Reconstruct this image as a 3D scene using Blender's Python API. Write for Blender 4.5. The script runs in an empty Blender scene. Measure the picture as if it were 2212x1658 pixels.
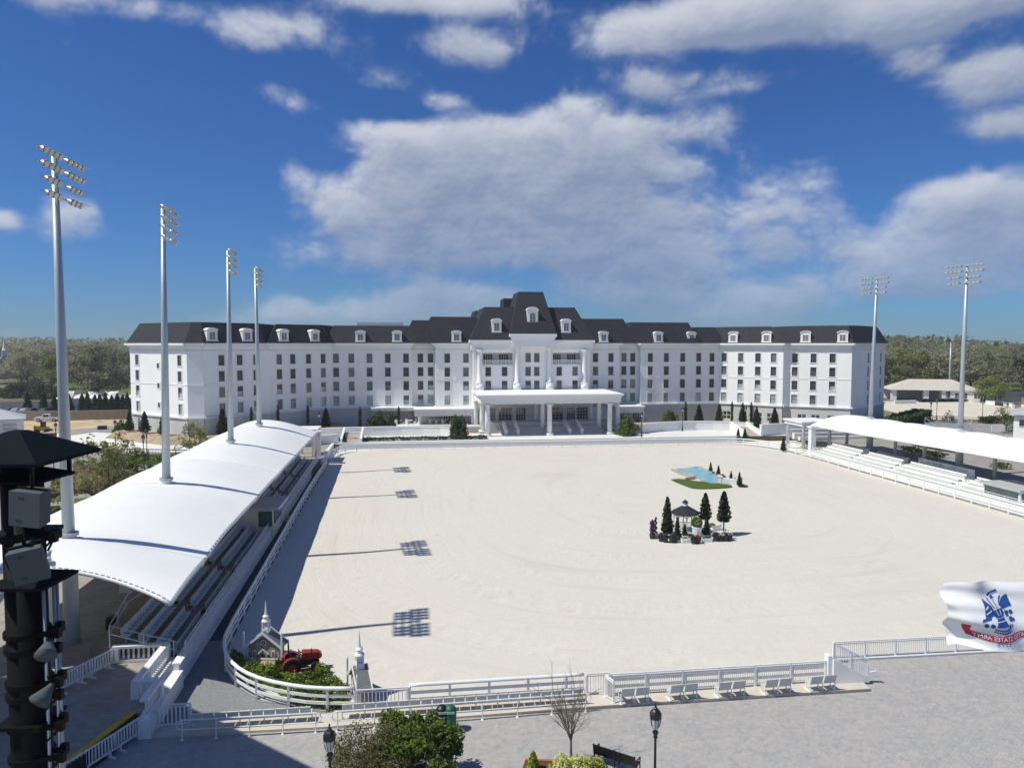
import bpy, bmesh, math, random
from mathutils import Vector, Matrix
random.seed(7)
R = math.radians
SC = bpy.context.scene
COL = SC.collection
PI = math.pi
# ------------------------------------------------------------------ camera
CAM_H, FPX, YAW = 20.0, 1555.0, R(8.0)
PITCH = math.atan((829 - 742) / FPX)
cam_data = bpy.data.cameras.new('camera')
cam_data.sensor_width = 36.0
cam_data.lens = 36.0 * FPX / 2212.0
cam_data.clip_start = 0.5
cam_data.clip_end = 9000.0
cam = bpy.data.objects.new('camera', cam_data)
COL.objects.link(cam)
cam.location = (0, 0, CAM_H)
cam.rotation_euler = (PI / 2 - PITCH, 0, -YAW)
SC.camera = cam
# ------------------------------------------------------------------ sun and exposure
SUN_EL, SUN_AZ = R(55.0), (0.992, 0.127)
sd = Vector((SUN_AZ[0] * math.cos(SUN_EL), SUN_AZ[1] * math.cos(SUN_EL), -math.sin(SUN_EL)))
sl = bpy.data.lights.new('sun', 'SUN')
sl.energy = 4.7
sl.angle = R(0.5)
sl.color = (1.0, 0.975, 0.87)
sun = bpy.data.objects.new('sun', sl)
COL.objects.link(sun)
sun.rotation_euler = sd.to_track_quat('-Z', 'Y').to_euler()
sun.location = (-60, 0, 90)
SC.view_settings.view_transform = 'Standard'
SC.view_settings.look = 'None'
SC.view_settings.exposure = 0.0
SC.view_settings.gamma = 1.0
SC.view_settings.use_curve_mapping = False
SC.render.engine = 'CYCLES'
SC.cycles.max_bounces = 6
SC.cycles.diffuse_bounces = 3
SC.cycles.glossy_bounces = 2
SC.cycles.transmission_bounces = 3
SC.cycles.transparent_max_bounces = 6
SC.cycles.use_denoising = True

# pixel helpers: photograph measured at 2212 px wide -> points on real planes
_f = Vector((math.sin(YAW) * math.cos(PITCH), math.cos(YAW) * math.cos(PITCH), -math.sin(PITCH)))
_r = Vector((math.cos(YAW), -math.sin(YAW), 0))
_u = _r.cross(_f)
_o = Vector((0, 0, CAM_H))
def ray(x, y): return _f + _r * ((x - 1106) / FPX) + _u * ((829 - y) / FPX)
def G(x, y, z=0.0):
    d = ray(x, y); return _o + d * ((z - CAM_H) / d.z)
def AY(x, y, yy):
    d = ray(x, y); return _o + d * (yy / d.y)
def AX(x, y, xx):
    d = ray(x, y); return _o + d * (xx / d.x)
def AZ(x, y, dist):
    return _o + ray(x, y) * dist
def C2W(xc, zc):      # camera-frame ground coordinates -> world
    return (xc * math.cos(YAW) + zc * math.sin(YAW), -xc * math.sin(YAW) + zc * math.cos(YAW))

# ------------------------------------------------------------------ world: sky with clouds
W = bpy.data.worlds.new('World')
SC.world = W
W.use_nodes = True
wn, wl = W.node_tree.nodes, W.node_tree.links
wn.clear()
SKY_STR = 0.075
def M(op, a, b=None, c=None, nt=None, clamp=False):
    n = (nt or W.node_tree).nodes.new('ShaderNodeMath'); n.operation = op; n.use_clamp = clamp
    for i, v in enumerate((a, b, c)):
        if v is None: continue
        if isinstance(v, (int, float)): n.inputs[i].default_value = v
        else: (nt or W.node_tree).links.new(v, n.inputs[i])
    return n.outputs[0]
def px_dir(x, y):
    d = ray(x, y).normalized()
    return math.atan2(d.x, d.y), math.asin(d.z)
# clouds: a cover and a lighting map over azimuth and elevation, computed here from noise
import numpy as np
CW, CH = 4608, 1024                     # azimuth x elevation (0..90 degrees)
BLOBS = [  # banks seen over the hotel: x, y, half width, height above centre, height below, weight
    (960, 300, 290, 52, 48, 1.0), (1290, 330, 260, 78, 60, 1.0), (1120, 400, 320, 80, 60, 1.0), (1500, 370, 110, 50, 30, .75), (1250, 235, 60, 26, 30, .5),
    (1180, 470, 470, 60, 60, .95), (790, 460, 130, 60, 40, .8), (1500, 510, 330, 110, 70, .95), (1650, 440, 120, 80, 60, .75), (1180, 545, 560, 40, 40, .7),
    (2090, 430, 250, 62, 60, 1.05), (1900, 510, 260, 70, 60, .85), (2230, 540, 240, 80, 70, .85), (1820, 600, 480, 50, 50, .68), (2120, 620, 150, 30, 30, .62), (1480, 600, 420, 40, 50, .5),
    (330, 20, 460, 60, 62, .95), (590, 75, 130, 60, 48, .85), (880, 0, 260, 40, 34, 1.0), (990, 95, 110, 50, 42, .72), (120, 70, 110, 50, 45, .55), (150, 110, 50, 30, 30, .5),
    (1590, 30, 270, 70, 60, 1.0), (1380, 75, 110, 50, 40, .55), (1990, 15, 290, 50, 50, .9), (2170, 165, 140, 60, 50, .85), (2200, 265, 110, 40, 40, .75), (1980, 130, 60, 30, 30, .4),
    (190, 475, 105, 62, 60, .95), (0, 470, 45, 25, 25, .8), (600, 205, 100, 50, 42, .7), (840, 180, 100, 48, 36, .6), (700, 230, 60, 16, 16, .3), (1390, 185, 60, 40, 35, .45), (1600, 180, 90, 30, 25, .42), (950, 220, 60, 20, 20, .5),
    (790, 690, 330, 48, 60, .8), (985, 650, 95, 48, 80, .92), (1545, 690, 150, 40, 60, .85), (650, 390, 80, 40, 35, .55), (1750, 380, 100, 60, 50, .5), (1590, 650, 260, 30, 30, .45), (1250, 640, 260, 30, 30, .35)]
def _grid_noise(rng, gx, gy):
    return rng.random((gy + 2, gx)).astype(np.float32)
def _samp(g, u, v):
    """smooth value noise; u wraps round the whole turn"""
    gy, gx = g.shape; x0 = np.floor(u).astype(np.int32); y0 = np.floor(v).astype(np.int32); fx = u - x0; fy = v - y0
    fx = fx * fx * (3 - 2 * fx); fy = fy * fy * (3 - 2 * fy); x1 = (x0 + 1) % gx; x0 = x0 % gx; y0 = np.clip(y0, 0, gy - 1); y1 = np.clip(y0 + 1, 0, gy - 1)
    a = g[y0, x0]; b = g[y0, x1]; c = g[y1, x0]; d = g[y1, x1]
    return a + (b - a) * fx + (c - a) * fy + (a - b - c + d) * fx * fy
def cloud_map(px_dir):
    rng = np.random.default_rng(17)
    az = ((np.arange(CW) + .5) / CW * 2 - 1) * np.pi; el = (np.arange(CH) + .5) / CH * (np.pi / 2)
    AZ_, EL_ = np.meshgrid(az.astype(np.float32), el.astype(np.float32))
    U = (AZ_ / (2 * np.pi) + .5); V = EL_ / (np.pi / 2)
    def octv(f, oct_, rough, billow=False, wu=0, wv=0, aspect=1.0):
        s = 0; a = 1.0; t = 0
        for k in range(oct_):
            gx = int(f * 2 ** k); gy = max(2, int(gx / 4 * aspect)); n = _samp(_grid_noise(rng, gx, gy), U * gx + wu * gx, V * gy + wv * gy)
            s = s + a * (np.abs(2 * n - 1) if billow else n); t += a; a *= rough
        return s / t
    wu = (octv(48, 3, .5) - .5) * .010; wv = (octv(48, 3, .5) - .5) * .022
    fbm = octv(26, 7, .56, False, wu, wv, 1.5)
    puff = octv(40, 6, .6, True, wu, wv, 1.35)
    tot = np.zeros_like(AZ_)
    for bx, by, rx, up, dn, wt in BLOBS:
        a0, e0 = px_dir(bx, by); a1 = px_dir(bx + rx, by)[0]; eu = px_dir(bx, by - up)[1] - e0; ed = e0 - px_dir(bx, by + dn)[1]
        u = (AZ_ - a0) / abs(a1 - a0); v = EL_ - e0; v = np.where(v > 0, v / eu, v / ed); q = np.exp(-.8 * (np.abs(u) ** 2.2 + np.abs(v) ** 2.4)) * wt
        tot = tot + q - tot * q
    # the same broken cloud goes on outside the picture
    out = np.clip(1.7 - 3.0 * np.cos(AZ_ - .14), 0, 1); out = np.maximum(out, np.clip(EL_ * 5 - 2.9, 0, 1)); out = out * np.clip((1.25 - EL_) * 2, 0, 1)
    tot = np.maximum(tot, np.clip((octv(14, 3, .5) - .47) * 4.2, 0, .95) * out)
    D = tot * 1.12 + (fbm - .5) * 1.9 + (puff - .36) * .85 - .53
    sh = int(CH / 90)
    tau = np.zeros_like(D); blur = np.clip(D, 0, .8)
    for k, w in ((.25, .5), (.6, .8), (1.1, 1.1), (1.9, 1.5), (3.0, 1.9), (4.4, 2.2)):
        s = int(round(k * sh)); r = np.roll(np.roll(blur, -s, 0), int(s * .35), 1); r[-s:] = 0; tau += r * w
    light = np.exp(-tau * .42)
    s1, s2 = int(.35 * sh), int(1.0 * sh)
    rel = (D - np.roll(np.roll(D, -s1, 0), s1 // 3, 1)) * 1.1 + (D - np.roll(np.roll(D, -s2, 0), s2 // 3, 1)) * .55
    light = np.clip(light * .9 + np.clip(rel, -.4, .5) * .75 + .06, 0, 1)
    a = np.clip((D + .07) / .58, 0, 1); a = a * a * (3 - 2 * a)
    a *= np.clip((EL_ - .012) * 40, 0, 1) * .93 * np.clip(.6 + np.clip(D, 0, 1) * 1.4, 0, 1) * np.clip(.45 + EL_ * 2.8, 0, 1)
    return a.astype(np.float32), light.astype(np.float32)

def cloud_image():
    a, l = cloud_map(px_dir)
    px = np.zeros((CH, CW, 4), np.float32); px[..., 0] = a; px[..., 1] = l; px[..., 3] = 1
    im = bpy.data.images.new('cloud_cover', CW, CH, alpha=False, float_buffer=False); im.colorspace_settings.name = 'Non-Color'
    im.pixels.foreach_set(px.ravel()); im.update(); im.pack(); return im
tc = wn.new('ShaderNodeTexCoord')
nrm = wn.new('ShaderNodeVectorMath'); nrm.operation = 'NORMALIZE'
wl.new(tc.outputs['Generated'], nrm.inputs[0])
sep = wn.new('ShaderNodeSeparateXYZ'); wl.new(nrm.outputs[0], sep.inputs[0])
cu = M('MULTIPLY_ADD', M('ARCTAN2', sep.outputs[0], sep.outputs[1]), 1 / (2 * PI), .5)
cv = M('MAXIMUM', M('MULTIPLY', M('ARCSINE', sep.outputs[2]), 2 / PI), .0006)
cc_ = wn.new('ShaderNodeCombineXYZ'); wl.new(cu, cc_.inputs[0]); wl.new(cv, cc_.inputs[1])
ci = wn.new('ShaderNodeTexImage'); ci.image = cloud_image(); ci.interpolation = 'Cubic'; wl.new(cc_.outputs[0], ci.inputs['Vector'])
cs = wn.new('ShaderNodeSeparateColor'); wl.new(ci.outputs['Color'], cs.inputs[0])
alpha, lit = cs.outputs[0], cs.outputs[1]
sky = wn.new('ShaderNodeTexSky')
sky.sky_type = 'NISHITA'
sky.sun_disc = False
sky.sun_elevation = SUN_EL
sky.sun_rotation = R(262.7)
sky.altitude = 50; sky.air_density = 1.0; sky.dust_density = .25; sky.ozone_density = 1.2
hs = wn.new('ShaderNodeMix'); hs.data_type = 'RGBA'; hs.blend_type = 'MULTIPLY'; hs.inputs[0].default_value = 1.0
hs.inputs[7].default_value = (.33, .635, 1.16, 1)       # deep polarised blue of the photograph
wl.new(sky.outputs[0], hs.inputs[6])
ccol = wn.new('ShaderNodeMix'); ccol.data_type = 'RGBA'
ccol.inputs[6].default_value = (3.4, 4.2, 6.1, 1)      # shaded cloud base
ccol.inputs[7].default_value = (8.2, 8.7, 9.8, 1)      # sunlit tops
wl.new(lit, ccol.inputs[0])
mx = wn.new('ShaderNodeMix'); mx.data_type = 'RGBA'
wl.new(alpha, mx.inputs[0])
wl.new(hs.outputs[2], mx.inputs[6]); wl.new(ccol.outputs[2], mx.inputs[7])
bg = wn.new('ShaderNodeBackground'); bg.inputs['Strength'].default_value = SKY_STR
wl.new(mx.outputs[2], bg.inputs['Color'])
wo = wn.new('ShaderNodeOutputWorld'); wl.new(bg.outputs[0], wo.inputs['Surface'])
# ------------------------------------------------------------------ mesh helpers
class MB:
    def __init__(s): s.v = []; s.f = []; s.m = []; s.cur = 0
    def face(s, pts):
        i = len(s.v); s.v += [tuple(p) for p in pts]; s.f.append(tuple(range(i, i + len(pts)))); s.m.append(s.cur); return s
    def add(s, vs, fs):
        i = len(s.v); s.v += [tuple(p) for p in vs]
        for f in fs: s.f.append(tuple(i + k for k in f)); s.m.append(s.cur)
        return s
    def box(s, c, d, rz=0.0, taper=1.0):
        x, y, z = d[0] / 2, d[1] / 2, d[2] / 2; ca, sa = math.cos(rz), math.sin(rz); vs = []
        for k, t in ((-z, 1.0), (z, taper)):
            for a, b in ((-x, -y), (x, -y), (x, y), (-x, y)):
                a *= t; b *= t
                vs.append((c[0] + a * ca - b * sa, c[1] + a * sa + b * ca, c[2] + k))
        return s.add(vs, [(3, 2, 1, 0), (4, 5, 6, 7), (0, 1, 5, 4), (1, 2, 6, 5), (2, 3, 7, 6), (3, 0, 4, 7)])
    def bx(s, x0, x1, y0, y1, z0, z1): return s.box(((x0 + x1) / 2, (y0 + y1) / 2, (z0 + z1) / 2), (x1 - x0, y1 - y0, z1 - z0))
    def beam(s, p, q, w, h=None, up=(0, 0, 1)):
        h = h or w; p = Vector(p); q = Vector(q); d = (q - p)
        if d.length < 1e-6: return s
        d.normalize(); u = Vector(up)
        if abs(d.dot(u)) > .98: u = Vector((0, 1, 0))
        a = d.cross(u).normalized() * (w / 2); b = a.cross(d).normalized() * (h / 2); vs = []
        for o in (p, q):
            for i, j in ((-1, -1), (1, -1), (1, 1), (-1, 1)): vs.append(o + a * i + b * j)
        return s.add(vs, [(3, 2, 1, 0), (4, 5, 6, 7), (0, 1, 5, 4), (1, 2, 6, 5), (2, 3, 7, 6), (3, 0, 4, 7)])
    def tube(s, pts, r, n=8, caps=True):
        pts = [Vector(p) for p in pts]; k = len(pts); rs = r if isinstance(r, (list, tuple)) else [r] * k
        base = len(s.v); pa = None
        for i, p in enumerate(pts):
            d = (pts[min(i + 1, k - 1)] - pts[max(i - 1, 0)])
            if d.length < 1e-9: d = Vector((0, 0, 1))
            d.normalize()
            if pa is None:
                u = Vector((0, 0, 1)) if abs(d.z) < .9 else Vector((1, 0, 0)); a = d.cross(u).normalized()
            else:
                a = pa - d * pa.dot(d)
                a = a.normalized() if a.length > 1e-6 else d.cross(Vector((1, 0, 0))).normalized()
            pa = a; b = d.cross(a)
            for j in range(n):
                t = 2 * PI * j / n; s.v.append(tuple(p + (a * math.cos(t) + b * math.sin(t)) * rs[i]))
        for i in range(k - 1):
            for j in range(n):
                s.f.append((base + i * n + j, base + i * n + (j + 1) % n, base + (i + 1) * n + (j + 1) % n, base + (i + 1) * n + j)); s.m.append(s.cur)
        if caps:
            s.f.append(tuple(base + j for j in reversed(range(n)))); s.m.append(s.cur)
            s.f.append(tuple(base + (k - 1) * n + j for j in range(n))); s.m.append(s.cur)
        return s
    def lathe(s, prof, n=12, c=(0, 0, 0), sq=False):
        base = len(s.v)
        for r, z in prof:
            for j in range(n):
                t = 2 * PI * (j + (.5 if sq else 0)) / n; s.v.append((c[0] + r * math.cos(t), c[1] + r * math.sin(t), c[2] + z))
        for i in range(len(prof) - 1):
            for j in range(n):
                s.f.append((base + i * n + j, base + i * n + (j + 1) % n, base + (i + 1) * n + (j + 1) % n, base + (i + 1) * n + j)); s.m.append(s.cur)
        s.f.append(tuple(base + j for j in reversed(range(n)))); s.m.append(s.cur)
        s.f.append(tuple(base + (len(prof) - 1) * n + j for j in range(n))); s.m.append(s.cur)
        return s
    def prism(s, poly, z0, z1):
        n = len(poly); vs = [(p[0], p[1], z0) for p in poly] + [(p[0], p[1], z1) for p in poly]
        fs = [tuple(reversed(range(n))), tuple(range(n, 2 * n))] + [(i, (i + 1) % n, n + (i + 1) % n, n + i) for i in range(n)]
        return s.add(vs, fs)
    def loft(s, A, B, cap=True):
        n = len(A); s.add(list(A) + list(B), [(i, (i + 1) % n, n + (i + 1) % n, n + i) for i in range(n)] + ([tuple(range(n, 2 * n)), tuple(reversed(range(n)))] if cap else []))
        return s
    def mesh(s, name, mats, smooth=False, off=None):
        me = bpy.data.meshes.new(name)
        vs = s.v if off is None else [(a - off[0], b - off[1], c - off[2]) for a, b, c in s.v]
        me.from_pydata(vs, [], s.f); me.update()
        for m in (mats if isinstance(mats, (list, tuple)) else [mats]): me.materials.append(m)
        if any(s.m): me.polygons.foreach_set('material_index', s.m)
        if smooth: me.polygons.foreach_set('use_smooth', [True] * len(me.polygons))
        return me
def wloc(o):
    p = Vector((0, 0, 0))
    while o is not None: p = p + o.location; o = o.parent
    return p
def link(name, me, parent=None, loc=(0, 0, 0), rz=0.0):
    o = bpy.data.objects.new(name, me); COL.objects.link(o); o.parent = parent
    o.location = loc; o.rotation_euler = (0, 0, rz); return o
def part(name, mb, mats, parent=None, smooth=False, world=True, kind=None, label=None):
    """one mesh object; vertices of mb are in world coordinates unless world=False"""
    off = wloc(parent) if (world and parent is not None) else None
    o = link(name, mb.mesh(name, mats, smooth, off), parent)
    if kind: o['kind'] = kind
    if label: o['label'] = label
    return o
def tag(o, label, cat, group=None):
    o['label'] = label; o['category'] = cat
    if group: o['group'] = group
    return o
def thing(name, label, cat, loc=(0, 0, 0), rz=0.0, group=None):
    return tag(link(name, None, None, loc, rz), label, cat, group)
def struct(name, mb, mats, smooth=False, kind='structure'):
    o = part(name, mb, mats, None, smooth); o['kind'] = kind; return o
def dup(o, parent=None, loc=None, rz=None, label=None, group=None):
    c = o.copy(); COL.objects.link(c); c.parent = parent
    for ch in list(o.children): dup(ch, c)
    if loc is not None: c.location = loc
    if rz is not None: c.rotation_euler = (0, 0, rz)
    if label: c['label'] = label
    if group: c['group'] = group
    return c
ORD = ['first', 'second', 'third', 'fourth', 'fifth', 'sixth', 'seventh', 'eighth', 'ninth', 'tenth', 'eleventh', 'twelfth', 'thirteenth', 'fourteenth', 'fifteenth', 'sixteenth', 'seventeenth', 'eighteenth', 'nineteenth', 'twentieth']

# ------------------------------------------------------------------ materials
def new_mat(name, rough=.6, spec=.3, metal=0.0):
    m = bpy.data.materials.new(name); m.use_nodes = True
    b = m.node_tree.nodes['Principled BSDF']
    b.inputs['Roughness'].default_value = rough; b.inputs['Specular IOR Level'].default_value = spec; b.inputs['Metallic'].default_value = metal
    return m, m.node_tree, b
def _n(nt, typ, **kw):
    n = nt.nodes.new(typ)
    for k, v in kw.items():
        if k in n.inputs: n.inputs[k].default_value = v
        else: setattr(n, k, v)
    return n
def ramp(nt, fac, stops):
    r = nt.nodes.new('ShaderNodeValToRGB'); e = r.color_ramp.elements
    while len(e) < len(stops): e.new(.5)
    for i, (p, c) in enumerate(stops): e[i].position = p; e[i].color = (*c, 1) if len(c) == 3 else c
    nt.links.new(fac, r.inputs['Fac']); return r.outputs['Color']
def mixc(nt, fac, a, b, mode='MIX'):
    m = nt.nodes.new('ShaderNodeMix'); m.data_type = 'RGBA'; m.blend_type = mode
    for i, v in ((0, fac), (6, a), (7, b)):
        if hasattr(v, 'is_linked'): nt.links.new(v, m.inputs[i])
        elif isinstance(v, (int, float)): m.inputs[i].default_value = v
        else: m.inputs[i].default_value = (*v, 1)
    return m.outputs[2]
def coords(nt, kind='Object', scale=(1, 1, 1)):
    if kind == 'World':
        g = nt.nodes.new('ShaderNodeNewGeometry'); src = g.outputs['Position']
    else:
        t = nt.nodes.new('ShaderNodeTexCoord'); src = t.outputs[kind]
    mp = nt.nodes.new('ShaderNodeMapping'); mp.inputs['Scale'].default_value = scale
    nt.links.new(src, mp.inputs['Vector']); return mp.outputs[0]
def noisef(nt, vec, scale, detail=4, rough=.55, dist=0.0):
    n = _n(nt, 'ShaderNodeTexNoise', Scale=scale, Detail=detail, Roughness=rough, Distortion=dist)
    nt.links.new(vec, n.inputs['Vector']); return n.outputs['Fac']
def bump(nt, b, h, strength=.3, dist=.05):
    n = _n(nt, 'ShaderNodeBump', Strength=strength, Distance=dist)
    nt.links.new(h, n.inputs['Height']); nt.links.new(n.outputs[0], b.inputs['Normal'])
def scl(c, k): return tuple(min(1, x * k) for x in c)
def simple(name, c, rough=.6, spec=.3, metal=0.0, var=.12, scale=1.5, bumpk=0.0, streak=False):
    m, nt, b = new_mat(name, rough, spec, metal)
    v = coords(nt, 'World', (1, 1, .25) if streak else (1, 1, 1))
    n = noisef(nt, v, scale, 6, .6)
    nt.links.new(ramp(nt, n, [(.3, scl(c, 1 - var)), (.7, scl(c, 1 + var * .6))]), b.inputs['Base Color'])
    if bumpk: bump(nt, b, noisef(nt, v, scale * 12, 4), bumpk, .03)
    return m
MT = {}
MT['white'] = simple('white_paint', (.79, .79, .775), .45, .4, var=.05)
MT['rail'] = simple('white_rail_paint', (.81, .81, .795), .4, .4, var=.04)
MT['stucco'] = simple('white_stucco', (.87, .87, .85), .8, .2, var=.05, scale=.25, streak=True)
MT['stucco_grey'] = simple('grey_stucco', (.57, .57, .56), .85, .2, var=.07, scale=.3, streak=True)
MT['trim'] = simple('white_trim', (.80, .80, .79), .6, .3, var=.03)
MT['membrane'] = simple('white_membrane', (.85, .85, .835), .55, .25, var=.04, scale=.35)
MT['steel'] = simple('galvanised_steel', (.42, .47, .50), .45, .5, .35, var=.12, scale=.8, streak=True)
MT['alu'] = simple('grey_aluminium', (.5, .53, .55), .4, .5, .4, var=.1)
MT['lampglass'] = simple('lamp_glass', (.62, .64, .62), .15, .6, var=.05)
MT['dark'] = simple('shade_darkened_bronze', (.005, .0048, .0045), .6, .12, .0, var=.25)  # tower bronze, made darker still to carry the shade it stands in
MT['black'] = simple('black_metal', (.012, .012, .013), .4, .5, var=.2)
MT['speaker'] = simple('grey_speaker_paint', (.085, .105, .118), .75, .05, var=.08)
MT['slate'] = simple('dark_slate_metal', (.035, .041, .05), .6, .3, .0, var=.15)
MT['towerroof'] = simple('shade_darkened_roof', (.006, .009, .013), .7, .04, var=.2)  # tower roof colour lowered to stand in for shade
MT['concrete'] = simple('pale_concrete', (.56, .51, .44), .85, .2, var=.12, scale=.7, bumpk=.2)
MT['tan_conc'] = simple('tan_step_concrete', (.30, .25, .18), .85, .2, var=.15, scale=.8)
MT['asphalt'] = simple('asphalt', (.055, .058, .062), .9, .2, var=.25, scale=.5, bumpk=.3)
MT['grit'] = simple('grey_grit', (.24, .25, .25), .95, .1, var=.22, scale=6, bumpk=.5)
MT['road'] = simple('pale_road', (.27, .265, .255), .9, .2, var=.15, scale=.15)
MT['whiteroad'] = simple('white_concrete_road', (.68, .67, .64), .9, .2, var=.08, scale=.12)
MT['dirt'] = simple('sandy_dirt', (.50, .39, .25), .95, .1, var=.25, scale=.12, bumpk=.3)
MT['soil'] = simple('brown_soil', (.10, .07, .045), .95, .1, var=.3, scale=1.5)
MT['mulch'] = simple('tan_mulch', (.37, .295, .20), .95, .1, var=.3, scale=.8)
MT['wood'] = simple('weathered_wood', (.42, .38, .31), .8, .2, var=.25, scale=4)
MT['fencewood'] = simple('brown_fence_wood', (.10, .065, .045), .8, .2, var=.25)
MT['red'] = simple('red_paint', (.30, .026, .010), .45, .5, var=.15)
MT['orange'] = simple('orange_reflector', (.75, .06, .01), .4, .5, var=.05)
MT['tyre'] = simple('black_rubber', (.018, .017, .016), .9, .2, var=.3)
MT['green_bin'] = simple('green_bin_paint', (.012, .12, .065), .5, .4, var=.15)
MT['yellow'] = simple('yellow_paint', (.60, .38, .03), .6, .3, var=.2, scale=3)
MT['bark'] = simple('grey_bark', (.12, .10, .085), .95, .1, var=.3, scale=3)
MT['stem'] = simple('pale_bark', (.20, .17, .13), .95, .1, var=.3, scale=4)
MT['terracotta'] = simple('terracotta', (.35, .16, .09), .8, .2, var=.15)
MT['pot_dark'] = simple('dark_pot', (.035, .045, .05), .6, .3, var=.2)
MT['roofwhite'] = simple('pale_metal_roof', (.45, .47, .48), .5, .3, .1, var=.07)
MT['roofcream'] = simple('cream_tile_roof', (.52, .48, .42), .8, .2, var=.1, scale=.7)
MT['seat'] = simple('pale_seat_plastic', (.54, .575, .585), .45, .4, var=.06)
MT['carw'] = simple('white_car_paint', (.75, .76, .77), .25, .5, var=.03)
MT['card'] = simple('dark_car_paint', (.05, .055, .06), .25, .5, var=.1)
MT['cars'] = simple('silver_car_paint', (.35, .37, .39), .25, .5, .4, var=.05)
MT['carb'] = simple('blue_car_paint', (.04, .07, .12), .25, .5, .1, var=.05)
MT['flagwhite'] = simple('white_flag_cloth', (.84, .845, .855), .8, .1, var=.02)
MT['flagblue'] = simple('blue_print', (.03, .10, .36), .8, .1, var=.25, scale=9)
MT['flagred'] = simple('red_print', (.50, .05, .08), .8, .1, var=.08, scale=5)
MT['cream'] = simple('cream_wall', (.66, .63, .55), .8, .2, var=.06)
MT['rope'] = simple('grey_mesh', (.3, .32, .33), .8, .2, var=.1)
MT['charcoal'] = simple('charcoal_shingle', (.03, .033, .042), .85, .2, var=.3, scale=3)
MT['flower_p'] = simple('purple_petals', (.13, .035, .17), .8, .1, var=.3, scale=8)
MT['flower_m'] = simple('magenta_petals', (.60, .05, .32), .8, .1, var=.3, scale=8)
MT['flower_w'] = simple('white_petals', (.75, .74, .66), .8, .1, var=.1, scale=8)
MT['flower_r'] = simple('coral_petals', (.65, .15, .1), .8, .1, var=.2, scale=8)
MT['rope_black'] = simple('dark_netting', (.03, .035, .04), .9, .1, var=.2)
MT['lamp_milk'] = simple('frosted_lantern_glass', (.55, .56, .6), .3, .5, var=.05)
def glass(name, c, rough=.04):
    m, nt, b = new_mat(name, rough, .8)
    v = coords(nt, 'World'); n = noisef(nt, v, .55, 3)
    nt.links.new(ramp(nt, n, [(.35, scl(c, .65)), (.65, scl(c, 1.3))]), b.inputs['Base Color'])
    return m
MT['sash'] = simple('grey_window_sash', (.16, .165, .17), .5, .3)
MT['glass'] = glass('dark_window_glass', (.055, .06, .065))
MT['glass_b'] = glass('curtained_window_glass', (.13, .145, .145), .15)
MT['glass_c'] = glass('pale_blind_window', (.36, .42, .41), .2)
MT['glass_car'] = glass('car_glass', (.02, .025, .03))
MT['greenglass'] = glass('green_booth_glass', (.05, .09, .085))
MT['clearscreen'] = glass('screen_glass', (.42, .48, .48), .1)
# arena sand with harrow rings that follow the rail
def sand_mat():
    m, nt, b = new_mat('arena_sand', .95, .1)
    g = nt.nodes.new('ShaderNodeNewGeometry'); s = nt.nodes.new('ShaderNodeSeparateXYZ'); nt.links.new(g.outputs['Position'], s.inputs[0])
    def q(op, a, b_=None, c=None, clamp=False): return M(op, a, b_, c, nt, clamp)
    wob = noisef(nt, g.outputs['Position'], .035, 3)
    u = q('ABSOLUTE', q('DIVIDE', q('SUBTRACT', s.outputs[0], 30.0), 42.0))
    v = q('ABSOLUTE', q('DIVIDE', q('SUBTRACT', s.outputs[1], 90.0), 53.0))
    rr = q('POWER', q('ADD', q('POWER', u, 3.4), q('POWER', v, 3.4)), 1 / 3.4)
    rr = q('ADD', rr, q('MULTIPLY', wob, .09))
    th = q('ARCTAN2', q('SUBTRACT', s.outputs[1], 90.0), q('SUBTRACT', s.outputs[0], 30.0))
    def tex(kr, kt, sc, det=4, rough=.6):
        c = nt.nodes.new('ShaderNodeCombineXYZ')
        nt.links.new(q('MULTIPLY', rr, kr), c.inputs[0]); nt.links.new(q('MULTIPLY', th, kt), c.inputs[1])
        n = _n(nt, 'ShaderNodeTexNoise', Scale=sc, Detail=det, Roughness=rough); nt.links.new(c.outputs[0], n.inputs['Vector']); return n.outputs['Fac']
    lanes = tex(30, 1.2, 1.0, 3)          # broad harrow passes
    fine = tex(170, 3.5, 1.0, 3)          # fine tooth lines
    hoof = tex(36, 60, 1.0, 3)            # cross ripples inside passes
    patch = noisef(nt, g.outputs['Position'], .06, 4)
    f = q('ADD', q('MULTIPLY', lanes, .52), q('ADD', q('MULTIPLY', fine, .22), q('MULTIPLY', patch, .22)))
    hm = q('MULTIPLY', q('MULTIPLY_ADD', lanes, 6.0, -2.75, clamp=True), q('MULTIPLY_ADD', hoof, 4.0, -1.75, clamp=True))
    col = ramp(nt, f, [(.32, (.53, .492, .425)), (.43, (.588, .552, .488)), (.52, (.61, .574, .512)), (.62, (.64, .606, .55))])
    col = mixc(nt, q('MULTIPLY', hm, .68), col, (.50, .455, .385))
    prints = q('MULTIPLY', q('MULTIPLY_ADD', noisef(nt, g.outputs['Position'], 2.6, 2, .7), 9.0, -5.2, clamp=True), q('MULTIPLY_ADD', noisef(nt, g.outputs['Position'], .11, 3), 3.0, -1.2, clamp=True))
    col = mixc(nt, q('MULTIPLY', prints, .35), col, (.50, .46, .39))
    grain = noisef(nt, g.outputs['Position'], 5.0, 3)
    col = mixc(nt, .35, col, ramp(nt, grain, [(.3, (.85, .85, .85)), (.7, (1.12, 1.12, 1.12))]), 'MULTIPLY')
    nt.links.new(col, b.inputs['Base Color'])
    h = q('ADD', q('MULTIPLY', fine, .5), q('ADD', q('MULTIPLY', hoof, .35), q('MULTIPLY', lanes, .4)))
    bump(nt, b, h, .35, .12)
    return m
MT['sand'] = sand_mat()
MT['sand_far'] = simple('tan_sand', (.60, .55, .46), .95, .1, var=.07, scale=.08)
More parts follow.
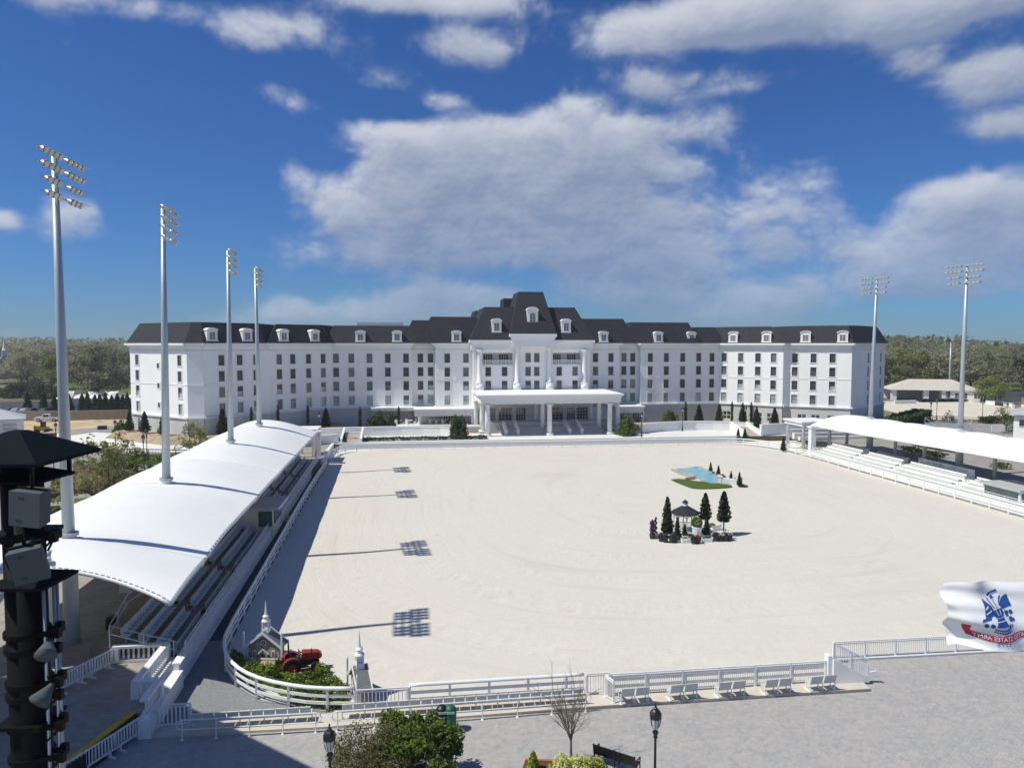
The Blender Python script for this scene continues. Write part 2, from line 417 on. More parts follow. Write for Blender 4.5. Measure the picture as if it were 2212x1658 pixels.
def paver_mat():
    m, nt, b = new_mat('cobble_pavers', .85, .25)
    v = coords(nt, 'World')
    rot = nt.nodes.new('ShaderNodeMapping'); rot.inputs['Rotation'].default_value = (0, 0, R(-34)); nt.links.new(v, rot.inputs['Vector'])
    w = _n(nt, 'ShaderNodeTexNoise', Scale=.7, Detail=2); nt.links.new(v, w.inputs['Vector'])
    va = nt.nodes.new('ShaderNodeVectorMath'); va.operation = 'MULTIPLY_ADD'; va.inputs[1].default_value = (.45, .45, 0)
    nt.links.new(w.outputs['Color'], va.inputs[0]); nt.links.new(rot.outputs[0], va.inputs[2])
    br = _n(nt, 'ShaderNodeTexBrick', Scale=1.0); br.offset = .5
    br.inputs['Mortar Size'].default_value = .007; br.inputs['Brick Width'].default_value = .30; br.inputs['Row Height'].default_value = .16
    br.inputs['Color1'].default_value = (0, 0, 0, 1); br.inputs['Color2'].default_value = (1, 1, 1, 1); br.inputs['Mortar'].default_value = (.5, .5, .5, 1)
    br.inputs['Bias'].default_value = 0
    nt.links.new(va.outputs[0], br.inputs['Vector'])
    col = ramp(nt, br.outputs['Color'], [(0, (.295, .298, .298)), (.3, (.35, .348, .34)), (.55, (.385, .37, .35)), (.78, (.325, .328, .328)), (1, (.415, .40, .38))])
    big = noisef(nt, v, 1.1, 6, .72, .8)
    col = mixc(nt, M('MULTIPLY_ADD', big, 2.2, -.75, nt=nt, clamp=True), col, (.44, .40, .37), 'MIX')
    big2 = noisef(nt, v, .8, 6, .75)
    col = mixc(nt, M('MULTIPLY_ADD', big2, 3.0, -1.45, nt=nt, clamp=True), col, (.285, .302, .312))
    grain = noisef(nt, v, 3.0, 5, .7)
    col = mixc(nt, .8, col, ramp(nt, grain, [(.3, (.84, .84, .84)), (.7, (1.14, 1.13, 1.12))]), 'MULTIPLY')
    col = mixc(nt, M('MULTIPLY', br.outputs['Fac'], .45, nt=nt), col, (.26, .25, .24))
    nt.links.new(col, b.inputs['Base Color'])
    bump(nt, b, M('SUBTRACT', grain, br.outputs['Fac'], nt=nt), .5, .02)
    return m
MT['paver'] = paver_mat()
def paver2():
    m, nt, b = new_mat('beige_pavers', .85, .2)
    v = coords(nt, 'World')
    br = _n(nt, 'ShaderNodeTexBrick', Scale=1.0)
    br.inputs['Mortar Size'].default_value = .012; br.inputs['Brick Width'].default_value = .6; br.inputs['Row Height'].default_value = .3
    br.inputs['Color1'].default_value = (.29, .265, .23, 1); br.inputs['Color2'].default_value = (.36, .335, .30, 1); br.inputs['Mortar'].default_value = (.25, .23, .2, 1)
    nt.links.new(v, br.inputs['Vector'])
    n = noisef(nt, v, .5, 5)
    nt.links.new(mixc(nt, .6, br.outputs['Color'], ramp(nt, n, [(.3, (.75, .75, .75)), (.7, (1.15, 1.15, 1.15))]), 'MULTIPLY'), b.inputs['Base Color'])
    return m
MT['paver2'] = paver2()
def shingle():
    m, nt, b = new_mat('dark_shingles', .8, .25)
    v = coords(nt, 'World', (1, 1, 1))
    s = nt.nodes.new('ShaderNodeSeparateXYZ'); nt.links.new(v, s.inputs[0])
    n = noisef(nt, v, 2.2, 6, .7)
    c = ramp(nt, n, [(.25, (.016, .017, .021)), (.5, (.027, .029, .035)), (.75, (.043, .045, .053))])
    nt.links.new(c, b.inputs['Base Color'])
    st = M('SINE', M('MULTIPLY', s.outputs[2], 20.0, nt=nt), nt=nt)
    bump(nt, b, M('ADD', st, n, nt=nt), .35, .03)
    return m
MT['shingle'] = shingle()
def stone():
    m, nt, b = new_mat('fieldstone', .85, .2)
    v = coords(nt, 'Object')
    vo = _n(nt, 'ShaderNodeTexVoronoi', Scale=7.0); nt.links.new(v, vo.inputs['Vector'])
    ve = _n(nt, 'ShaderNodeTexVoronoi', Scale=7.0); ve.feature = 'DISTANCE_TO_EDGE'; nt.links.new(v, ve.inputs['Vector'])
    sp = nt.nodes.new('ShaderNodeSeparateColor'); nt.links.new(vo.outputs['Color'], sp.inputs[0])
    c = ramp(nt, sp.outputs[0], [(0, (.16, .15, .14)), (.4, (.30, .265, .21)), (.7, (.44, .40, .32)), (1, (.24, .24, .245))])
    e = M('LESS_THAN', ve.outputs['Distance'], .05, nt=nt)
    nt.links.new(mixc(nt, e, c, (.36, .34, .3)), b.inputs['Base Color'])
    bump(nt, b, ve.outputs['Distance'], .6, .05)
    return m
MT['stone'] = stone()
MT['church_roof'] = simple('grey_shingle_sheet', (.17, .175, .185), .8, .2, var=.2, scale=6)
def foliage(name, cols, trans=.25, scale=.5):
    m, nt, b = new_mat(name, .65, .2)
    oi = nt.nodes.new('ShaderNodeObjectInfo'); v = coords(nt, 'Object')
    n = noisef(nt, v, scale, 3)
    n2 = noisef(nt, v, scale * 7, 3)
    f = M('ADD', M('MULTIPLY', n, .55, nt=nt), M('ADD', M('MULTIPLY', n2, .45, nt=nt), M('MULTIPLY_ADD', oi.outputs['Random'], .24, -.12, nt=nt), nt=nt), nt=nt)
    c = ramp(nt, f, [(.32, cols[0]), (.5, cols[1]), (.68, cols[2])])
    nt.links.new(c, b.inputs['Base Color'])
    tr = nt.nodes.new('ShaderNodeBsdfTranslucent'); nt.links.new(c, tr.inputs['Color'])
    ms = nt.nodes.new('ShaderNodeMixShader'); ms.inputs[0].default_value = trans
    out = nt.nodes['Material Output']
    nt.links.new(b.outputs[0], ms.inputs[1]); nt.links.new(tr.outputs[0], ms.inputs[2]); nt.links.new(ms.outputs[0], out.inputs['Surface'])
    return m
MT['conifer'] = foliage('conifer_foliage', [(.012, .022, .010), (.026, .042, .018), (.055, .075, .028)], .15, 1.2)
MT['evergreen'] = foliage('evergreen_foliage', [(.025, .05, .008), (.08, .13, .018), (.17, .22, .04)], .35, 1.0)
MT['olive'] = foliage('olive_oak_foliage', [(.16, .165, .06), (.26, .26, .10), (.35, .345, .14)], .5, .25)
MT['olivedark'] = foliage('olive_shrub_foliage', [(.05, .048, .022), (.10, .095, .042), (.17, .155, .07)], .25, 1.0)
MT['greybrown'] = foliage('grey_brown_oak_twigs', [(.20, .19, .115), (.315, .30, .19), (.42, .40, .26)], .5, .25)
MT['leafgreen'] = foliage('spring_oak_foliage', [(.12, .16, .04), (.23, .28, .075), (.35, .40, .12)], .5, .25)
MT['hedge'] = foliage('hedge_foliage', [(.018, .035, .010), (.04, .07, .018), (.08, .115, .03)], .25, 1.0)
MT['limegreen'] = foliage('lime_shrub_foliage', [(.30, .36, .06), (.52, .56, .17), (.70, .70, .32)], .3, 3.0)
MT['brightgreen'] = foliage('bright_green_foliage', [(.06, .10, .01), (.17, .24, .022), (.32, .40, .045)], .3, 1.2)
MT['twig'] = foliage('bare_twigs', [(.07, .055, .04), (.13, .105, .08), (.2, .16, .12)], .0, 2.0)
def grass_mat(name, a, b_, c, sc=.12):
    m, nt, b = new_mat(name, .9, .1)
    v = coords(nt, 'World'); n = noisef(nt, v, sc, 6, .65)
    nt.links.new(ramp(nt, n, [(.3, a), (.5, b_), (.7, c)]), b.inputs['Base Color'])
    bump(nt, b, noisef(nt, v, 3, 4), .5, .1)
    return m
MT['ground'] = grass_mat('far_ground', (.09, .085, .045), (.16, .14, .085), (.25, .22, .15), .03)
MT['lawn'] = grass_mat('lawn', (.045, .075, .02), (.085, .125, .03), (.14, .175, .055), .08)
MT['turf'] = grass_mat('artificial_turf', (.045, .085, .018), (.07, .115, .025), (.10, .15, .035), 1.5)
def membrane_mat():
    m = MT['membrane']; nt = m.node_tree; b = nt.nodes['Principled BSDF']; tr = nt.nodes.new('ShaderNodeBsdfTranslucent'); tr.inputs['Color'].default_value = (.85, .84, .80, 1)
    ms = nt.nodes.new('ShaderNodeMixShader'); ms.inputs[0].default_value = .045; nt.links.new(b.outputs[0], ms.inputs[1]); nt.links.new(tr.outputs[0], ms.inputs[2]); nt.links.new(ms.outputs[0], nt.nodes['Material Output'].inputs['Surface'])
membrane_mat()
def water_mat():
    m, nt, b = new_mat('painted_pond_water', .15, .5)
    v = coords(nt, 'World'); n = noisef(nt, v, .9, 4)
    nt.links.new(ramp(nt, n, [(.3, (.16, .42, .56)), (.7, (.30, .56, .66))]), b.inputs['Base Color']); return m
MT['water'] = water_mat()
# ------------------------------------------------------------------ ground and paving
EDGE_X = -14.9            # left terrace edge
def poly(name, pts, z, mat, kind='structure'):
    mb = MB(); mb.face([(p[0], p[1], z) for p in pts]); return struct(name, mb, MT[mat] if isinstance(mat, str) else mat, kind=kind)
def ppoly(name, px, z, mat, zz=None):
    return poly(name, [G(x, y, z) for x, y in px], zz if zz is not None else z, mat)
Z1 = 1.0
pe = [(-14.2, 38.6), tuple(G(130, 1658, 1)[:2])]
dx, dy = pe[1][0] - pe[0][0], pe[1][1] - pe[0][1]
pe_far = (pe[0][0] + dx * 5, pe[0][1] + dy * 5)
mb = MB()
BIG = 3500
# sunken floor (arena, lane, plaza) and the higher ground all round it
inner = [(EDGE_X, 139.2), (EDGE_X, 38.6), pe[0], pe_far, (pe_far[0], -70), (79, -70), (79, 139.2)]
mb.face([(x, y, -.10) for x, y in reversed(inner)])
for i in range(len(inner)):
    a, b = inner[i], inner[(i + 1) % len(inner)]
    mb.face([(a[0], a[1], -.10), (b[0], b[1], -.10), (b[0], b[1], Z1 - .04), (a[0], a[1], Z1 - .04)])
zo = Z1 - .04
B4 = [(-BIG, -BIG), (BIG, -BIG), (BIG, BIG), (-BIG, BIG)]
def q4(*p): mb.face([(a, b, zo) for a, b in p])
q4((-BIG, 139.2), inner[0], (79, 139.2), (BIG, 139.2), (BIG, BIG), (-BIG, BIG))
q4((79, -70), (BIG, -70), (BIG, 139.2), (79, 139.2))
q4((-BIG, -BIG), (BIG, -BIG), (BIG, -70), (79, -70), inner[4], (-BIG, -70))
q4((-BIG, -70), inner[4], inner[3], (-BIG, inner[3][1]))
q4((-BIG, inner[3][1]), inner[3], inner[2], inner[1], inner[0], (-BIG, 139.2))
struct('ground', mb, MT['ground'])

# arena sand, finely gridded with a little real unevenness
def arena():
    x0, x1, y0, y1 = -12.4, 70.5, 38.9, 137.2
    nx, ny = 84, 140; vs = []; fs = []
    XL = [(38.9, -3.2), (39.6, -5.8), (41.1, -8.6), (43.4, -10.6), (46.4, -11.75), (50, -12.15), (62, -12.5), (84, -13.15), (118.5, -13.65), (129, -13.6), (133.2, -12.9), (136.2, -10.5), (137.2, -6)]
    def interp(v, T):
        for (a, p), (b, q) in zip(T[:-1], T[1:]):
            if v <= b: return p + (q - p) * max(0, v - a) / (b - a)
        return T[-1][1]
    for j in range(ny + 1):
        for i in range(nx + 1):
            y = y0 + (y1 - y0) * j / ny; xl = interp(y, XL); x = xl + (x1 - xl) * i / nx
            if x > 26.2 and y < 41.3 - .02 * (x - 26.2): y = 41.3 - .02 * (x - 26.2)
            e = min(i, nx - i, j, ny - j)
            z = 0 if e == 0 else .018 * math.sin(x * .7 + 2 * math.sin(y * .21)) + .014 * math.sin(y * .9 + x * .3)
            vs.append((x, y, z))
    for j in range(ny):
        for i in range(nx):
            a = j * (nx + 1) + i; fs.append((a, a + 1, a + nx + 2, a + nx + 1))
    m = MB(); m.add(vs, fs); struct('arena_sand', m, MT['sand'], True)
arena()
poly('lane', [(-13.62, 38.75), (-11.0, 38.75), (-11.6, 50), (-13.3, 121), (-15.6, 124), (-14.7, 82), (-13.7, 48)], -.04, 'asphalt')
poly('grit_patch', [(-13.6, 38.75), (-3.0, 38.8), (-6.5, 40.2), (-9.6, 42.6), (-11.4, 46.0), (-12.2, 50), (-13.75, 50)], -.03, 'grit')
poly('plaza', [(-70, -60), (78.5, -60), (78.5, 41.5), (26.2, 41.45), (26.2, 37.2), (-13.6, 37.7), (-14.1, 38.5)], -.012, 'paver')
mb = MB(); mb.prism([(-13.2, 37.72), (-4.6, 37.42), (10.0, 37.55), (26.2, 37.3), (26.3, 38.8), (-13.2, 38.8)], -.1, .11)
struct('walkway', mb, MT['concrete'])
mb = MB(); mb.prism([(26.35, 41.05), (78, 39.9), (78, 40.45), (26.35, 41.6)], -.1, .12); struct('plaza_kerb', mb, MT['stucco_grey'])
poly('track_apron', [(-14.9, 134.2), (60, 132.5), (68, 128), (69.6, 119), (69.9, 46), (78.9, 46), (78.9, 139.1), (-14.9, 139.1)], -.075, 'whiteroad')
poly('lane_end', [(-14.85, 119), (-13.3, 119), (-12.9, 134.1), (-14.85, 134.1)], -.07, 'whiteroad')
# left terrace paving
poly('terrace_paving', [pe[0], (EDGE_X - .02, 38.65), (EDGE_X - .02, 139), (-75, 139), (-75, pe_far[1]), pe_far], Z1 - .028, 'paver2')
ppoly('white_road', [(110, 932), (200, 926), (320, 936), (450, 948), (560, 950), (560, 966), (440, 984), (270, 977), (150, 957), (60, 960), (60, 945)], Z1, 'whiteroad', Z1 - .020)
ppoly('white_apron', [(60, 948), (250, 942), (250, 968), (130, 992), (60, 996)], Z1, 'whiteroad', Z1 - .016)
ppoly('sandy_ground', [(20, 903), (285, 897), (420, 920), (440, 946), (320, 935), (210, 924), (60, 936)], Z1, 'dirt', Z1 - .024)
ppoly('site_road', [(130, 930), (280, 916), (420, 926), (470, 944), (330, 940), (205, 933), (150, 940)], Z1, 'road', Z1 - .012)
ppoly('garden_path', [(160, 985), (330, 975), (455, 985), (330, 1062), (225, 1110), (150, 1145), (90, 1145), (90, 1000)], Z1, 'road', Z1 - .008)
ppoly('garden_bed', [(108, 1060), (150, 1040), (160, 1005), (215, 1000), (262, 1010), (275, 1044), (235, 1062), (160, 1062), (130, 1082), (108, 1085)], Z1, 'soil', Z1 - .004)
ppoly('lawn', [(150, 1078), (230, 1070), (285, 1056), (300, 1052), (215, 1105), (150, 1140)], Z1, 'lawn', Z1)
ppoly('roadside_lawn', [(275, 983), (450, 972), (470, 985), (380, 1003), (270, 1003)], Z1, 'lawn', Z1)
ppoly('far_lawn', [(105, 816), (285, 812), (285, 846), (120, 850)], Z1, 'lawn', Z1 - .02)
ppoly('car_park', [(0, 868), (285, 862), (285, 884), (0, 896)], Z1, 'asphalt', Z1 - .018)
# terrace before the hotel
poly('forecourt', [(-28, 139.3), (82, 139.3), (82, 152), (-28, 152)], Z1 - .03, 'whiteroad')
poly('hotel_terrace_bed', [(-70, 152), (100, 152), (130, 175), (-90, 175)], Z1 - .026, 'mulch')
# right hand side
ppoly('practice_arena', [(1905, 866), (2080, 866), (2192, 874), (2192, 903), (2125, 905), (2010, 907), (1905, 884)], Z1, 'sand_far', Z1 - .02)
ppoly('car_road', [(1988, 914), (2200, 908), (2240, 980), (2240, 1012), (1930, 985), (1905, 930)], Z1, 'road', Z1 - .026)
ppoly('far_road', [(2095, 850), (2240, 838), (2240, 866), (2180, 868), (2110, 862)], Z1, 'asphalt', Z1 - .022)
ppoly('far_verge', [(2080, 842), (2240, 822), (2240, 838), (2110, 850)], Z1, 'lawn', Z1 - .024)
ppoly('right_concourse', [(1740, 955), (1900, 940), (2240, 1000), (2400, 1110), (2300, 1110), (2212, 1085), (1960, 1010), (1740, 968)], Z1, 'paver2', Z1 - .015)
# ------------------------------------------------------------------ plants kit
import numpy as np
def leafcloud(pts, size, rng, flat=0.0, asp=1.0, up=.9):
    """many small leaf faces at the given points (numpy n x 3)"""
    n = len(pts); nr = rng.normal(size=(n, 3)) + np.array([0, -.25, up * 1.0]); a = np.cross(nr, rng.normal(size=(n, 3))); a[:, 2] *= (1 - flat); a /= np.linalg.norm(a, axis=1)[:, None] + 1e-9
    b = np.cross(nr, a) + rng.normal(scale=.15, size=(n, 3)); b -= a * (a * b).sum(1)[:, None]; b /= np.linalg.norm(b, axis=1)[:, None] + 1e-9
    s = size * rng.uniform(.6, 1.3, size=(n, 1)); a = a * s * asp; b = b * s / asp
    c = np.stack([pts - a * .5 - b * .22, pts + a * .06 - b * .5, pts + a * .5 + b * .18, pts - a * .08 + b * .5], 1).reshape(-1, 3)
    return c
def quadmesh(name, c, mat):
    me = bpy.data.meshes.new(name); n = len(c) // 4
    me.vertices.add(len(c)); me.vertices.foreach_set('co', c.astype(np.float32).ravel())
    me.loops.add(4 * n); me.loops.foreach_set('vertex_index', np.arange(4 * n, dtype=np.int32))
    me.polygons.add(n); me.polygons.foreach_set('loop_start', np.arange(0, 4 * n, 4, dtype=np.int32))
    me.update(); me.validate(); me.materials.append(mat); return me
def limb(mb, p, d, L, r, depth, rng, ends, spread=.6, n=6):
    pts = [Vector(p)]; d = Vector(d).normalized()
    for k in range(3):
        d = (d + Vector(rng.normal(scale=.13, size=3))).normalized(); pts.append(pts[-1] + d * (L / 3))
    mb.tube(pts, [r, r * .85, r * .72, r * .55], n if depth > 1 else 4, False)
    if depth <= 0: ends.append(pts[-1]); return
    for k in range(int(rng.integers(2, 4))):
        nd = (d + Vector(rng.normal(scale=spread, size=3)) + Vector((0, 0, .12))).normalized()
        limb(mb, pts[-1] if k else pts[2], nd, L * rng.uniform(.62, .82), r * .55, depth - 1, rng, ends, spread, n)
def oak_meshes(seed, H, Wd, mat, nleaf, leaf, tall=.3, gaps=.25, bare=0.0):
    """a broad crown of leaf clumps over forking limbs; returns (trunk mesh, crown mesh)"""
    rng = np.random.default_rng(seed); mb = MB(); ends = []
    th = H * tall
    mb.tube([(0, 0, -.3), (.05, 0, th * .5), (0, .05, th)], [H * .035, H * .028, H * .024], 8, False)
    for k in range(5):
        t = 2 * PI * k / 5 + rng.uniform(-.4, .4)
        limb(mb, (0, 0, th * rng.uniform(.75, 1.0)), (math.cos(t), math.sin(t), rng.uniform(.5, 1.1)), H * .26, H * .016, 2, rng, ends, .55)
    trunk = mb.mesh('trunk', MT['bark'], True)
    cl = []
    nl = 34
    for k in range(nl):
        t = rng.uniform(0, 2 * PI); u = rng.uniform(0, 1) ** .6
        zz = rng.uniform(0, 1)
        rad = Wd / 2 * u * math.sqrt(max(.05, 1 - (zz * .95) ** 2.2)) * .92
        c = np.array([rad * math.cos(t), rad * math.sin(t), th * 1.0 + (H - th) * (.06 + .84 * zz)])
        r = Wd * rng.uniform(.085, .16); m = int(nleaf / nl * rng.uniform(.7, 1.3))
        d = rng.normal(size=(m, 3)); d /= np.linalg.norm(d, axis=1)[:, None]
        rr = r * rng.uniform(.35, 1.08, size=(m, 1)) ** .7
        cl.append(c + d * rr * np.array([1.15, 1.15, .8]))
    if ends:
        e = np.array([tuple(x) for x in ends]); k = max(1, int(nleaf * .25 / len(e)))
        cl.append(np.repeat(e, k, 0) + rng.normal(scale=Wd * .05, size=(len(e) * k, 3)))
    pts = np.concatenate(cl)
    if gaps: 
        g = np.sin(pts[:, 0] * 6.3 / Wd * 2.1 + seed) + np.sin(pts[:, 1] * 6.3 / Wd * 2.4 + 1.3 * seed) + np.sin(pts[:, 2] * 6.3 / H * 2.7 + .7 * seed)
        pts = pts[g > -1.5 + gaps * 1.6]
    return trunk, quadmesh('crown', leafcloud(pts, leaf, rng, 0, 1.15), mat)
def conifer_meshes(seed, H, Wd, mat, nleaf=900, leaf=.2, stem=.08, power=.8, round_=False, col=False):
    rng = np.random.default_rng(seed)
    z = rng.uniform(0, 1, nleaf) ** (1.25 if not col else 1.0)
    if col: prof = np.minimum(1, np.minimum(z * 6 + .35, (1 - z) * 5 + .12))
    else: prof = np.minimum((1 - z) ** power + .03, .62 + z * 3.2)
    t = rng.uniform(0, 2 * PI, nleaf)
    ring = 1 + .13 * np.sin(z * 40 + 2 * np.sin(t * 2 + seed)) + .1 * np.sin(t * 3 + seed + z * 9)
    r = Wd / 2 * prof * ring * rng.uniform(.45, 1.06, nleaf) ** .6
    pts = np.stack([r * np.cos(t), r * np.sin(t), H * stem + z * H * (1 - stem)], 1)
    mb = MB(); mb.tube([(0, 0, -.1), (0, 0, H * .5), (0, 0, H * .94)], [Wd * .045 + .015, Wd * .03 + .01, .01], 6)
    # dark twiggy core so the crown is not hollow
    core = MB(); core.lathe([(Wd * .1, H * stem + .02 * H), (Wd * .3, H * (stem + .1)), (Wd * .26, H * .35), (Wd * .14, H * .65), (.01, H * .93)] if not col else [(Wd * .2, H * stem), (Wd * .34, H * .3), (Wd * .3, H * .7), (.02, H * .96)], 7)
    c = leafcloud(pts, leaf, rng, .2, 1.1)
    me = quadmesh('crown', c, mat)
    bm = bmesh.new(); bm.from_mesh(me); tmp = core.mesh('core', mat); bm.from_mesh(tmp); bm.to_mesh(me); bm.free(); bpy.data.meshes.remove(tmp)
    return mb.mesh('trunk', MT['bark'], True), me
def shrub_mesh(seed, sx, sy, sz, mat, n=900, leaf=.16, name='foliage'):
    rng = np.random.default_rng(seed); d = rng.normal(size=(n, 3)); d /= np.linalg.norm(d, axis=1)[:, None]
    d[:, 2] = np.abs(d[:, 2]); b = 1 + .14 * np.sin(d[:, 0] * 5 + seed) + .12 * np.sin(d[:, 1] * 6 + 2 * seed) + .1 * np.sin(d[:, 2] * 7)
    p = d * (b * rng.uniform(.4, 1.03, n) ** .5)[:, None] * np.array([sx / 2, sy / 2, sz])
    return quadmesh(name, leafcloud(p, leaf, rng), mat)
def ball_mesh(seed, r, mat, n=1500, leaf=.1, name='foliage'):
    rng = np.random.default_rng(seed); d = rng.normal(size=(n, 3)); d /= np.linalg.norm(d, axis=1)[:, None]
    return quadmesh(name, leafcloud(d * (r * rng.uniform(.7, 1.0, n) ** .5)[:, None], leaf, rng), mat)
def hedge_mesh(seed, L, Wd, H, mat, dens=160, leaf=.16, name='foliage'):
    rng = np.random.default_rng(seed); n = int(dens * L * (Wd + 2 * H) / 3)
    p = np.stack([rng.uniform(-L / 2, L / 2, n), rng.uniform(-Wd / 2, Wd / 2, n), H * rng.uniform(0, 1, n) ** .6], 1)
    p[:, 2] *= 1 + .12 * np.sin(p[:, 0] * 1.7 + seed) * np.sin(p[:, 0] * .6)
    return quadmesh(name, leafcloud(p, leaf, rng), mat)
def plant(name, label, cat, trunk, crown, loc, rz=0.0, group=None, sc=1.0, cname='crown', tname='trunk'):
    t = thing(name, label, cat, loc, rz, group)
    if trunk is not None: link(tname, trunk, t)
    link(cname, crown, t); t.scale = (sc, sc, sc) if isinstance(sc, (int, float)) else sc
    return t
# ------------------------------------------------------------------ the hotel
HB = (28.0, 165.0, Z1)
hotel = thing('hotel', 'long white five storey hotel with dark mansard roof beyond the sand arena', 'hotel', HB)
ZE, ZT = 20.0, 24.2                 # eaves, top of mansard
ROWS = [16.7, 13.55, 10.4, 7.15]    # window row centres
WW, WH = 1.26, 2.08
rngh = random.Random(11)
def win_meshes():
    fr = MB()
    w, h = WW / 2, WH / 2
    # raised moulding round the opening (local: x along the wall, -y outwards, z up)
    t = .17
    fr.bx(-w - t, w + t, -.07, .0, h, h + t + .05); fr.bx(-w - t - .05, w + t + .05, -.10, .0, -h - t, -h)
    fr.bx(-w - t, -w, -.06, .0, -h, h); fr.bx(w, w + t, -.06, .0, -h, h)
    fr.cur = 1; fr.bx(-w, w, .11, .15, -.03, .03); fr.bx(-w, -w + .05, .11, .15, -h, h); fr.bx(w - .05, w, .11, .15, -h, h)
    fr.bx(-w + .05, w - .05, .11, .15, h - .05, h); fr.bx(-w + .05, w - .05, .11, .15, -h, -h + .05)
    fm = fr.mesh('window', [MT['trim'], MT['sash']])
    pm = []
    for k in ('glass', 'glass_b', 'glass_c'):
        p = MB(); p.bx(-w, w, .16, .19, -h, h); pm.append(p.mesh('pane', MT[k]))
    half = []
    for k, lo in (('glass', 'glass_c'), ('glass', 'glass_b')):   # blind half drawn
        p = MB(); z = rngh.uniform(-.2, .3); p.bx(-w, w, .16, .19, z, h); p.cur = 1; p.bx(-w, w, .15, .18, -h, z); half.append(p.mesh('pane', [MT[k], MT[lo]]))
    return fm, pm, half
FM, PM, PH = win_meshes()
def wall_quads(mb, P, Q, z0, z1, wins, dep=.2):
    """wall face from P to Q (seen with P on the left) with real openings; wins: (centre along, centre z, w, h)"""
    P = Vector((P[0], P[1], 0)); Q = Vector((Q[0], Q[1], 0)); d = (Q - P); L = d.length; d.normalize(); nrm = Vector((d.y, -d.x, 0))
    xs = {0.0, L}; zs = {z0, z1}
    for a, z, w, h in wins: xs |= {round(a - w / 2, 4), round(a + w / 2, 4)}; zs |= {round(z - h / 2, 4), round(z + h / 2, 4)}
    xs = sorted(x for x in xs if -1e-6 <= x <= L + 1e-6); zs = sorted(z for z in zs if z0 - 1e-6 <= z <= z1 + 1e-6)
    pt = lambda a, z, o=0.0: P + d * a - nrm * o + Vector((0, 0, z))
    for i in range(len(xs) - 1):
        for j in range(len(zs) - 1):
            cx, cz = (xs[i] + xs[i + 1]) / 2, (zs[j] + zs[j + 1]) / 2
            if any(abs(cx - a) < w / 2 and abs(cz - z) < h / 2 for a, z, w, h in wins): continue
            mb.face([pt(xs[i], zs[j]), pt(xs[i + 1], zs[j]), pt(xs[i + 1], zs[j + 1]), pt(xs[i], zs[j + 1])])
    for a, z, w, h in wins:
        c = [(a - w / 2, z - h / 2), (a + w / 2, z - h / 2), (a + w / 2, z + h / 2), (a - w / 2, z + h / 2)]
        for k in range(4):
            p, q = c[k], c[(k + 1) % 4]
            mb.face([pt(*p), pt(*p, dep), pt(*q, dep), pt(*q)])
def wang(P, Q): return math.atan2(Q[1] - P[1], Q[0] - P[0])
def along(P, Q, px):
    """distance from P along PQ where picture column px meets the wall"""
    d = ray(px, 760); ux, uy = Q[0] - P[0], Q[1] - P[1]; L = math.hypot(ux, uy); ux /= L; uy /= L
    return _isect(d, P, ux, uy)
def _isect(d, P, ux, uy):
    # t*d = P + s*u
    det = d.x * (-uy) - d.y * (-ux)
    return (d.x * P[1] - d.y * P[0]) / det
def put_window(P, Q, a, z, row=None):
    L = math.hypot(Q[0] - P[0], Q[1] - P[1]); ux, uy = (Q[0] - P[0]) / L, (Q[1] - P[1]) / L
    o = link('window', FM, hotel, (P[0] + ux * a - HB[0], P[1] + uy * a - HB[1], z - HB[2]), wang(P, Q))
    r = rngh.random()
    if row == 3: me = PM[2] if r < .5 else PM[1] if r < .75 else rngh.choice(PH)
    elif row == 2: me = PM[0] if r < .45 else rngh.choice(PH) if r < .8 else PM[1]
    else: me = PM[0] if r < .72 else PM[1]
    link('pane', me, o)
def wing_wall(mb, P, Q, cols, z0=5.6, z1=ZE, rows=ROWS):
    wins = []
    for px in cols:
        a = along(P, Q, px)
        for k, z in enumerate(rows):
            wins.append((a, z, WW, WH)); put_window(P, Q, a, z, k)
    wall_quads(mb, P, Q, z0, z1, wins)
A_, B_, C_, D_, E_, F_ = C2W(-79.3, 149.5), C2W(-62.8, 139), C2W(-59.9, 139.6), C2W(-51.6, 150), C2W(-50.7, 150.4), C2W(-40.4, 162.0)
YM = 166.0
def mx_(px, y=YM): return AY(px, 742, y).x
wall = MB(); low = MB(); trim = MB(); corn = MB()
BK = 183.0
# plan of the facade, left to right
xr0, xr1 = mx_(889), mx_(940)
plan = [(A_, B_, [295.5, 387]), (B_, C_, []), (C_, D_, [477.8, 517.2, 552.3]), (D_, E_, []), (E_, F_, [602.8, 632, 666, 697.7])]
G0 = (mx_(714), YM)
xp0, xp1 = mx_(1022, 162), mx_(1274, 162)
plan += [(F_, G0, []), (G0, (xr0, YM), [725.5, 758.7, 798, 837.5, 876.9]),
         ((xr0, YM), (xr0, YM + 1.3), []), ((xr0, YM + 1.3), (xr1, YM + 1.3), [908, 930]), ((xr1, YM + 1.3), (xr1, YM - 2), []),
         ((xr1, YM - 2), (xp0 + .3, YM - 2), [966, 1006.4])]
xq1, xq2, xq3 = mx_(1337, YM), mx_(1383, YM), mx_(1551, YM + 1.5)
plan += [((xp1 - .3, YM - .5), (xq1, YM - .5), [1286.5, 1319.8]), ((xq1, YM - .5), (xq1, YM + 1.3), []), ((xq1, YM + 1.3), (xq2, YM + 1.3), [1348, 1367]),
         ((xq2, YM + 1.3), (xq2, YM - .5), []), ((xq2, YM - .5), (xq3, YM + .5), [1405, 1439.7, 1475, 1509.5, 1538.2])]
R0 = (xq3, YM + .5)
def at_depth(px, z): return C2W((px - 1106) / FPX * z, z)
R1, R2, R3, R4, R5 = at_depth(1692, 166.5), at_depth(1705, 167.2), at_depth(1840, 160.5), at_depth(1873, 164.5), at_depth(1911, 176)
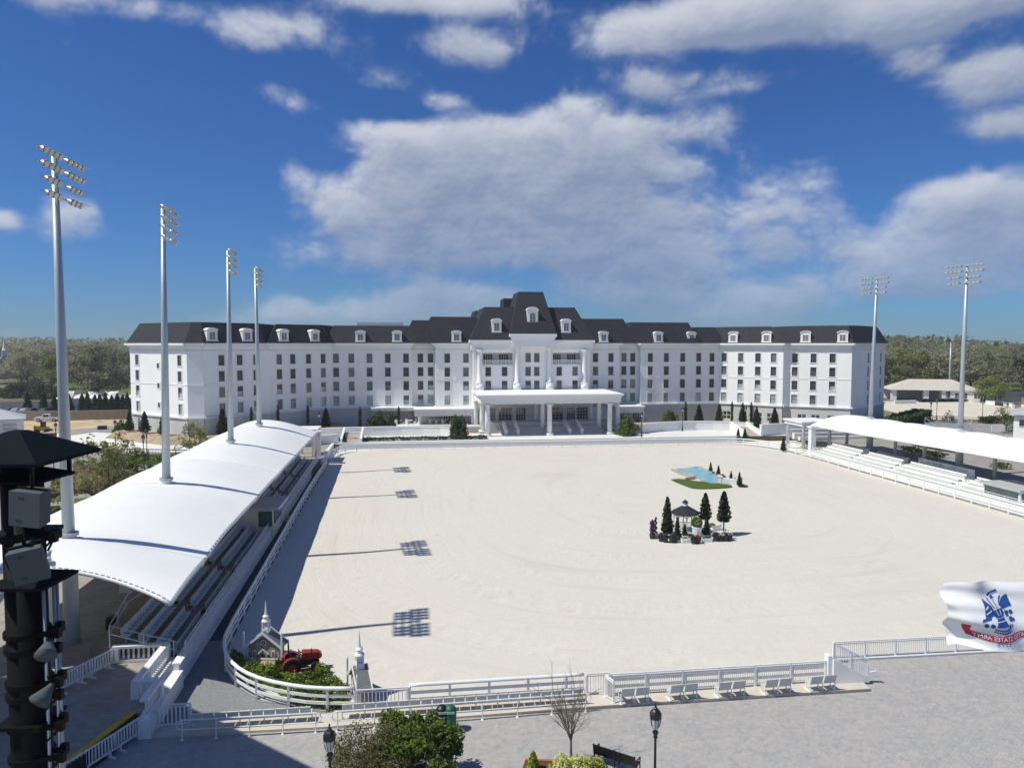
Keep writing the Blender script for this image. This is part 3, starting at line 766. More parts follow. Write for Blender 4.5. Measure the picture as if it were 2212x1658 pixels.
plan += [(R0, R1, [1564.6, 1600.4, 1637.7, 1671.5]), (R1, R2, []), (R2, R3, [1717.7, 1757.8, 1799]), (R3, R4, []), (R4, R5, [1876.5, 1903])]
for P, Q, cols in plan: wing_wall(wall, P, Q, cols)
# small stair windows on the sunlit end of the left wing
sw = MB(); sw.bx(-.62, .62, -.07, .0, -.75, .75); swm = sw.mesh('window', MT['trim'])
sp = MB(); sp.bx(-.36, .36, -.09, -.05, -.48, .48); spm = sp.mesh('pane', MT['glass'])
for z in (15.6, 11.6, 7.7):
    a = along(A_, B_, 341); L = math.hypot(B_[0] - A_[0], B_[1] - A_[1]); t = a / L
    o = link('window', swm, hotel, (A_[0] + (B_[0] - A_[0]) * t - HB[0], A_[1] + (B_[1] - A_[1]) * t - HB[1], z - HB[2]), wang(A_, B_)); link('pane', spm, o)
# back of the building and flat ends so that it is solid
back = [A_, (A_[0] + 10, A_[1] + 17), (F_[0] + 4, F_[1] + 20), (xq3, BK + 4), (R5[0] - 12, R5[1] + 12), R5]
for i in range(len(back) - 1): wall_quads(wall, back[i + 1], back[i], Z1 - .1, ZE, [])
part('wall', wall, MT['stucco'], hotel)
# ground storey, grey rusticated base set 12 cm out, with its own openings
def base_wall(P, Q, gcols):
    low = MB()
    d = Vector((Q[0] - P[0], Q[1] - P[1], 0)).normalized(); n = Vector((d.y, -d.x, 0)) * .12
    P2 = (P[0] + n.x, P[1] + n.y); Q2 = (Q[0] + n.x, Q[1] + n.y); wins = []
    for px in gcols:
        a = along(P2, Q2, px); wins.append((a, 2.75, 1.9, 2.0))
        o = link('window', GFM, hotel, (P2[0] + d.x * a - HB[0], P2[1] + d.y * a - HB[1], 2.75 - HB[2]), wang(P, Q)); link('pane', GPM, o)
    wall_quads(low, P2, Q2, Z1 - .1, 5.4, wins); part('base_wall', low, MT['stucco_grey'], hotel)
    trim.beam((P2[0], P2[1], 5.55), (Q2[0], Q2[1], 5.55), .55, .30)
    L = math.hypot(Q[0] - P[0], Q[1] - P[1])
    if L > 2.5: trim.beam((P[0] + n.x * .2, P[1] + n.y * .2, 11.95), (Q[0] + n.x * .2, Q[1] + n.y * .2, 11.95), .10, .10)
gf = MB()
for x0, x1, z0, z1 in ((-.95, -.86, -1, 1), (.86, .95, -1, 1), (-.86, .86, .9, 1), (-.86, .86, -1, -.9), (-.05, .05, -.9, .9), (-.86, -.05, -.05, .05), (.05, .86, -.05, .05)): gf.bx(x0, x1, .05, .12, z0, z1)
GFM = gf.mesh('window', MT['trim']); gp = MB(); gp.bx(-.9, .9, .13, .16, -.95, .95); GPM = gp.mesh('pane', MT['glass'])
gcols = {2: [480, 517], 5: [], 15: [1451], 16: [1572, 1607, 1640, 1668], 18: [1735, 1765, 1800], 6: [812, 850]}
for i, (P, Q, _) in enumerate(plan): base_wall(P, Q, gcols.get(i, []))
# eaves cornice and frieze follow the plan
def cornice(pts, z, out=.62):
    for i in range(len(pts) - 1):
        P, Q = Vector((*pts[i], 0)), Vector((*pts[i + 1], 0)); d = (Q - P)
        if d.length < .2: continue
        d.normalize(); n = Vector((d.y, -d.x, 0)); e = d * out * .75
        corn.beam(P - e + n * (out * .5) + Vector((0, 0, z - .22)), Q + e + n * (out * .5) + Vector((0, 0, z - .22)), out * 1.9, .42)
        corn.beam(P - e * .5 + n * (out * .2) + Vector((0, 0, z - .62)), Q + e * .5 + n * (out * .2) + Vector((0, 0, z - .62)), out, .36)
        corn.beam(P + n * .06 + Vector((0, 0, z - 1.55)), Q + n * .06 + Vector((0, 0, z - 1.55)), .14, .22)
segs = [p[0] for p in plan[:11]] + [plan[10][1]]
cornice(segs, ZE + .1)
cornice([plan[11][0]] + [p[1] for p in plan[11:]], ZE + .1)
part('cornice', corn, MT['trim'], hotel)
part('string_course', trim, MT['trim'], hotel)

# ---- mansard roofs
def inset(poly, d):
    n = len(poly); out = []
    for i in range(n):
        p0, p1, p2 = Vector(poly[i - 1]), Vector(poly[i]), Vector(poly[(i + 1) % n])
        a = (p1 - p0).normalized(); b = (p2 - p1).normalized(); na = Vector((-a.y, a.x)); nb = Vector((-b.y, b.x))
        k = na + nb; k = k / max(.3, k.length_squared) * 2 if k.length_squared > 1e-6 else na
        out.append(p1 + k * d)
    return out
def mansard(poly, z0, z1, ins, name='roof', mat='shingle', lip=.55):
    """poly counter-clockwise from above"""
    o = inset(poly, -lip); t = inset(poly, ins - lip); m = MB()
    m.loft([(p[0], p[1], z0) for p in o], [(p[0], p[1], z1) for p in t])
    return part(name, m, MT[mat], hotel)
z0 = ZE + .12
mansard([A_, B_, C_, D_, (D_[0] + 2, D_[1] + 14), (A_[0] + 10, A_[1] + 17)], z0, ZT, 2.1)
mansard([E_, F_, G0, (G0[0] + 3, BK), (F_[0] - 8, F_[1] + 19), (D_[0] - 2, D_[1] + 14)], z0 + .004, ZT - .05, 2.1)
def roofbox(x0, x1, y0, y1, z, ins=2.1, zb=None): return mansard([(x0, y0), (x1, y0), (x1, y1), (x0, y1)], zb or z0, z, ins)
xa = mx_(871)
roofbox(G0[0] - 1.0, xa + 3, YM, BK, ZT - .1)
roofbox(xa + .2, mx_(955), YM + .2, BK + .5, ZT + 1.2, 2.4, z0 + .005)
roofbox(mx_(914), xp0 + 3, YM - 2, BK + 1, ZT + 1.95, 2.4, z0 + .01)
roofbox(xp1 - 3, mx_(1366), YM - .4, BK + .4, ZT + 1.7, 2.4, z0 + .003)
roofbox(mx_(1352), mx_(1506), YM - .3, BK + .2, ZT + .9, 2.3, z0 + .007)
roofbox(mx_(1490), xq3 + .6, YM + .2, BK, ZT - .2, 2.1, z0 + .002)
mansard([R0, R1, (R1[0] + 1, R1[1] + 18), (R0[0] - 4, R0[1] + 20)], z0 + .001, ZT - .15, 2.1)
mansard([R2, R3, R4, R5, (R5[0] - 12, R5[1] + 12), (R1[0] + 1, R1[1] + 15)], z0, ZT - .1, 2.1)
scr = MB(); scr.bx(mx_(768), mx_(871), YM + 5, YM + 8, ZT - .6, ZT + .72); part('roof_screen', scr, MT['white'], hotel)
# ---- central pavilion
YP = 162.0
def px_(px, y=YP): return AY(px, 742, y).x
pv = MB(); pw = []
cols3 = [(1054.5, (1, 2)), (1090, (1, 2)), (1140.8, (0, 1, 2)), (1159.6, (0, 1, 2)), (1208, (1, 2)), (1242.6, (1, 2))]
P, Q = (xp0, YP), (xp1, YP)
for px, rws in cols3:
    a = along(P, Q, px)
    for k in rws: pw.append((a, ROWS[k] + .12, WW, WH)); put_window(P, Q, a, ROWS[k] + .12, k)
LOG = [(px_(1042.5), px_(1107.5)), (px_(1194.5), px_(1255))]
zl0, zl1 = 15.2, 17.9
for x0, x1 in LOG: pw.append(((x0 + x1) / 2 - xp0, (zl0 + zl1) / 2, x1 - x0, zl1 - zl0))
wall_quads(pv, P, Q, 5.4, 20.8, pw, .25)
wall_quads(pv, (xp0, YM + 2), P, 5.4, 20.8, []); wall_quads(pv, Q, (xp1, YM + 2), 5.4, 20.8, [])
for x0, x1 in LOG:      # loggia room behind the opening
    pv.face([(x0, YP + 2.6, zl0), (x1, YP + 2.6, zl0), (x1, YP + 2.6, zl1), (x0, YP + 2.6, zl1)])
    pv.face([(x0, YP + .2, zl0), (x1, YP + .2, zl0), (x1, YP + 2.6, zl0), (x0, YP + 2.6, zl0)])
    pv.face([(x0, YP + 2.6, zl1), (x1, YP + 2.6, zl1), (x1, YP + .2, zl1), (x0, YP + .2, zl1)])
    pv.face([(x0, YP + .2, zl0), (x0, YP + 2.6, zl0), (x0, YP + 2.6, zl1), (x0, YP + .2, zl1)])
    pv.face([(x1, YP + 2.6, zl0), (x1, YP + .2, zl0), (x1, YP + .2, zl1), (x1, YP + 2.6, zl1)])
part('pavilion_wall', pv, MT['stucco'], hotel)
for x0, x1 in LOG:
    b = MB(); b.bx(x0, x1, YP - .12, YP + .08, zl0 - .1, zl0 + .06); b.bx(x0, x1, YP - .14, YP + .1, zl0 + .95, zl0 + 1.08)
    n = int((x1 - x0) / .22)
    for k in range(n): b.bx(x0 + (k + .3) * (x1 - x0) / n, x0 + (k + .3) * (x1 - x0) / n + .1, YP - .06, YP + .04, zl0 + .06, zl0 + .95)
    b.bx(x0, x1, YP - .05, YP + .02, zl0 - .35, zl0 - .1)
    part('balcony_rail', b, MT['trim'], hotel)
    w = (x1 - x0)
    for fx, fw in ((.06, .30), (.58, .32)):
        g = MB(); g.bx(x0 + w * fx, x0 + w * (fx + fw), YP + 2.5, YP + 2.56, zl0 + .1, zl1 - .35)
        for k in range(1, 5): pass
        o = part('window', g, MT['glass'], hotel)
        h = MB()
        for k in range(5): h.bx(x0 + w * (fx + fw * k / 4) - .05, x0 + w * (fx + fw * k / 4) + .05, YP + 2.42, YP + 2.49, zl0 + .1, zl1 - .35)
        part('mullion', h, MT['trim'], o)
# taller middle bay
xc0, xc1 = px_(1104), px_(1194)
ent = MB()
ent.bx(xp0 - .5, xp1 + .5, YP - .9, YP + 6, 18.6, 20.2); ent.bx(xp0 - .9, xp1 + .9, YP - 1.4, YP + 6, 20.2, 20.8)
ent.bx(xc0 - .1, xc1 + .1, YP - 1.6, YP + 6, 19.3, 21.5); ent.bx(xc0 - .55, xc1 + .55, YP - 2.1, YP + 6, 21.5, 22.2)
ent.bx(xc0 - .3, xc1 + .3, YP - 1.85, YP + 6, 21.1, 21.5)
part('entablature', ent, MT['trim'], hotel)
def giant_column(x, ztop, z0=9.4):
    c = MB(); y = YP - .72
    c.bx(x - .85, x + .85, y - .7, y + .7, z0, z0 + 1.5); c.bx(x - .92, x + .92, y - .76, y + .76, z0 + 1.5, z0 + 1.75)
    c.lathe([(.68, z0 + 1.75), (.7, z0 + 2.0), (.58, z0 + 2.15), (.55, (z0 + ztop) / 2), (.48, ztop - .9), (.52, ztop - .75), (.66, ztop - .55)], 14, (x, y, 0))
    c.bx(x - .74, x + .74, y - .66, y + .66, ztop - .55, ztop - .3); c.bx(x - .84, x + .84, y - .72, y + .72, ztop - .3, ztop - .002)
    part('column', c, MT['trim'], hotel, True)
for px, zt in ((1036.5, 18.6), (1117.5, 19.3), (1187.5, 19.3), (1263, 18.6)): giant_column(px_(px, YP - 1), zt)
def proof(x0, x1, y0, y1, zb, zt, tx0, tx1, ty, kind='roof'):
    m = MB(); m.loft([(x0, y0, zb), (x1, y0, zb), (x1, y1, zb), (x0, y1, zb)], [(tx0, ty, zt), (tx1, ty, zt), (tx1, y1 - 3, zt), (tx0, y1 - 3, zt)])
    part(kind, m, MT['shingle'], hotel)
proof(xp0 - .9, xp1 + .9, YP - 1.3, YP + 20, 20.81, 28.4, px_(1047, YP + 3), px_(1241, YP + 3), YP + 3.0)
proof(xc0 - .5, xc1 + .5, YP - 2.05, YP + 14, 22.21, 31.9, px_(1121, YP + 2), px_(1173.5, YP + 2), YP + 2.4)
bx0 = MB(); bx0.loft([(px_(1084, YP + 14), YP + 12, 25), (px_(1140, YP + 14), YP + 12, 25), (px_(1140, YP + 14), YP + 20, 25), (px_(1084, YP + 14), YP + 20, 25)], [(px_(1087, YP + 14), YP + 12.6, 31.0), (px_(1140, YP + 14), YP + 12.6, 31.0), (px_(1140, YP + 14), YP + 19.5, 31.0), (px_(1087, YP + 14), YP + 19.5, 31.0)])
part('roof_block', bx0, MT['shingle'], hotel)
rb = MB(); rb.loft([(px_(1016, 178), 178, 24), (px_(1060, 178), 178, 24), (px_(1060, 178), 188, 24), (px_(1016, 178), 188, 24)], [(px_(1030, 178), 179.5, 28.2), (px_(1060, 178), 179.5, 28.2), (px_(1060, 178), 186, 28.2), (px_(1026, 178), 186, 28.2)])
part('roof_block', rb, MT['shingle'], hotel)
# ---- dormers
def dormer_mesh(w, h, dep, arch=False):
    d = MB(); w2 = w / 2; n = 8; top = []
    for k in range(n + 1):
        t = PI * k / n; top.append((-w2 * math.cos(t), h * .78 + math.sin(t) * h * .22))
    prof = [(-w2, 0), (w2, 0)] + [(x, z) for x, z in reversed(top)]
    A = [(x, 0, z) for x, z in prof]; B = [(x, dep, z) for x, z in prof]
    d.loft(A, B)
    for k in range(n):
        sec = [(top[k][0], top[k][1] + .004), (top[k + 1][0], top[k + 1][1] + .004), (top[k + 1][0] * 1.12, top[k + 1][1] + .13), (top[k][0] * 1.12, top[k][1] + .13)]
        d.loft([(a, -.2, b) for a, b in sec], [(a, dep, b) for a, b in sec])
    d.bx(-w2 - .12, w2 + .12, -.14, .02, -.12, .06)
    ww, wh = w * .27, h * .56
    for x0, x1, z0, z1 in ((-ww - .09, -ww, .1 * h, .1 * h + wh + .09), (ww, ww + .09, .1 * h, .1 * h + wh + .09), (-ww, ww, .1 * h + wh, .1 * h + wh + .09)): d.bx(x0, x1, -.09, 0, z0, z1)
    me = d.mesh('dormer', MT['trim'])
    p = MB(); p.bx(-ww, ww, -.035, -.012, .1 * h, .1 * h + wh)
    if arch:
        p.v = []; p.f = []; p.m = []; pts = [(-ww, .1 * h), (ww, .1 * h)] + [(ww * math.cos(PI * k / 8), .1 * h + wh * .7 + ww * math.sin(PI * k / 8)) for k in range(9)]
        p.loft([(x, -.035, z) for x, z in pts], [(x, -.012, z) for x, z in pts])
    p.cur = 1
    p.bx(-.025, .025, -.06, -.036, .1 * h, .1 * h + wh * .98); p.bx(-ww, ww, -.06, -.037, .1 * h + wh * .33, .1 * h + wh * .33 + .04); p.bx(-ww, ww, -.06, -.037, .1 * h + wh * .66, .1 * h + wh * .66 + .04)
    return me, p.mesh('pane', [MT['glass_b'], MT['trim']])
DM, DP = dormer_mesh(2.15, 2.4, 2.2); DM2, DP2 = dormer_mesh(2.15, 3.0, 2.4); DM3, DP3 = dormer_mesh(2.5, 3.9, 2.6, True)
def dormer(P, Q, px, zb, me, pm, out=.0):
    a = along(P, Q, px); L = math.hypot(Q[0] - P[0], Q[1] - P[1]); t = a / L; d = ((Q[0] - P[0]) / L, (Q[1] - P[1]) / L); n = (d[1], -d[0])
    o = link('dormer', me, hotel, (P[0] + d[0] * a - n[0] * out - HB[0], P[1] + d[1] * a - n[1] * out - HB[1], zb - HB[2]), wang(P, Q)); link('pane', pm, o)
for px in (457, 533): dormer(C_, D_, px, 20.6, DM, DP, -.42)
for px in (612, 679): dormer(E_, F_, px, 20.6, DM, DP, -.42)
for px in (779, 858): dormer(G0, (xr0, YM), px, 20.5, DM, DP, -.42)
dormer((xr1, YM - 2), (xp0, YM - 2), 986, 20.5, DM, DP, -.42)
for px in (1303,): dormer((xp1, YM - .5), (xq1, YM - .5), px, 20.45, DM, DP, -.42)
for px in (1421, 1492): dormer((xq2, YM - .5), R0, px, 20.4, DM, DP, -.42)
for px in (1584, 1656): dormer(R0, R1, px, 20.4, DM, DP, -.42)
for px in (1740, 1820): dormer(R2, R3, px, 20.4, DM, DP, -.42)
for px in (1073, 1223): dormer((xp0, YP - .3), (xp1, YP - .3), px, 22.6, DM2, DP2, .0)
dormer((xp0, YP - .8), (xp1, YP - .8), 1150.5, 24.3, DM3, DP3, .0)
# ---- porte cochere over the arrival steps
YF = 145.5
X0, X1 = AY(1036, 860, YF).x, AY(1345, 860, YF).x
pc = MB()
pc.bx(X0 + .25, X1 - .25, YF + .25, YP - .25, 7.75, 8.9); pc.bx(X0, X1, YF, YP - .2, 8.9, 9.25); pc.bx(X0 - .3, X1 + .3, YF - .3, YP - .2, 9.25, 9.55)
pc.bx(X0 + .6, X1 - .6, YF + .6, YP - .4, 7.6, 7.75)
part('porch_roof', pc, MT['trim'], hotel)
def porch_column(x, y, z0, z1, r=.52):
    c = MB(); c.bx(x - r * 1.3, x + r * 1.3, y - r * 1.3, y + r * 1.3, z0, z0 + .5)
    c.lathe([(r, z0 + .5), (r * .95, (z0 + z1) / 2), (r * .85, z1 - .5), (r * 1.0, z1 - .35), (r * 1.15, z1 - .25)], 14, (x, y, 0)); c.bx(x - r * 1.3, x + r * 1.3, y - r * 1.3, y + r * 1.3, z1 - .25, z1 - .003)
    part('porch_column', c, MT['trim'], hotel, True)
for px in (1053, 1187, 1317):
    porch_column(AY(px, 930, YF + 1).x, YF + 1, Z1 - .04, 7.6, .55)
for px, y in ((1041, 151.5), (1172, 151.5), (1294, 151.5), (1028, 157.5), (1158, 157.5), (1276, 157.5), (1344 - 10, 151.5)): porch_column(AY(px, 905, y).x, y, Z1 + .2, 7.6, .5)
# porch floor, broad steps, cheek walls
st = MB(); xs0, xs1 = X0 + .8, X1 - 1
NST = 8
for k in range(NST): st.bx(xs0 + 4, xs1 - 2, 148.0 + k * .55, 148.0 + (k + 1) * .55 + (9 if k == NST - 1 else 0), Z1 - .05, Z1 + .16 * (k + 1))
part('porch_step', st, MT['stucco_grey'], hotel)
pf = MB(); pf.bx(X0 - 2, X1 + 2, 153.5, YM + 1, Z1 - .05, Z1 + 1.22); part('porch_floor', pf, MT['stucco_grey'], hotel)
for px in (1091, 1116, 1226, 1252):
    x = AY(px, 935, 150).x
    c = MB(); c.add([(x - .3, 147.6, Z1 - .05), (x + .3, 147.6, Z1 - .05), (x + .3, 153, Z1 - .05), (x - .3, 153, Z1 - .05), (x - .3, 147.6, Z1 + 1.1), (x + .3, 147.6, Z1 + 1.1), (x + .3, 153, Z1 + 2.4), (x - .3, 153, Z1 + 2.4)], [(3, 2, 1, 0), (4, 5, 6, 7), (0, 1, 5, 4), (1, 2, 6, 5), (2, 3, 7, 6), (3, 0, 4, 7)])
    part('stair_cheek', c, MT['trim'], hotel)
fr = MB(); fr.bx(X0 + 1.2, X1 - 2.5, 153.1, 153.4, Z1, Z1 + 2.1)
part('porch_parapet', fr, MT['stucco_grey'], hotel)
# doors and tall windows behind the porch
def glazed(x, y, w, z0, z1, cols=4, rows=4, name='french_door'):
    g = MB(); g.bx(x - w / 2, x + w / 2, y - .05, y - .01, z0, z1); o = part(name, g, MT['glass'], hotel)
    f = MB()
    for k in range(cols + 1): f.bx(x - w / 2 + w * k / cols - .05, x - w / 2 + w * k / cols + .05, y - .12, y - .052, z0, z1)
    for k in range(rows + 1): f.bx(x - w / 2, x + w / 2, y - .11, y - .053, z0 + (z1 - z0) * k / rows - .04, z0 + (z1 - z0) * k / rows + .04)
    part('muntin', f, MT['trim'], o)
lw = MB(); lw.bx(X0 - 12, X1 + 8, YP + .6, YP + 1.0, Z1, 5.4); part('lobby_wall', lw, MT['stucco'], hotel)
for px, w in ((1063, 1.5), (1091, 3.0), (1125, 2.2), (1200, 3.4), (1233, 2.0), (1258, 2.6)): glazed(AY(px, 895, YP + .6).x, YP + .6, w, 2.5, 5.3)
for px in (968,): glazed(AY(px, 905, YP + .6).x, YP + .6, 2.2, 2.4, 5.0)
for px in (1350, 1376): glazed(AY(px, 905, YP + .6).x, YP + .6, 2.2, 2.4, 5.0)
for px, y in ((1080, 158), (1110, 158), (1150, 158), (1212, 158), (1242, 158), (1300, 158)):
    l = MB(); x = AY(px, 895, y).x; l.lathe([(.02, 5.0), (.17, 5.1), (.2, 5.9), (.05, 6.05), (.02, 7.6)], 8, (x, y, 0)); part('hanging_lantern', l, MT['lamp_milk'], hotel)
# low side canopies either side of the porch
def side_canopy(px0, px1, y0, y1, z0, z1, posts):
    a, b = AY(px0, 885, y0).x, AY(px1, 885, y0).x; c = MB()
    c.bx(a, b, y0, y1, z0, z1 - .3); c.bx(a - .25, b + .25, y0 - .25, y1, z1 - .3, z1); part('side_canopy', c, MT['trim'], hotel)
    for p in posts: porch_column(AY(p, 905, y0 + .7).x, y0 + .7, Z1 + .1, z0, .38)
side_canopy(896, 1032, 157.5, YM - 2.1, 4.2, 5.75, (906, 1021))
side_canopy(1330, 1391, 158.5, YM - .6, 4.2, 5.75, (1388,))
side_canopy(803, 897, 163.0, YM - .15, 4.9, 5.7, ())
# ------------------------------------------------------------------ floodlight masts
def mast(name_lbl, x, y, z0, zt, rz, n_top=7, n_low=6, top_px=None, group='floodlight masts round the arena'):
    t = thing('floodlight_mast', name_lbl, 'light mast', (x, y, z0), rz, group)
    h = zt - z0
    if top_px:      # the masts stand slightly out of plumb
        d = ray(top_px, 742); want = d.x / d.y * y; tilt = math.atan2(want - x, h)
        t.rotation_euler = (Matrix.Rotation(tilt, 3, 'Y') @ Matrix.Rotation(rz, 3, 'Z')).to_euler()
    p = MB(); p.tube([(0, 0, 0), (0, 0, h * .5), (0, 0, h)], [.36, .29, .17], 14); part('pole', p, MT['steel'], t, True, False)
    c = MB(); c.tube([(0, 0, -.2), (0, 0, .0)], .58, 14); part('base_plate', c, MT['steel'], t, False, False)
    for k in range(4):
        z = h - .12 - k * .82; n = n_top if k < 2 else n_low; w = 5.3 if k < 2 else 4.5
        b = MB(); b.bx(-w / 2, w / 2, -.28, -.18, z - .05, z + .05); b.bx(-.12, .12, -.3, .1, z - .12, z + .12)
        arm = part('crossarm', b, MT['steel'], t, False, False)
        for j in range(n):
            lx = -w / 2 + w * (j + .5) / n
            if abs(lx) < w * .09: continue
            o = link('floodlight', FLOOD, t, (lx, -.34, z - .02)); o.rotation_euler = (0, 0, (j - n / 2) * .03)
            link('lens', FLENS, o)
    return t
fm = MB()
# visored lamp head facing -y and down
fm.tube([(0, .05, .02), (0, -.10, -.03), (0, -.26, -.11), (0, -.32, -.15)], [.07, .17, .22, .21], 10)
fm.add([(-.22, -.22, .07), (.22, -.22, .07), (.25, -.74, -.13), (-.25, -.74, -.13), (-.22, -.22, .09), (.22, -.22, .09), (.25, -.74, -.11), (-.25, -.74, -.11)], [(3, 2, 1, 0), (4, 5, 6, 7), (0, 1, 5, 4), (1, 2, 6, 5), (2, 3, 7, 6), (3, 0, 4, 7)])
fm.beam((0, .0, .0), (0, .1, .02), .08)
FLOOD = fm.mesh('floodlight', MT['alu'], False)
fl = MB(); fl.tube([(0, -.325, -.153), (0, -.34, -.16)], .19, 10); FLENS = fl.mesh('lens', MT['lampglass'])
POLES = [(-21.61, 48.6, 31.6, 'nearest and tallest looking floodlight mast, rising through the white canopy beside the dark tower'),
         (-21.7, 67.4, 31.8, 'second floodlight mast from the dark tower, rising through the middle of the left canopy'),
         (-22.3, 93.2, 31.4, 'third floodlight mast from the dark tower, in front of the left hotel wing'),
         (-22.7, 112.2, 31.2, 'fourth floodlight mast from the dark tower, at the far end of the left canopy')]
for (x, y, zt, lb), a, tp in zip(POLES, (90, 96, 96, 95), (131, 359.5, 496.5, 554.5)): mast(lb, x, y, 8.05, zt, R(a), 9, 8, tp)
mast('slender floodlight mast rising through the right canopy beside the end of the hotel', 78, 113.2, 7.55, 31.2, R(-90 + 18), 9, 8, 1890.5)
mast('floodlight mast on the right canopy standing before the distant woods and clubhouse', 78, 92.8, 7.95, 31.2, R(-90 + 18), 9, 8, 2083.5)
_p = G(2050, 862, 1)
mt = mast('thin distant floodlight mast standing behind the clubhouse sand ring', _p.x, _p.y, 1.0, 20.2, R(180), 3, 3)

# ------------------------------------------------------------------ canopies over the stands
def canopy(name, label, yN, yF, prof, seams, flip=1, bulge=.28, scoop=0.0):
    """prof(u, y) -> (x, z) with u 0 at the arena side .. 1 at the back"""
    t = thing(name, label, 'canopy', (prof(.5, (yN + yF) / 2)[0], (yN + yF) / 2, Z1))
    nu = 22; ys = []
    ss = sorted(seams); pts = [yN] + [s for s in ss if yN < s < yF] + [yF]
    for a, b in zip(pts[:-1], pts[1:]):
        for k in range(8): ys.append((a + (b - a) * k / 8, math.sin(PI * k / 8)))
    ys.append((yF, 0)); m = MB(); g = []; base = []
    for y, s in ys:
        row = []
        for i in range(nu + 1):
            u = i / nu; y0_ = yN + scoop * math.sin(PI * u) ** .8; yy = y if y >= pts[1] else y0_ + (y - yN) / (pts[1] - yN) * (pts[1] - y0_)
            x, z = prof(u, yy); sg = s ** .7
            z2 = z + bulge * sg * (.12 + .88 * math.sin(PI * min(1, max(0, u)))); row.append((x, yy, z2))
        g.append(row)
    vs = [p for r in g for p in r]; fs = []; n = nu + 1
    for j in range(len(g) - 1):
        for i in range(nu):
            q = (j * n + i, j * n + i + 1, (j + 1) * n + i + 1, (j + 1) * n + i); fs.append(q if flip > 0 else tuple(reversed(q)))
    m.add(vs, fs)
    lo = [(x, y, z - .05) for x, y, z in vs]; m.add(lo, [tuple(reversed(f)) for f in fs])
    part('membrane', m, MT['membrane'], t, True)
    # edge tubes with lacing
    e = MB()
    e.tube([(r[0][0], r[0][1], r[0][2] - .12) for r in g], .12, 8)
    part('edge_tube', e, MT['white'], t, True)
    e = MB(); e.tube([(p[0], p[1], p[2] - .12) for p in g[0]], .14, 8); part('edge_tube', e, MT['white'], t, True)
    e = MB(); e.tube([(r[-1][0], r[-1][1], r[-1][2] - .12) for r in g], .12, 8); part('edge_tube', e, MT['white'], t, True)
    e = MB(); e.tube([(p[0], p[1], p[2] - .12) for p in g[-1]], .14, 8); part('edge_tube', e, MT['white'], t, True)
    la = MB()
    for r0, r1 in zip(g[:-1], g[1:]):
        for k in range(4):
            a = Vector(r0[0]).lerp(Vector(r1[0]), k / 4); b = Vector(r0[0]).lerp(Vector(r1[0]), (k + .5) / 4); la.beam(a + Vector((0, 0, .015)), b + Vector((0, 0, .015)), .07, .05)
    for p, q in zip(g[0][:-1], g[0][1:]):
        for k in range(2):
            a = Vector(p).lerp(Vector(q), k / 2); b = Vector(p).lerp(Vector(q), (k + .55) / 2); la.beam(a + Vector((0, -.02, .02)), b + Vector((0, -.02, .02)), .08, .05)
    part('lacing', la, MT['steel'], t, kind='stuff')
    for s in ss:
        sm = MB()
        if yN + .5 < s < yF - .5: sm.tube([(prof(i / 16, s)[0], s, prof(i / 16, s)[1] + .02) for i in range(17)], .05, 5); part('seam_cable', sm, MT['membrane'], t)
    return t, g
# left stand -------------------------------------------------------
def profL(u, y):
    k = max(0.0, min(1.0, (y - 41) / 80)); dr = max(0, (48.6 - y) / 6.2); zf = 6.35 - .85 * k - .95 * max(0, (56 - y) / 13.6) ** 2; zc = 7.62 - .12 * k - 1.0 * dr ** 1.3
    x = -13.2 - 2.1 * k ** .85 - .35 * max(0, dr) - (15.6 - 2.0 * k) * u
    a = u / .62
    if u < .62: z = zf + (zc - zf) * math.sin(a * PI / 2)
    else: z = zc - ((u - .62) / .38) ** 2 * 1.6
    return x, z
YLN, YLF = 42.4, 121.0
cl, gl = canopy('grandstand_canopy', 'long white tensile canopy vaulting over the left seating beside the lane', YLN, YLF, profL, [48.6, 67.4, 80.3, 93.2, 112.2], -1, .5, 2.3)
for x, y, zt, lb in POLES:
    c = MB(); c.lathe([(.46, 0), (.44, 7.0), (.5, 7.7), (.5, 8.02)], 14, (x, y, Z1 - .03 - 1.0 + 1.0)); c.v = [(a, b, min(cz, 8.03)) for a, b, cz in c.v]
    part('column', c, MT['white'], cl, True)
for y in (45.6, 58, 75, 84, 103):
    c = MB(); x = -21.8; c.bx(x - .4, x + .4, y - .3, y + .3, Z1 - .03, 7.7); part('column', c, MT['white'], cl)
for y in (44.9,):
    b = MB(); pts = []
    for k in range(9):
        u = k / 8; pts.append((-25.6 + 4.6 * u, y, 2.2 + 5.2 * math.sin(u * PI / 2)))
    b.tube(pts, .17, 8); part('strut', b, MT['white'], cl, True)
for y in (48.6, 67.4, 93.2, 112.2):
    b = MB(); pts = [(profL(u, y)[0], y, profL(u, y)[1] - .35) for u in [i / 10 for i in range(11)]]; b.tube(pts, .16, 6); part('rafter', b, MT['white'], cl, True)
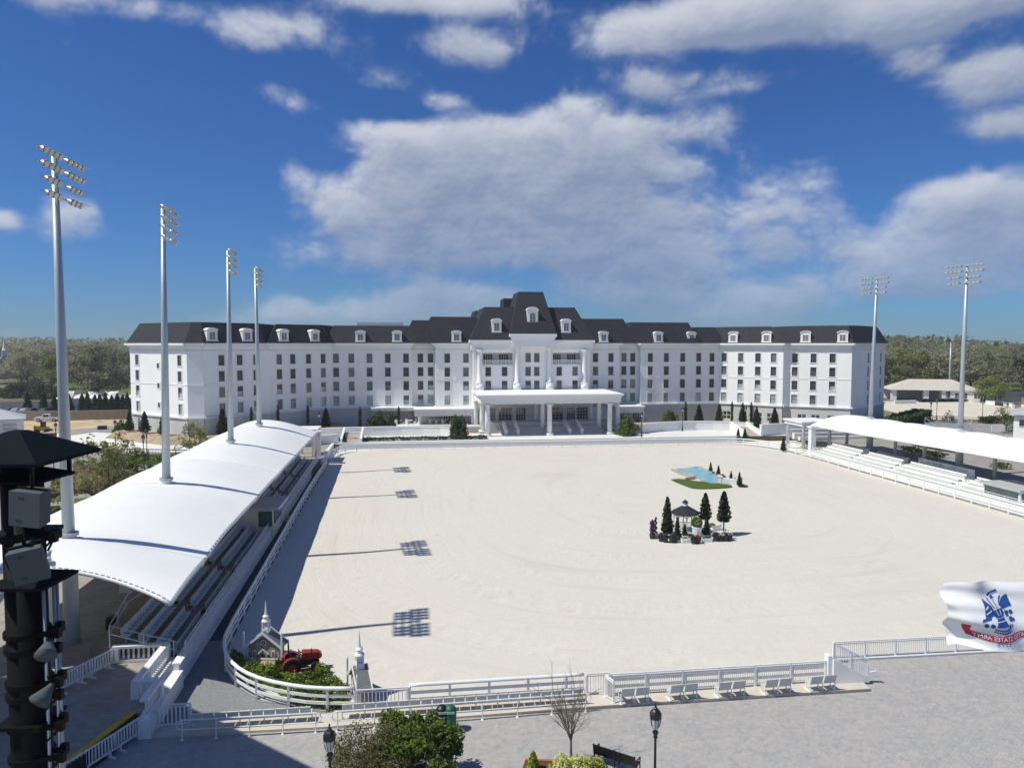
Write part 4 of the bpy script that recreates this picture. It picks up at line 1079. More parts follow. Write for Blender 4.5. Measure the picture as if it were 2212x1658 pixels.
# seating of the left stand
def grandstand(name, label, sx, x0, yN, yF, aisles, zr0, dz, dx, nrow, near_first, wall_h, seat_lim=300, skew=0.0, concrete='tan_conc', back=None, floor_z=0):
    """rows step away from the arena: sx = -1 for the left stand, +1 for the right"""
    t = thing(name, label, 'grandstand', (x0 + sx * 2, (yN + yF) / 2, 0))
    xx = lambda d, y: x0 + sx * d + skew * (y - yN)
    def slab(mb, d0, d1, ya, yb, z0, z1):
        pts = [(xx(d0, ya), ya), (xx(d1, ya), ya), (xx(d1, yb), yb), (xx(d0, yb), yb)]
        if sx < 0: pts = pts[::-1]
        mb.prism(pts, z0, z1)
    w = MB(); slab(w, -.15, .15, yN - 2.0, yF, -.1, wall_h); slab(w, -.25, .25, yN - 2.0, yF, wall_h, wall_h + .1); part('front_wall', w, MT['white'], t)
    for r in range(nrow):
        m = MB(); slab(m, .16 + (0 if r == 0 else .9 + (r - 1) * dx), .9 + r * dx, yN, yF, -.1, zr0 + r * dz); part('tread', m, MT[concrete], t)
    m = MB(); slab(m, .9 + (nrow - 1) * dx, .9 + (nrow - 1) * dx + 1.6, yN, yF, -.1, zr0 + (nrow - 1) * dz + .002); part('tread', m, MT[concrete], t)
    # seats: individual near the camera, joined beyond; the right stand has long benches
    spots = []
    bb = [yN + .3] + [v for a in aisles for v in a] + [yF - .3]
    if sx > 0:
        for i in range(0, len(bb), 2):
            for r in range(nrow):
                m = MB(); z_ = zr0 + r * dz; d_ = .9 + r * dx; slab(m, d_ - .5, d_ - .12, bb[i], bb[i + 1], z_ + .36, z_ + .42); slab(m, d_ - .40, d_ - .34, bb[i], bb[i + 1], z_, z_ + .359); slab(m, d_ - .13, d_ - .08, bb[i], bb[i + 1], z_ + .5, z_ + .74); part('bench', m, MT['white'], t)
    bl = bb if sx < 0 else []
    for i in range(0, len(bl), 2):
        for r in range(nrow):
            y = bl[i] + .3
            while y < bl[i + 1] - .2: spots.append((r, y)); y += .55
    spots.sort(key=lambda s: s[1])
    j = MB()
    for k, (r, y) in enumerate(spots):
        p = (xx(.9 + r * dx - .28, y), y, zr0 + r * dz)
        if k < seat_lim: o = link('seat', SEAT[sx], t, (p[0] - t.location.x, p[1] - t.location.y, p[2]))
        else:
            s = sx
            j.box((p[0] - s * .05, p[1], p[2] + .43), (.42, .46, .06)); j.box((p[0] + s * .2, p[1], p[2] + .68), (.06, .46, .46)); j.box((p[0], p[1], p[2] + .2), (.12, .1, .4))
            if s > 0: j.box((p[0] - .18, p[1], p[2] + .2), (.05, .54, .42))
    if j.v: part('seats', j, MT['seat'] if sx < 0 else MT['white'], t, kind='stuff')
    # aisle rails and front pipe rail
    rl = MB()
    for (a, b) in aisles:
        ym = (a + b) / 2
        for r in range(1, nrow):
            p = (xx(.9 + r * dx - .6, ym), ym, zr0 + r * dz - dz); rl.tube([p, (p[0], p[1], p[2] + 1.0), (p[0] + sx * .5, p[1], p[2] + 1.2), (p[0] + sx * .5, p[1], p[2] + .3)], .03, 5)
        for r in range(nrow - 1):
            mm = MB(); slab(mm, .9 + r * dx - .35, .9 + r * dx - .003, a, b, zr0 + r * dz + .003, zr0 + r * dz + dz * .5); part('aisle_step', mm, MT[concrete], t)
    part('aisle_rail', rl, MT['alu'], t)
    fr = MB(); n = int((yF - yN) / 2.4)
    for k in range(n + 1):
        y = yN + (yF - yN) * k / n; fr.tube([(xx(.05, y), y, wall_h + .09), (xx(.05, y), y, wall_h + .55)], .03, 5)
    fr.tube([(xx(.05, yN), yN, wall_h + .55), (xx(.05, yF), yF, wall_h + .55)], .035, 6); fr.tube([(xx(.05, yN), yN, wall_h + .32), (xx(.05, yF), yF, wall_h + .32)], .03, 6)
    part('front_rail', fr, MT['rail'], t)
    return t, xx, slab
SEAT = {}
for s in (-1, 1):
    m = MB(); m.box((-s * .05, 0, .43), (.42, .46, .06)); m.box((s * .19, 0, .68), (.06, .46, .48)); m.box((0, 0, .2), (.12, .1, .4)); m.box((-s * .0, -.245, .55), (.3, .035, .06)); m.box((0, .245, .55), (.3, .035, .06))
    
    if s > 0: m.box((-.18, 0, .2), (.05, .54, .42))
    SEAT[s] = m.mesh('seat', MT['seat'] if s < 0 else MT['white'])
gsL, xxL, slabL = grandstand('grandstand', 'left grandstand of stepped pale seats under the white canopy', -1, -13.72, 45.3, 119.5, [(51.6, 53.0), (61.0, 62.4), (74.0, 80.0), (81.5, 82.8), (92.0, 93.4), (103, 104.4)], .55, .42, 1.0, 4, True, 1.32, 300, -.0205)
# long pipe rail at the near side of the seats
m = MB()
for zz in (.55, 1.05): m.tube([(-14.1, 44.9, 1.0 + zz), (-17.9, 44.9, 2.2 + zz), (-18.9, 50.5, 2.2 + zz), (-18.6, 52.2, 2.2 + zz)], .035, 6)
for a, b in (((-14.3, 44.9), 1.05), ((-16, 44.9), 1.6), ((-17.9, 44.9), 2.2), ((-18.3, 47.2), 2.2), ((-18.75, 49.6), 2.2)): m.tube([(a[0], a[1], b - .3), (a[0], a[1], b + 1.05)], .035, 6)
part('side_rail', m, MT['alu'], gsL)
# announcer booth
b = thing('announcer_booth', 'small white flat roofed glazed booth among the left grandstand seats', 'booth', (-15.8, 77, 1.4))
m = MB(); m.bx(-18.0, -13.95, 74.6, 79.4, .6, 3.3); part('booth_wall', m, MT['cream'], b)
m = MB(); m.bx(-18.5, -13.25, 74.1, 79.9, 3.3, 3.55); part('roof', m, MT['roofwhite'], b)
m = MB(); m.bx(-13.94, -13.89, 75.0, 79.0, 1.7, 3.1); part('window', m, MT['greenglass'], b)
m = MB(); m.bx(-15.3, -14.0, 74.50, 74.58, 1.6, 3.1); part('window', m, MT['greenglass'], b)
m = MB(); m.tube([(-16.6, 76.5, 3.5), (-16.6, 76.5, 4.2)], .2, 8); m.tube([(-16.6, 76.5, 4.2), (-16.6, 76.5, 4.3)], .3, 8); part('roof_vent', m, MT['alu'], b)
for y0, y1 in ((80.8, 86.0), (62.5, 68.5)):
    s = thing('wind_screen', 'pale mesh screen panel behind the upper seats %s' % ('beyond the announcer booth' if y0 > 70 else 'before the announcer booth'), 'screen', (-18.6, y0, 2.2))
    m = MB(); m.bx(-18.65, -18.58, y0, y1, 2.3, 3.6); part('panel', m, MT['clearscreen'], s)
    for y in (y0, (y0 + y1) / 2, y1):
        m = MB(); m.bx(-18.68, -18.55, y - .04, y + .04, 1.9, 3.7); part('post', m, MT['alu'], s)
m = MB(); m.lathe([(.2, 0), (.27, .1), (.25, .75), (.12, .85)], 10, (-13.85, 82.4, -.04)); o = part('barrel', m, MT['yellow']); tag(o, 'small yellow barrel in the shaded lane below the announcer booth', 'barrel')
m = MB(); m.lathe([(.28, 0), (.36, .2), (.33, 1.1), (.24, 1.25)], 12, (-19.6, 49.5, Z1 - .03)); tag(part('trash_bin', m, MT['black']), 'black bin in shade under the left canopy by the stair rail', 'trash bin')
# right stand -------------------------------------------------------
def profR(u, y):
    k = max(0.0, min(1.0, (y - 60) / 60)); zf = 6.35 - 1.15 * k; zc = 7.75 - .85 * k
    x = 71.9 + 11.6 * u
    if u < .55: z = zf + (zc - zf) * math.sin(u / .55 * PI / 2)
    else: z = zc - ((u - .55) / .45) ** 2 * 1.5
    return x, z
cr, gr = canopy('grandstand_canopy', 'long white scalloped canopy sheltering the right seating at the picture edge', 46.0, 121.5, profR, [53, 59.6, 66.2, 72.8, 79.4, 86.1, 92.8, 99.5, 106.2, 113.2], 1, .34)
for y in (59.6, 66.2, 72.8, 79.4, 86.1, 92.8, 99.5, 106.2, 113.2, 119.3):
    c = MB(); big = y in (92.8, 113.2, 72.8); r = .52 if big else .26; k = max(0, min(1, (y - 60) / 60))
    zt = 7.3 - .75 * k - .4
    c.tube([(78.0 if big else 77.7, y, Z1 - .1), (78.0 if big else 77.7, y, zt + (.95 if big else 0))], r, 12); c.tube([(77.7, y, zt - 1.5), (76.2, y, zt + .2)], .12, 6); c.tube([(77.7, y, zt - 1.5), (79.4, y, zt + .1)], .12, 6)
    c.tube([(73.0, y, profR(.1, y)[1] - .3), (77.7, y, zt + .15), (82.5, y, profR(.9, y)[1] - .3)], .1, 6)
    part('column', c, MT['cream'], cr, True)
gsR, xxR, slabR = grandstand('grandstand', 'right grandstand with white stepped benches facing the arena sand', 1, 70.35, 52, 117.5, [(74.6, 76.4), (84.6, 86.4), (97.2, 98.8), (107.0, 108.6)], .62, .38, .95, 4, True, 1.25, 300, -.006, 'white')
for i, (y0, y1) in enumerate(((108.8, 116.0), (99.4, 106.8))):
    s = thing('back_panel', ['pale blue back panel behind the far benches of the right grandstand', 'pale blue back panel behind the second bench block of the right grandstand'][i], 'panel', (74.6, (y0 + y1) / 2, 1.8))
    m = MB(); m.add([(74.5, y0, 1.8), (74.5, y1, 1.8), (75.1, y1, 2.6), (75.1, y0, 2.6), (74.58, y0, 1.75), (74.58, y1, 1.75), (75.18, y1, 2.55), (75.18, y0, 2.55)], [(0, 3, 2, 1), (4, 5, 6, 7), (0, 1, 5, 4), (1, 2, 6, 5), (2, 3, 7, 6), (3, 0, 4, 7)]); part('panel', m, MT['clearscreen'], s)
    for y in (y0 + .3, y1 - .3):
        m = MB(); m.bx(74.9, 75.0, y - .05, y + .05, Z1, 2.3); part('post', m, MT['alu'], s)
s = thing('glass_screen', 'row of clear glass screen panels behind the right grandstand benches', 'screen', (74.9, 91, 1.6))
for k in range(13):
    y = 86.4 + k * .83
    m = MB(); m.bx(74.86, 74.9, y, y + .74, 1.75, 3.05); part('panel', m, MT['clearscreen'], s)
    m = MB(); m.bx(74.85, 74.93, y - .065, y - .02, 1.5, 3.1); part('post', m, MT['white'], s)
b = thing('press_booth', 'low white booth with green strip window in the right grandstand', 'booth', (72.6, 78.5, 1.0))
m = MB(); m.bx(71.2, 75.6, 75.0, 80.6, .7, 2.5); part('booth_wall', m, MT['white'], b)
m = MB(); m.bx(70.9, 75.9, 74.7, 81.0, 2.5, 2.75); part('roof', m, MT['roofwhite'], b)
m = MB(); m.bx(71.12, 71.19, 75.3, 80.3, 1.35, 2.3); part('window', m, MT['greenglass'], b)
m = MB(); m.bx(71.4, 73.4, 74.93, 74.99, 1.2, 2.3); part('window', m, MT['greenglass'], b)
m = MB(); m.tube([(75.9, 60, Z1 + 1.0), (75.9, 86, Z1 + 1.0)], .035, 6); m.tube([(75.9, 60, Z1 + .6), (75.9, 86, Z1 + .6)], .03, 6)
for k in range(12): m.tube([(75.9, 60 + k * 2.36, Z1 - .1), (75.9, 60 + k * 2.36, Z1 + 1.0)], .03, 5)
tag(part('pipe_rail', m, MT['alu']), 'grey pipe rail along the back of the right grandstand', 'railing')
# ------------------------------------------------------------------ arena fences
def arc_path(pts, step=.8):
    """Catmull-Rom through the points"""
    out = []; n = len(pts)
    for i in range(n - 1):
        p0, p1, p2, p3 = [Vector((*pts[max(0, min(n - 1, i + k))][:2], 0)) for k in (-1, 0, 1, 2)]
        L = (p2 - p1).length; m = max(1, int(L / step)) if L < 14 else max(2, int(L / 4))
        for k in range(m):
            t = k / m; out.append(.5 * ((2 * p1) + (p2 - p0) * t + (2 * p0 - 5 * p1 + 4 * p2 - p3) * t * t + (3 * p1 - p0 - 3 * p2 + p3) * t ** 3))
    out.append(Vector((*pts[-1][:2], 0))); return out
def resample(path, step):
    out = [path[0]]; acc = 0.0
    for a, b in zip(path[:-1], path[1:]):
        L = (b - a).length; pos = step - acc
        while pos <= L: out.append(a.lerp(b, pos / L)); pos += step
        acc = (acc + L) % step
    return out
def rail_fence(label, pts, post=2.4, zt=1.25, rails=(.42, .82), top=.11, z0=0.0, group='white rail fences round the arena', thin=.05):
    path = arc_path(pts); c = path[len(path) // 2]
    t = thing('arena_fence', label, 'fence', (c.x, c.y, z0), 0, group)
    for p in resample(path, post):
        m = MB(); m.box((p.x, p.y, z0 + zt / 2 - .05), (.13, .13, zt - .06)); part('post', m, MT['rail'], t)
    m = MB(); m.tube([(p.x, p.y, z0 + zt) for p in path], top, 8); part('top_rail', m, MT['rail'], t, True)
    for z in rails:
        m = MB()
        for a, b in zip(path[:-1], path[1:]): m.beam((a.x, a.y, z0 + z), (b.x, b.y, z0 + z), thin, .17)
        part('board', m, MT['rail'], t)
    return t
rail_fence('white curved rail fence between the shaded lane and the left edge of the sand', [(-13.6, 118.5), (-13.45, 100), (-13.1, 84), (-12.45, 62), (-12.12, 50), (-11.75, 46.4), (-10.6, 43.4), (-8.6, 41.1), (-5.8, 39.6), (-3.2, 39.1)], 2.3)
rail_fence('straight white rail fence along the near side of the sand behind the viewing seats', [(-.2, 39.05), (6, 39.0), (9.6, 38.98)], 2.2)
rail_fence('white rail fence of the sand behind the near picket railing', [(11.2, 38.98), (18, 38.9), (24.2, 38.85)], 2.2, 1.05)
rail_fence('white rail fence curving along the far side of the sand below the hotel', [(-13.5, 124.6), (-13.6, 129), (-12.9, 133.2), (-10.5, 136.2), (-6, 136.7), (10, 136.3), (30, 135.7), (50, 135.4), (62, 134.6), (66.5, 131.2), (68.6, 126.5), (69.2, 121)], 2.6)
rail_fence('long white rail fence before the right grandstand', [(69.2, 119.5), (69.2, 100), (69.4, 80), (69.5, 55), (69.0, 46.5)], 2.8, 1.15)
def picket(label, P, Q, zt=1.1, z0=0.0, z1=None, post=2.2, gap=.13, name='picket_railing', cat='railing', group=None, bar=.03, rail=.07, zb0=None):
    P = Vector((*P, 0)); Q = Vector((*Q, 0)); L = (Q - P).length; z1 = z0 if z1 is None else z1
    t = thing(name, label, cat, ((P.x + Q.x) / 2, (P.y + Q.y) / 2, min(z0, z1)), 0, group)
    n = max(1, round(L / post)); zz = lambda k: z0 + (z1 - z0) * k
    for k in range(n + 1):
        p = P.lerp(Q, k / n); m = MB(); m.box((p.x, p.y, zz(k / n) + zt / 2 - .01), (.09, .09, zt - .05)); m.box((p.x, p.y, zz(k / n) + .02), (.17, .17, .04)); part('post', m, MT['rail'], t)
    m = MB(); m.beam((P.x, P.y, z0 + zt), (Q.x, Q.y, z1 + zt), rail, rail); part('top_rail', m, MT['rail'], t)
    m = MB(); m.beam((P.x, P.y, z0 + zt - .13), (Q.x, Q.y, z1 + zt - .13), .04, .04); m.beam((P.x, P.y, z0 + .12), (Q.x, Q.y, z1 + .12), .05, .05); part('lower_rail', m, MT['rail'], t)
    m = MB(); nb = int(L / gap)
    for k in range(nb):
        p = P.lerp(Q, (k + .5) / nb); z = zz((k + .5) / nb); m.bx(p.x - bar / 2, p.x + bar / 2, p.y - bar / 2, p.y + bar / 2, z + .14, z + zt - .12)
    part('balusters', m, MT['rail'], t, kind='stuff')
    return t
picket('long white picket railing on the walkway behind the five chair pairs', (10.9, 38.55), (24.1, 38.45), 1.25, .1, post=2.15)
picket('short white return picket at the left end of the walkway railing', (10.75, 38.5), (11.0, 37.75), 1.25, .1, post=.8)
picket('white picket railing along the paved plaza edge behind the flag', (26.4, 41.3), (66, 40.3), 1.05, .10, post=2.1)
w = thing('cheek_wall', 'white sloping stair wall with picket handrail at the walkway end', 'wall', (25.4, 38.3, .0))
m = MB(); m.add([(24.4, 38.15, .1), (26.6, 38.0, .1), (26.6, 38.3, .1), (24.4, 38.45, .1), (24.4, 38.15, 1.55), (26.6, 38.0, .42), (26.6, 38.3, .42), (24.4, 38.45, 1.55)], [(3, 2, 1, 0), (4, 5, 6, 7), (0, 1, 5, 4), (1, 2, 6, 5), (2, 3, 7, 6), (3, 0, 4, 7)]); part('wall_block', m, MT['white'], w)
m = MB()
for k in range(21):
    t_ = k / 20; x = 24.45 + 2.1 * t_; y = 38.3 - .14 * t_; z = 1.55 - 1.12 * t_; m.bx(x - .016, x + .016, y - .016, y + .016, z, z + .9)
part('balusters', m, MT['rail'], w, kind='stuff')
for k in (0, .5, 1):
    m = MB(); m.box((24.45 + 2.1 * k, 38.3 - .14 * k, 1.55 - 1.12 * k + .46), (.09, .09, .98)); part('post', m, MT['rail'], w)
m = MB(); m.beam((24.4, 38.3, 2.5), (26.6, 38.15, 1.38), .08, .08); m.tube([(26.6, 38.1, 1.2), (26.95, 38.05, 1.0), (27.0, 38.05, .75), (26.7, 38.1, .7)], .035, 6); part('handrail', m, MT['rail'], w)
m = MB(); m.bx(24.15, 24.38, 38.3, 38.75, .1, 1.7); part('pier', m, MT['white'], w)
picket('short white picket gate in the near fence by the flower bed', (-3.15, 39.05), (-.3, 39.02), 1.15, 0, post=2.8, gap=.2, name='gate', cat='gate', bar=.05)
picket('small white picket gate beside the short walkway seats', (9.75, 38.9), (11.1, 38.85), 1.2, .1, post=1.3, gap=.14, name='gate', cat='gate')
# fixed viewing seats with hoop frames on the walkway
def seat_row(label, P, Q, n, group='rows of walkway viewing seats'):
    P = Vector((*P, 0)); Q = Vector((*Q, 0)); d = (Q - P).normalized(); nn = Vector((-d.y, d.x, 0)); L = (Q - P).length; z = .11
    t = thing('viewing_seat_row', label, 'seat row', ((P.x + Q.x) / 2, (P.y + Q.y) / 2, z), 0, group)
    w = L / n; m = MB(); m.beam((P.x, P.y, z + .42), (Q.x, Q.y, z + .42), .08, .08)
    for k in range(0, n + 1, 2): p = P + d * (k * w); m.tube([(p.x, p.y, z), (p.x, p.y, z + .42)], .035, 6); m.box((p.x, p.y, z + .012), (.16, .3, .02))
    part('support_beam', m, MT['alu'], t)
    for k in range(n):
        a = P + d * ((k + .06) * w); b = P + d * ((k + .94) * w); o = thing_part = None
        s = MB(); back = -nn * .12; f = nn * .42
        s.add([a + back + Vector((0, 0, z + .48)), b + back + Vector((0, 0, z + .48)), b + back * 1.9 + Vector((0, 0, z + .88)), a + back * 1.9 + Vector((0, 0, z + .88))] + [a + back * .7 + Vector((0, 0, z + .48)), b + back * .7 + Vector((0, 0, z + .48)), b + back * 1.6 + Vector((0, 0, z + .88)), a + back * 1.6 + Vector((0, 0, z + .88))], [(0, 1, 2, 3), (7, 6, 5, 4), (0, 4, 5, 1), (1, 5, 6, 2), (2, 6, 7, 3), (3, 7, 4, 0)])
        s.add([a + back * .7 + Vector((0, 0, z + .46)), b + back * .7 + Vector((0, 0, z + .46)), b + f + Vector((0, 0, z + .49)), a + f + Vector((0, 0, z + .49)), a + back * .7 + Vector((0, 0, z + .42)), b + back * .7 + Vector((0, 0, z + .42)), b + f + Vector((0, 0, z + .44)), a + f + Vector((0, 0, z + .44))], [(0, 1, 2, 3), (7, 6, 5, 4), (0, 4, 5, 1), (1, 5, 6, 2), (2, 6, 7, 3), (3, 7, 4, 0)])
        o = part('seat', s, MT['seat'], t)
        h = MB(); u = Vector((0, 0, 1)); h.tube([a + back + u * (z + .44), a + back * 2 + u * (z + .93), b + back * 2 + u * (z + .93)], .026, 5); part('arm_hoop', h, MT['rail'], o)
    return t
def pipe_rail(label, P, Q, n, group='pipe rails before the viewing seats'):
    P = Vector((*P, 0)); Q = Vector((*Q, 0))
    t = thing('pipe_railing', label, 'railing', ((P.x + Q.x) / 2, (P.y + Q.y) / 2, 0), 0, group)
    for k in range(n + 1):
        p = P.lerp(Q, k / n); m = MB(); m.tube([(p.x, p.y, -.02), (p.x, p.y, 1.02)], .032, 6); m.lathe([(.09, 0), (.05, .06)], 8, (p.x, p.y, -.012)); part('post', m, MT['rail'], t)
    for z in (1.02, .52):
        m = MB(); m.tube([(P.x, P.y, z), (Q.x, Q.y, z)], .034, 6); part('rail', m, MT['rail'], t)
    for e, s in ((P, -1), (Q, 1)):
        m = MB(); d = (Q - P).normalized() * s; m.tube([(e.x, e.y, 1.02), (e.x + d.x * .22, e.y + d.y * .22, .95), (e.x + d.x * .28, e.y + d.y * .28, .77), (e.x + d.x * .22, e.y + d.y * .22, .58), (e.x, e.y, .52)], .032, 6); part('return_loop', m, MT['rail'], t)
seat_row('shorter row of ten white viewing seats by the grandstand balustrade', (-11.4, 38.12), (-5.3, 38.05), 10)
seat_row('longer row of white viewing seats behind the leafy tree', (-3.75, 38.05), (9.3, 38.0), 22)
pipe_rail('short white pipe railing before the shorter row of viewing seats', (-11.6, 37.35), (-5.0, 37.15), 4)
pipe_rail('long white pipe railing before the longer row of viewing seats', (-3.9, 37.15), (9.3, 37.25), 7)
# five pairs of pale chairs on the walkway
def chair_pair(label, x, y):
    t = thing('chair_pair', label, 'chairs', (x, y, .11), R(2), 'pale chair pairs on the walkway')
    for s in (-1, 1):
        cx = s * .42
        m = MB(); m.add([(cx - .37, -.16, .42), (cx + .37, -.16, .42), (cx + .37, -.34, .95), (cx - .37, -.34, .95), (cx - .37, -.12, .42), (cx + .37, -.12, .42), (cx + .37, -.30, .95), (cx - .37, -.30, .95)], [(0, 1, 2, 3), (7, 6, 5, 4), (0, 4, 5, 1), (1, 5, 6, 2), (2, 6, 7, 3), (3, 7, 4, 0)]); part('backrest', m, MT['seat'], t, world=False)
        m = MB(); m.bx(cx - .36, cx + .36, -.12, .34, .40, .46); part('seat', m, MT['seat'], t, world=False)
        m = MB(); m.tube([(cx + s * .36, -.15, 0), (cx + s * .36, -.17, .45)], .03, 6); m.tube([(cx + s * .36, .28, 0), (cx + s * .36, .28, .42)], .03, 6); m.box((cx + s * .36, .06, .015), (.1, .6, .03)); part('leg', m, MT['white'], t, world=False)
    m = MB(); m.tube([(0, -.15, 0), (0, -.17, .45)], .03, 6); m.tube([(0, .28, 0), (0, .28, .42)], .03, 6); m.box((0, .06, .015), (.1, .6, .03)); part('leg', m, MT['white'], t, world=False)
    return t
for k, (px, py) in enumerate([(1369, 1515), (1474, 1507), (1577, 1501), (1677, 1495), (1773, 1488)]):
    p = G(px, py, .11); chair_pair(['leftmost of the five pale chair pairs on the walkway', 'second pale chair pair from the left on the walkway', 'middle pale chair pair on the walkway', 'fourth pale chair pair from the left on the walkway', 'pale chair pair nearest the white sloping stair wall'][k], p.x, p.y)
# ---- balustrades at the near end of the left stand
def balustrade(label, pts, zb, zt, tops=None, skirt=None):
    t = thing('balustrade', label, 'balustrade', (pts[0][0], pts[0][1], zb))
    for P, Q in zip(pts[:-1], pts[1:]):
        P = Vector((*P, 0)); Q = Vector((*Q, 0)); L = (Q - P).length; d = (Q - P).normalized()
        m = MB(); h3 = .004 * min(range(len(pts)), key=lambda i: abs(pts[i][0] - P.x) + abs(pts[i][1] - P.y)); m.beam(P - d * .15 + Vector((0, 0, zt - .07 + h3)), Q + d * .15 + Vector((0, 0, zt - .07 + h3)), .38 + h3, .14); part('coping', m, MT['white'], t)
        m = MB(); m.beam(P + Vector((0, 0, zb + .08 - h3)), Q + Vector((0, 0, zb + .08 - h3)), .32 + h3, .16); part('plinth', m, MT['white'], t)
        n = max(2, int(L / .27))
        for k in range(n):
            p = P.lerp(Q, (k + .5) / n); m = MB(); m.lathe([(.06, zb + .16), (.1, zb + .3), (.055, zb + .5), (.08, zt - .24), (.06, zt - .14)], 6, (p.x, p.y, 0)); part('baluster', m, MT['white'], t, True)
        for e in ((P, Q) if Q.x == pts[-1][0] and Q.y == pts[-1][1] else (P,)):
            m = MB(); m.bx(e.x - .2, e.x + .2, e.y - .2, e.y + .2, zb - (0 if skirt is None else 0), zt - .141); part('pier', m, MT['white'], t)
    return t
balustrade('white balustrade running along the lane wall beside the first seat rows', [(-17.6, 44.95), (-14.75, 44.95), (-14.75, 40.1), (-13.55, 40.0), (-13.55, 37.95)], 1.0, 2.0)
m = MB(); m.prism([(-15.0, 38.55), (-13.87, 38.5), (-13.87, 40.19), (-15.0, 40.19)], -.1, .978); struct('terrace_corner', m, MT['paver2'])
w = thing('lane_wall', 'smooth white retaining wall below the balustrade at the lane end', 'wall', (-13.6, 41, 0))
m = MB(); m.prism([(-14.95, 40.2), (-13.62, 40.2), (-13.62, 45.25), (-14.95, 45.25)], -.1, .985); m.prism([(-13.85, 37.7), (-13.2, 37.7), (-13.3, 43.3), (-13.95, 43.3)], -.1, 1.0); part('wall_block', m, MT['white'], w)
picket('small white picket panel closing the lane beside the retaining wall', (-13.2, 38.6), (-11.55, 38.62), 1.15, .1, post=1.6, gap=.2, name='gate', cat='gate', bar=.06)
# ---- white plastic crowd barriers
def barrier_mesh():
    m = MB(); L = 1.95
    m.tube([(-L / 2, 0, .35), (-L / 2, 0, .95), (-L / 2 + .1, 0, 1.06), (L / 2 - .1, 0, 1.06), (L / 2, 0, .95), (L / 2, 0, .35)], .045, 6)
    m.box((0, 0, .3), (L, .07, .1)); return m
def barrier(label, x, y, z, rz):
    t = thing('crowd_barrier', label, 'barrier', (x, y, z), rz, 'white plastic crowd barriers')
    link('barrier_frame', BAR_F, t)
    for k in range(9): link('slat', BAR_S, t, (-.72 + k * .18, 0, 0))
    for s in (-.62, .62): link('foot', BAR_T, t, (s, 0, 0))
BAR_F = barrier_mesh().mesh('barrier_frame', MT['white'], True)
m = MB(); m.bx(-.035, .035, -.03, .03, .33, 1.02); BAR_S = m.mesh('slat', MT['white'])
m = MB(); m.bx(-.05, .05, -.32, .32, 0, .08); m.box((0, 0, .18), (.09, .09, .26)); BAR_T = m.mesh('foot', MT['white'])
a = G(128, 1500, 1); b = G(183, 1470, 1); c = G(250, 1435, 1)
def mid(p, q): return ((p.x + q.x) / 2, (p.y + q.y) / 2)
for p, q, lb in ((a, b, 'white plastic barrier nearest the dark tower on the left paving'), (b, c, 'white plastic barrier ending at the balustrade pier on the left paving')):
    mx, my = mid(p, q); barrier(lb, mx, my, Z1 - .03, math.atan2(q.y - p.y, q.x - p.x))
d = G(296, 1580, 0); e = G(228, 1625, 0); f2 = G(160, 1668, 0); g2 = G(90, 1712, 0)
for p, q, lb in ((d, e, 'white plastic barrier below the balustrade end on the lower plaza'), (e, f2, 'white plastic barrier at the bottom left beside the yellow edging'), (f2, g2, 'white plastic barrier running out of the bottom left corner')):
    mx, my = mid(p, q); barrier(lb, mx + .5, my - .25, -.012, math.atan2(q.y - p.y, q.x - p.x))
m = MB(); m.beam((pe[0][0] - .1, pe[0][1], Z1 + .0), (pe_far[0], pe_far[1], Z1 + .0), .34, .07)
o = part('safety_edging', m, MT['yellow']); tag(o, 'worn yellow safety edging along the raised paving step', 'edging')
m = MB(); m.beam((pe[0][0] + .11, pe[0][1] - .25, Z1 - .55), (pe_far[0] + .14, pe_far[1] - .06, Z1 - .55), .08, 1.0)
o = part('step_riser', m, MT['black']); tag(o, 'riser with its shade painted black below the yellow edging of the paving step', 'step')  # step face coloured black to stand for the shade below the edging
# ------------------------------------------------------------------ planting and the far surroundings
rv = random.Random(5)
CON = [conifer_meshes(20 + k, 4.6, 2.3, MT['conifer'], 1100, .26) for k in range(3)]
COLM = [conifer_meshes(40 + k, 5.0, .7, MT['conifer'], 420, .2, col=True) for k in range(2)]
ROUND = [shrub_mesh(50 + k, 3.4, 3.4, 3.2, MT['evergreen'], 1100, .34, 'crown') for k in range(2)]
def row(items, name, cat, desc, group, tail):
    for i, (px, py, h, kind) in enumerate(items):
        p = G(px, py, Z1); zb = Z1 - .03
        if p.y > 161 and -35 < p.x < 78: p.y = 161.0 + rv.uniform(-1, 1)
        for P, Q, lo, hi in ((A_, B_, 270, 402), (B_, C_, 402, 440), (C_, D_, 440, 571), (E_, F_, 571, 705)):
            if lo <= px < hi:
                a_ = along(P, Q, px); d_ = Vector((Q[0] - P[0], Q[1] - P[1], 0)).normalized(); n_ = Vector((d_.y, -d_.x, 0)) * (2.6 if kind == 'cone' else 1.4)
                p = Vector((P[0] + d_.x * a_ + n_.x, P[1] + d_.y * a_ + n_.y, 0)); zb = BANK - .05
        tr, cr_ = {'cone': CON[i % 3], 'col': COLM[i % 2], 'round': (None, ROUND[i % 2])}[kind]
        hh = {'cone': 4.6, 'col': 5.0, 'round': 3.2}[kind]
        plant(name, '%s %s %s' % (ORD[i], desc, tail), cat, tr, cr_, (p.x, p.y, zb), rv.uniform(0, 6), group, (h / hh * rv.uniform(.9, 1.1), h / hh * rv.uniform(.9, 1.1), h / hh))
BANK = 2.2
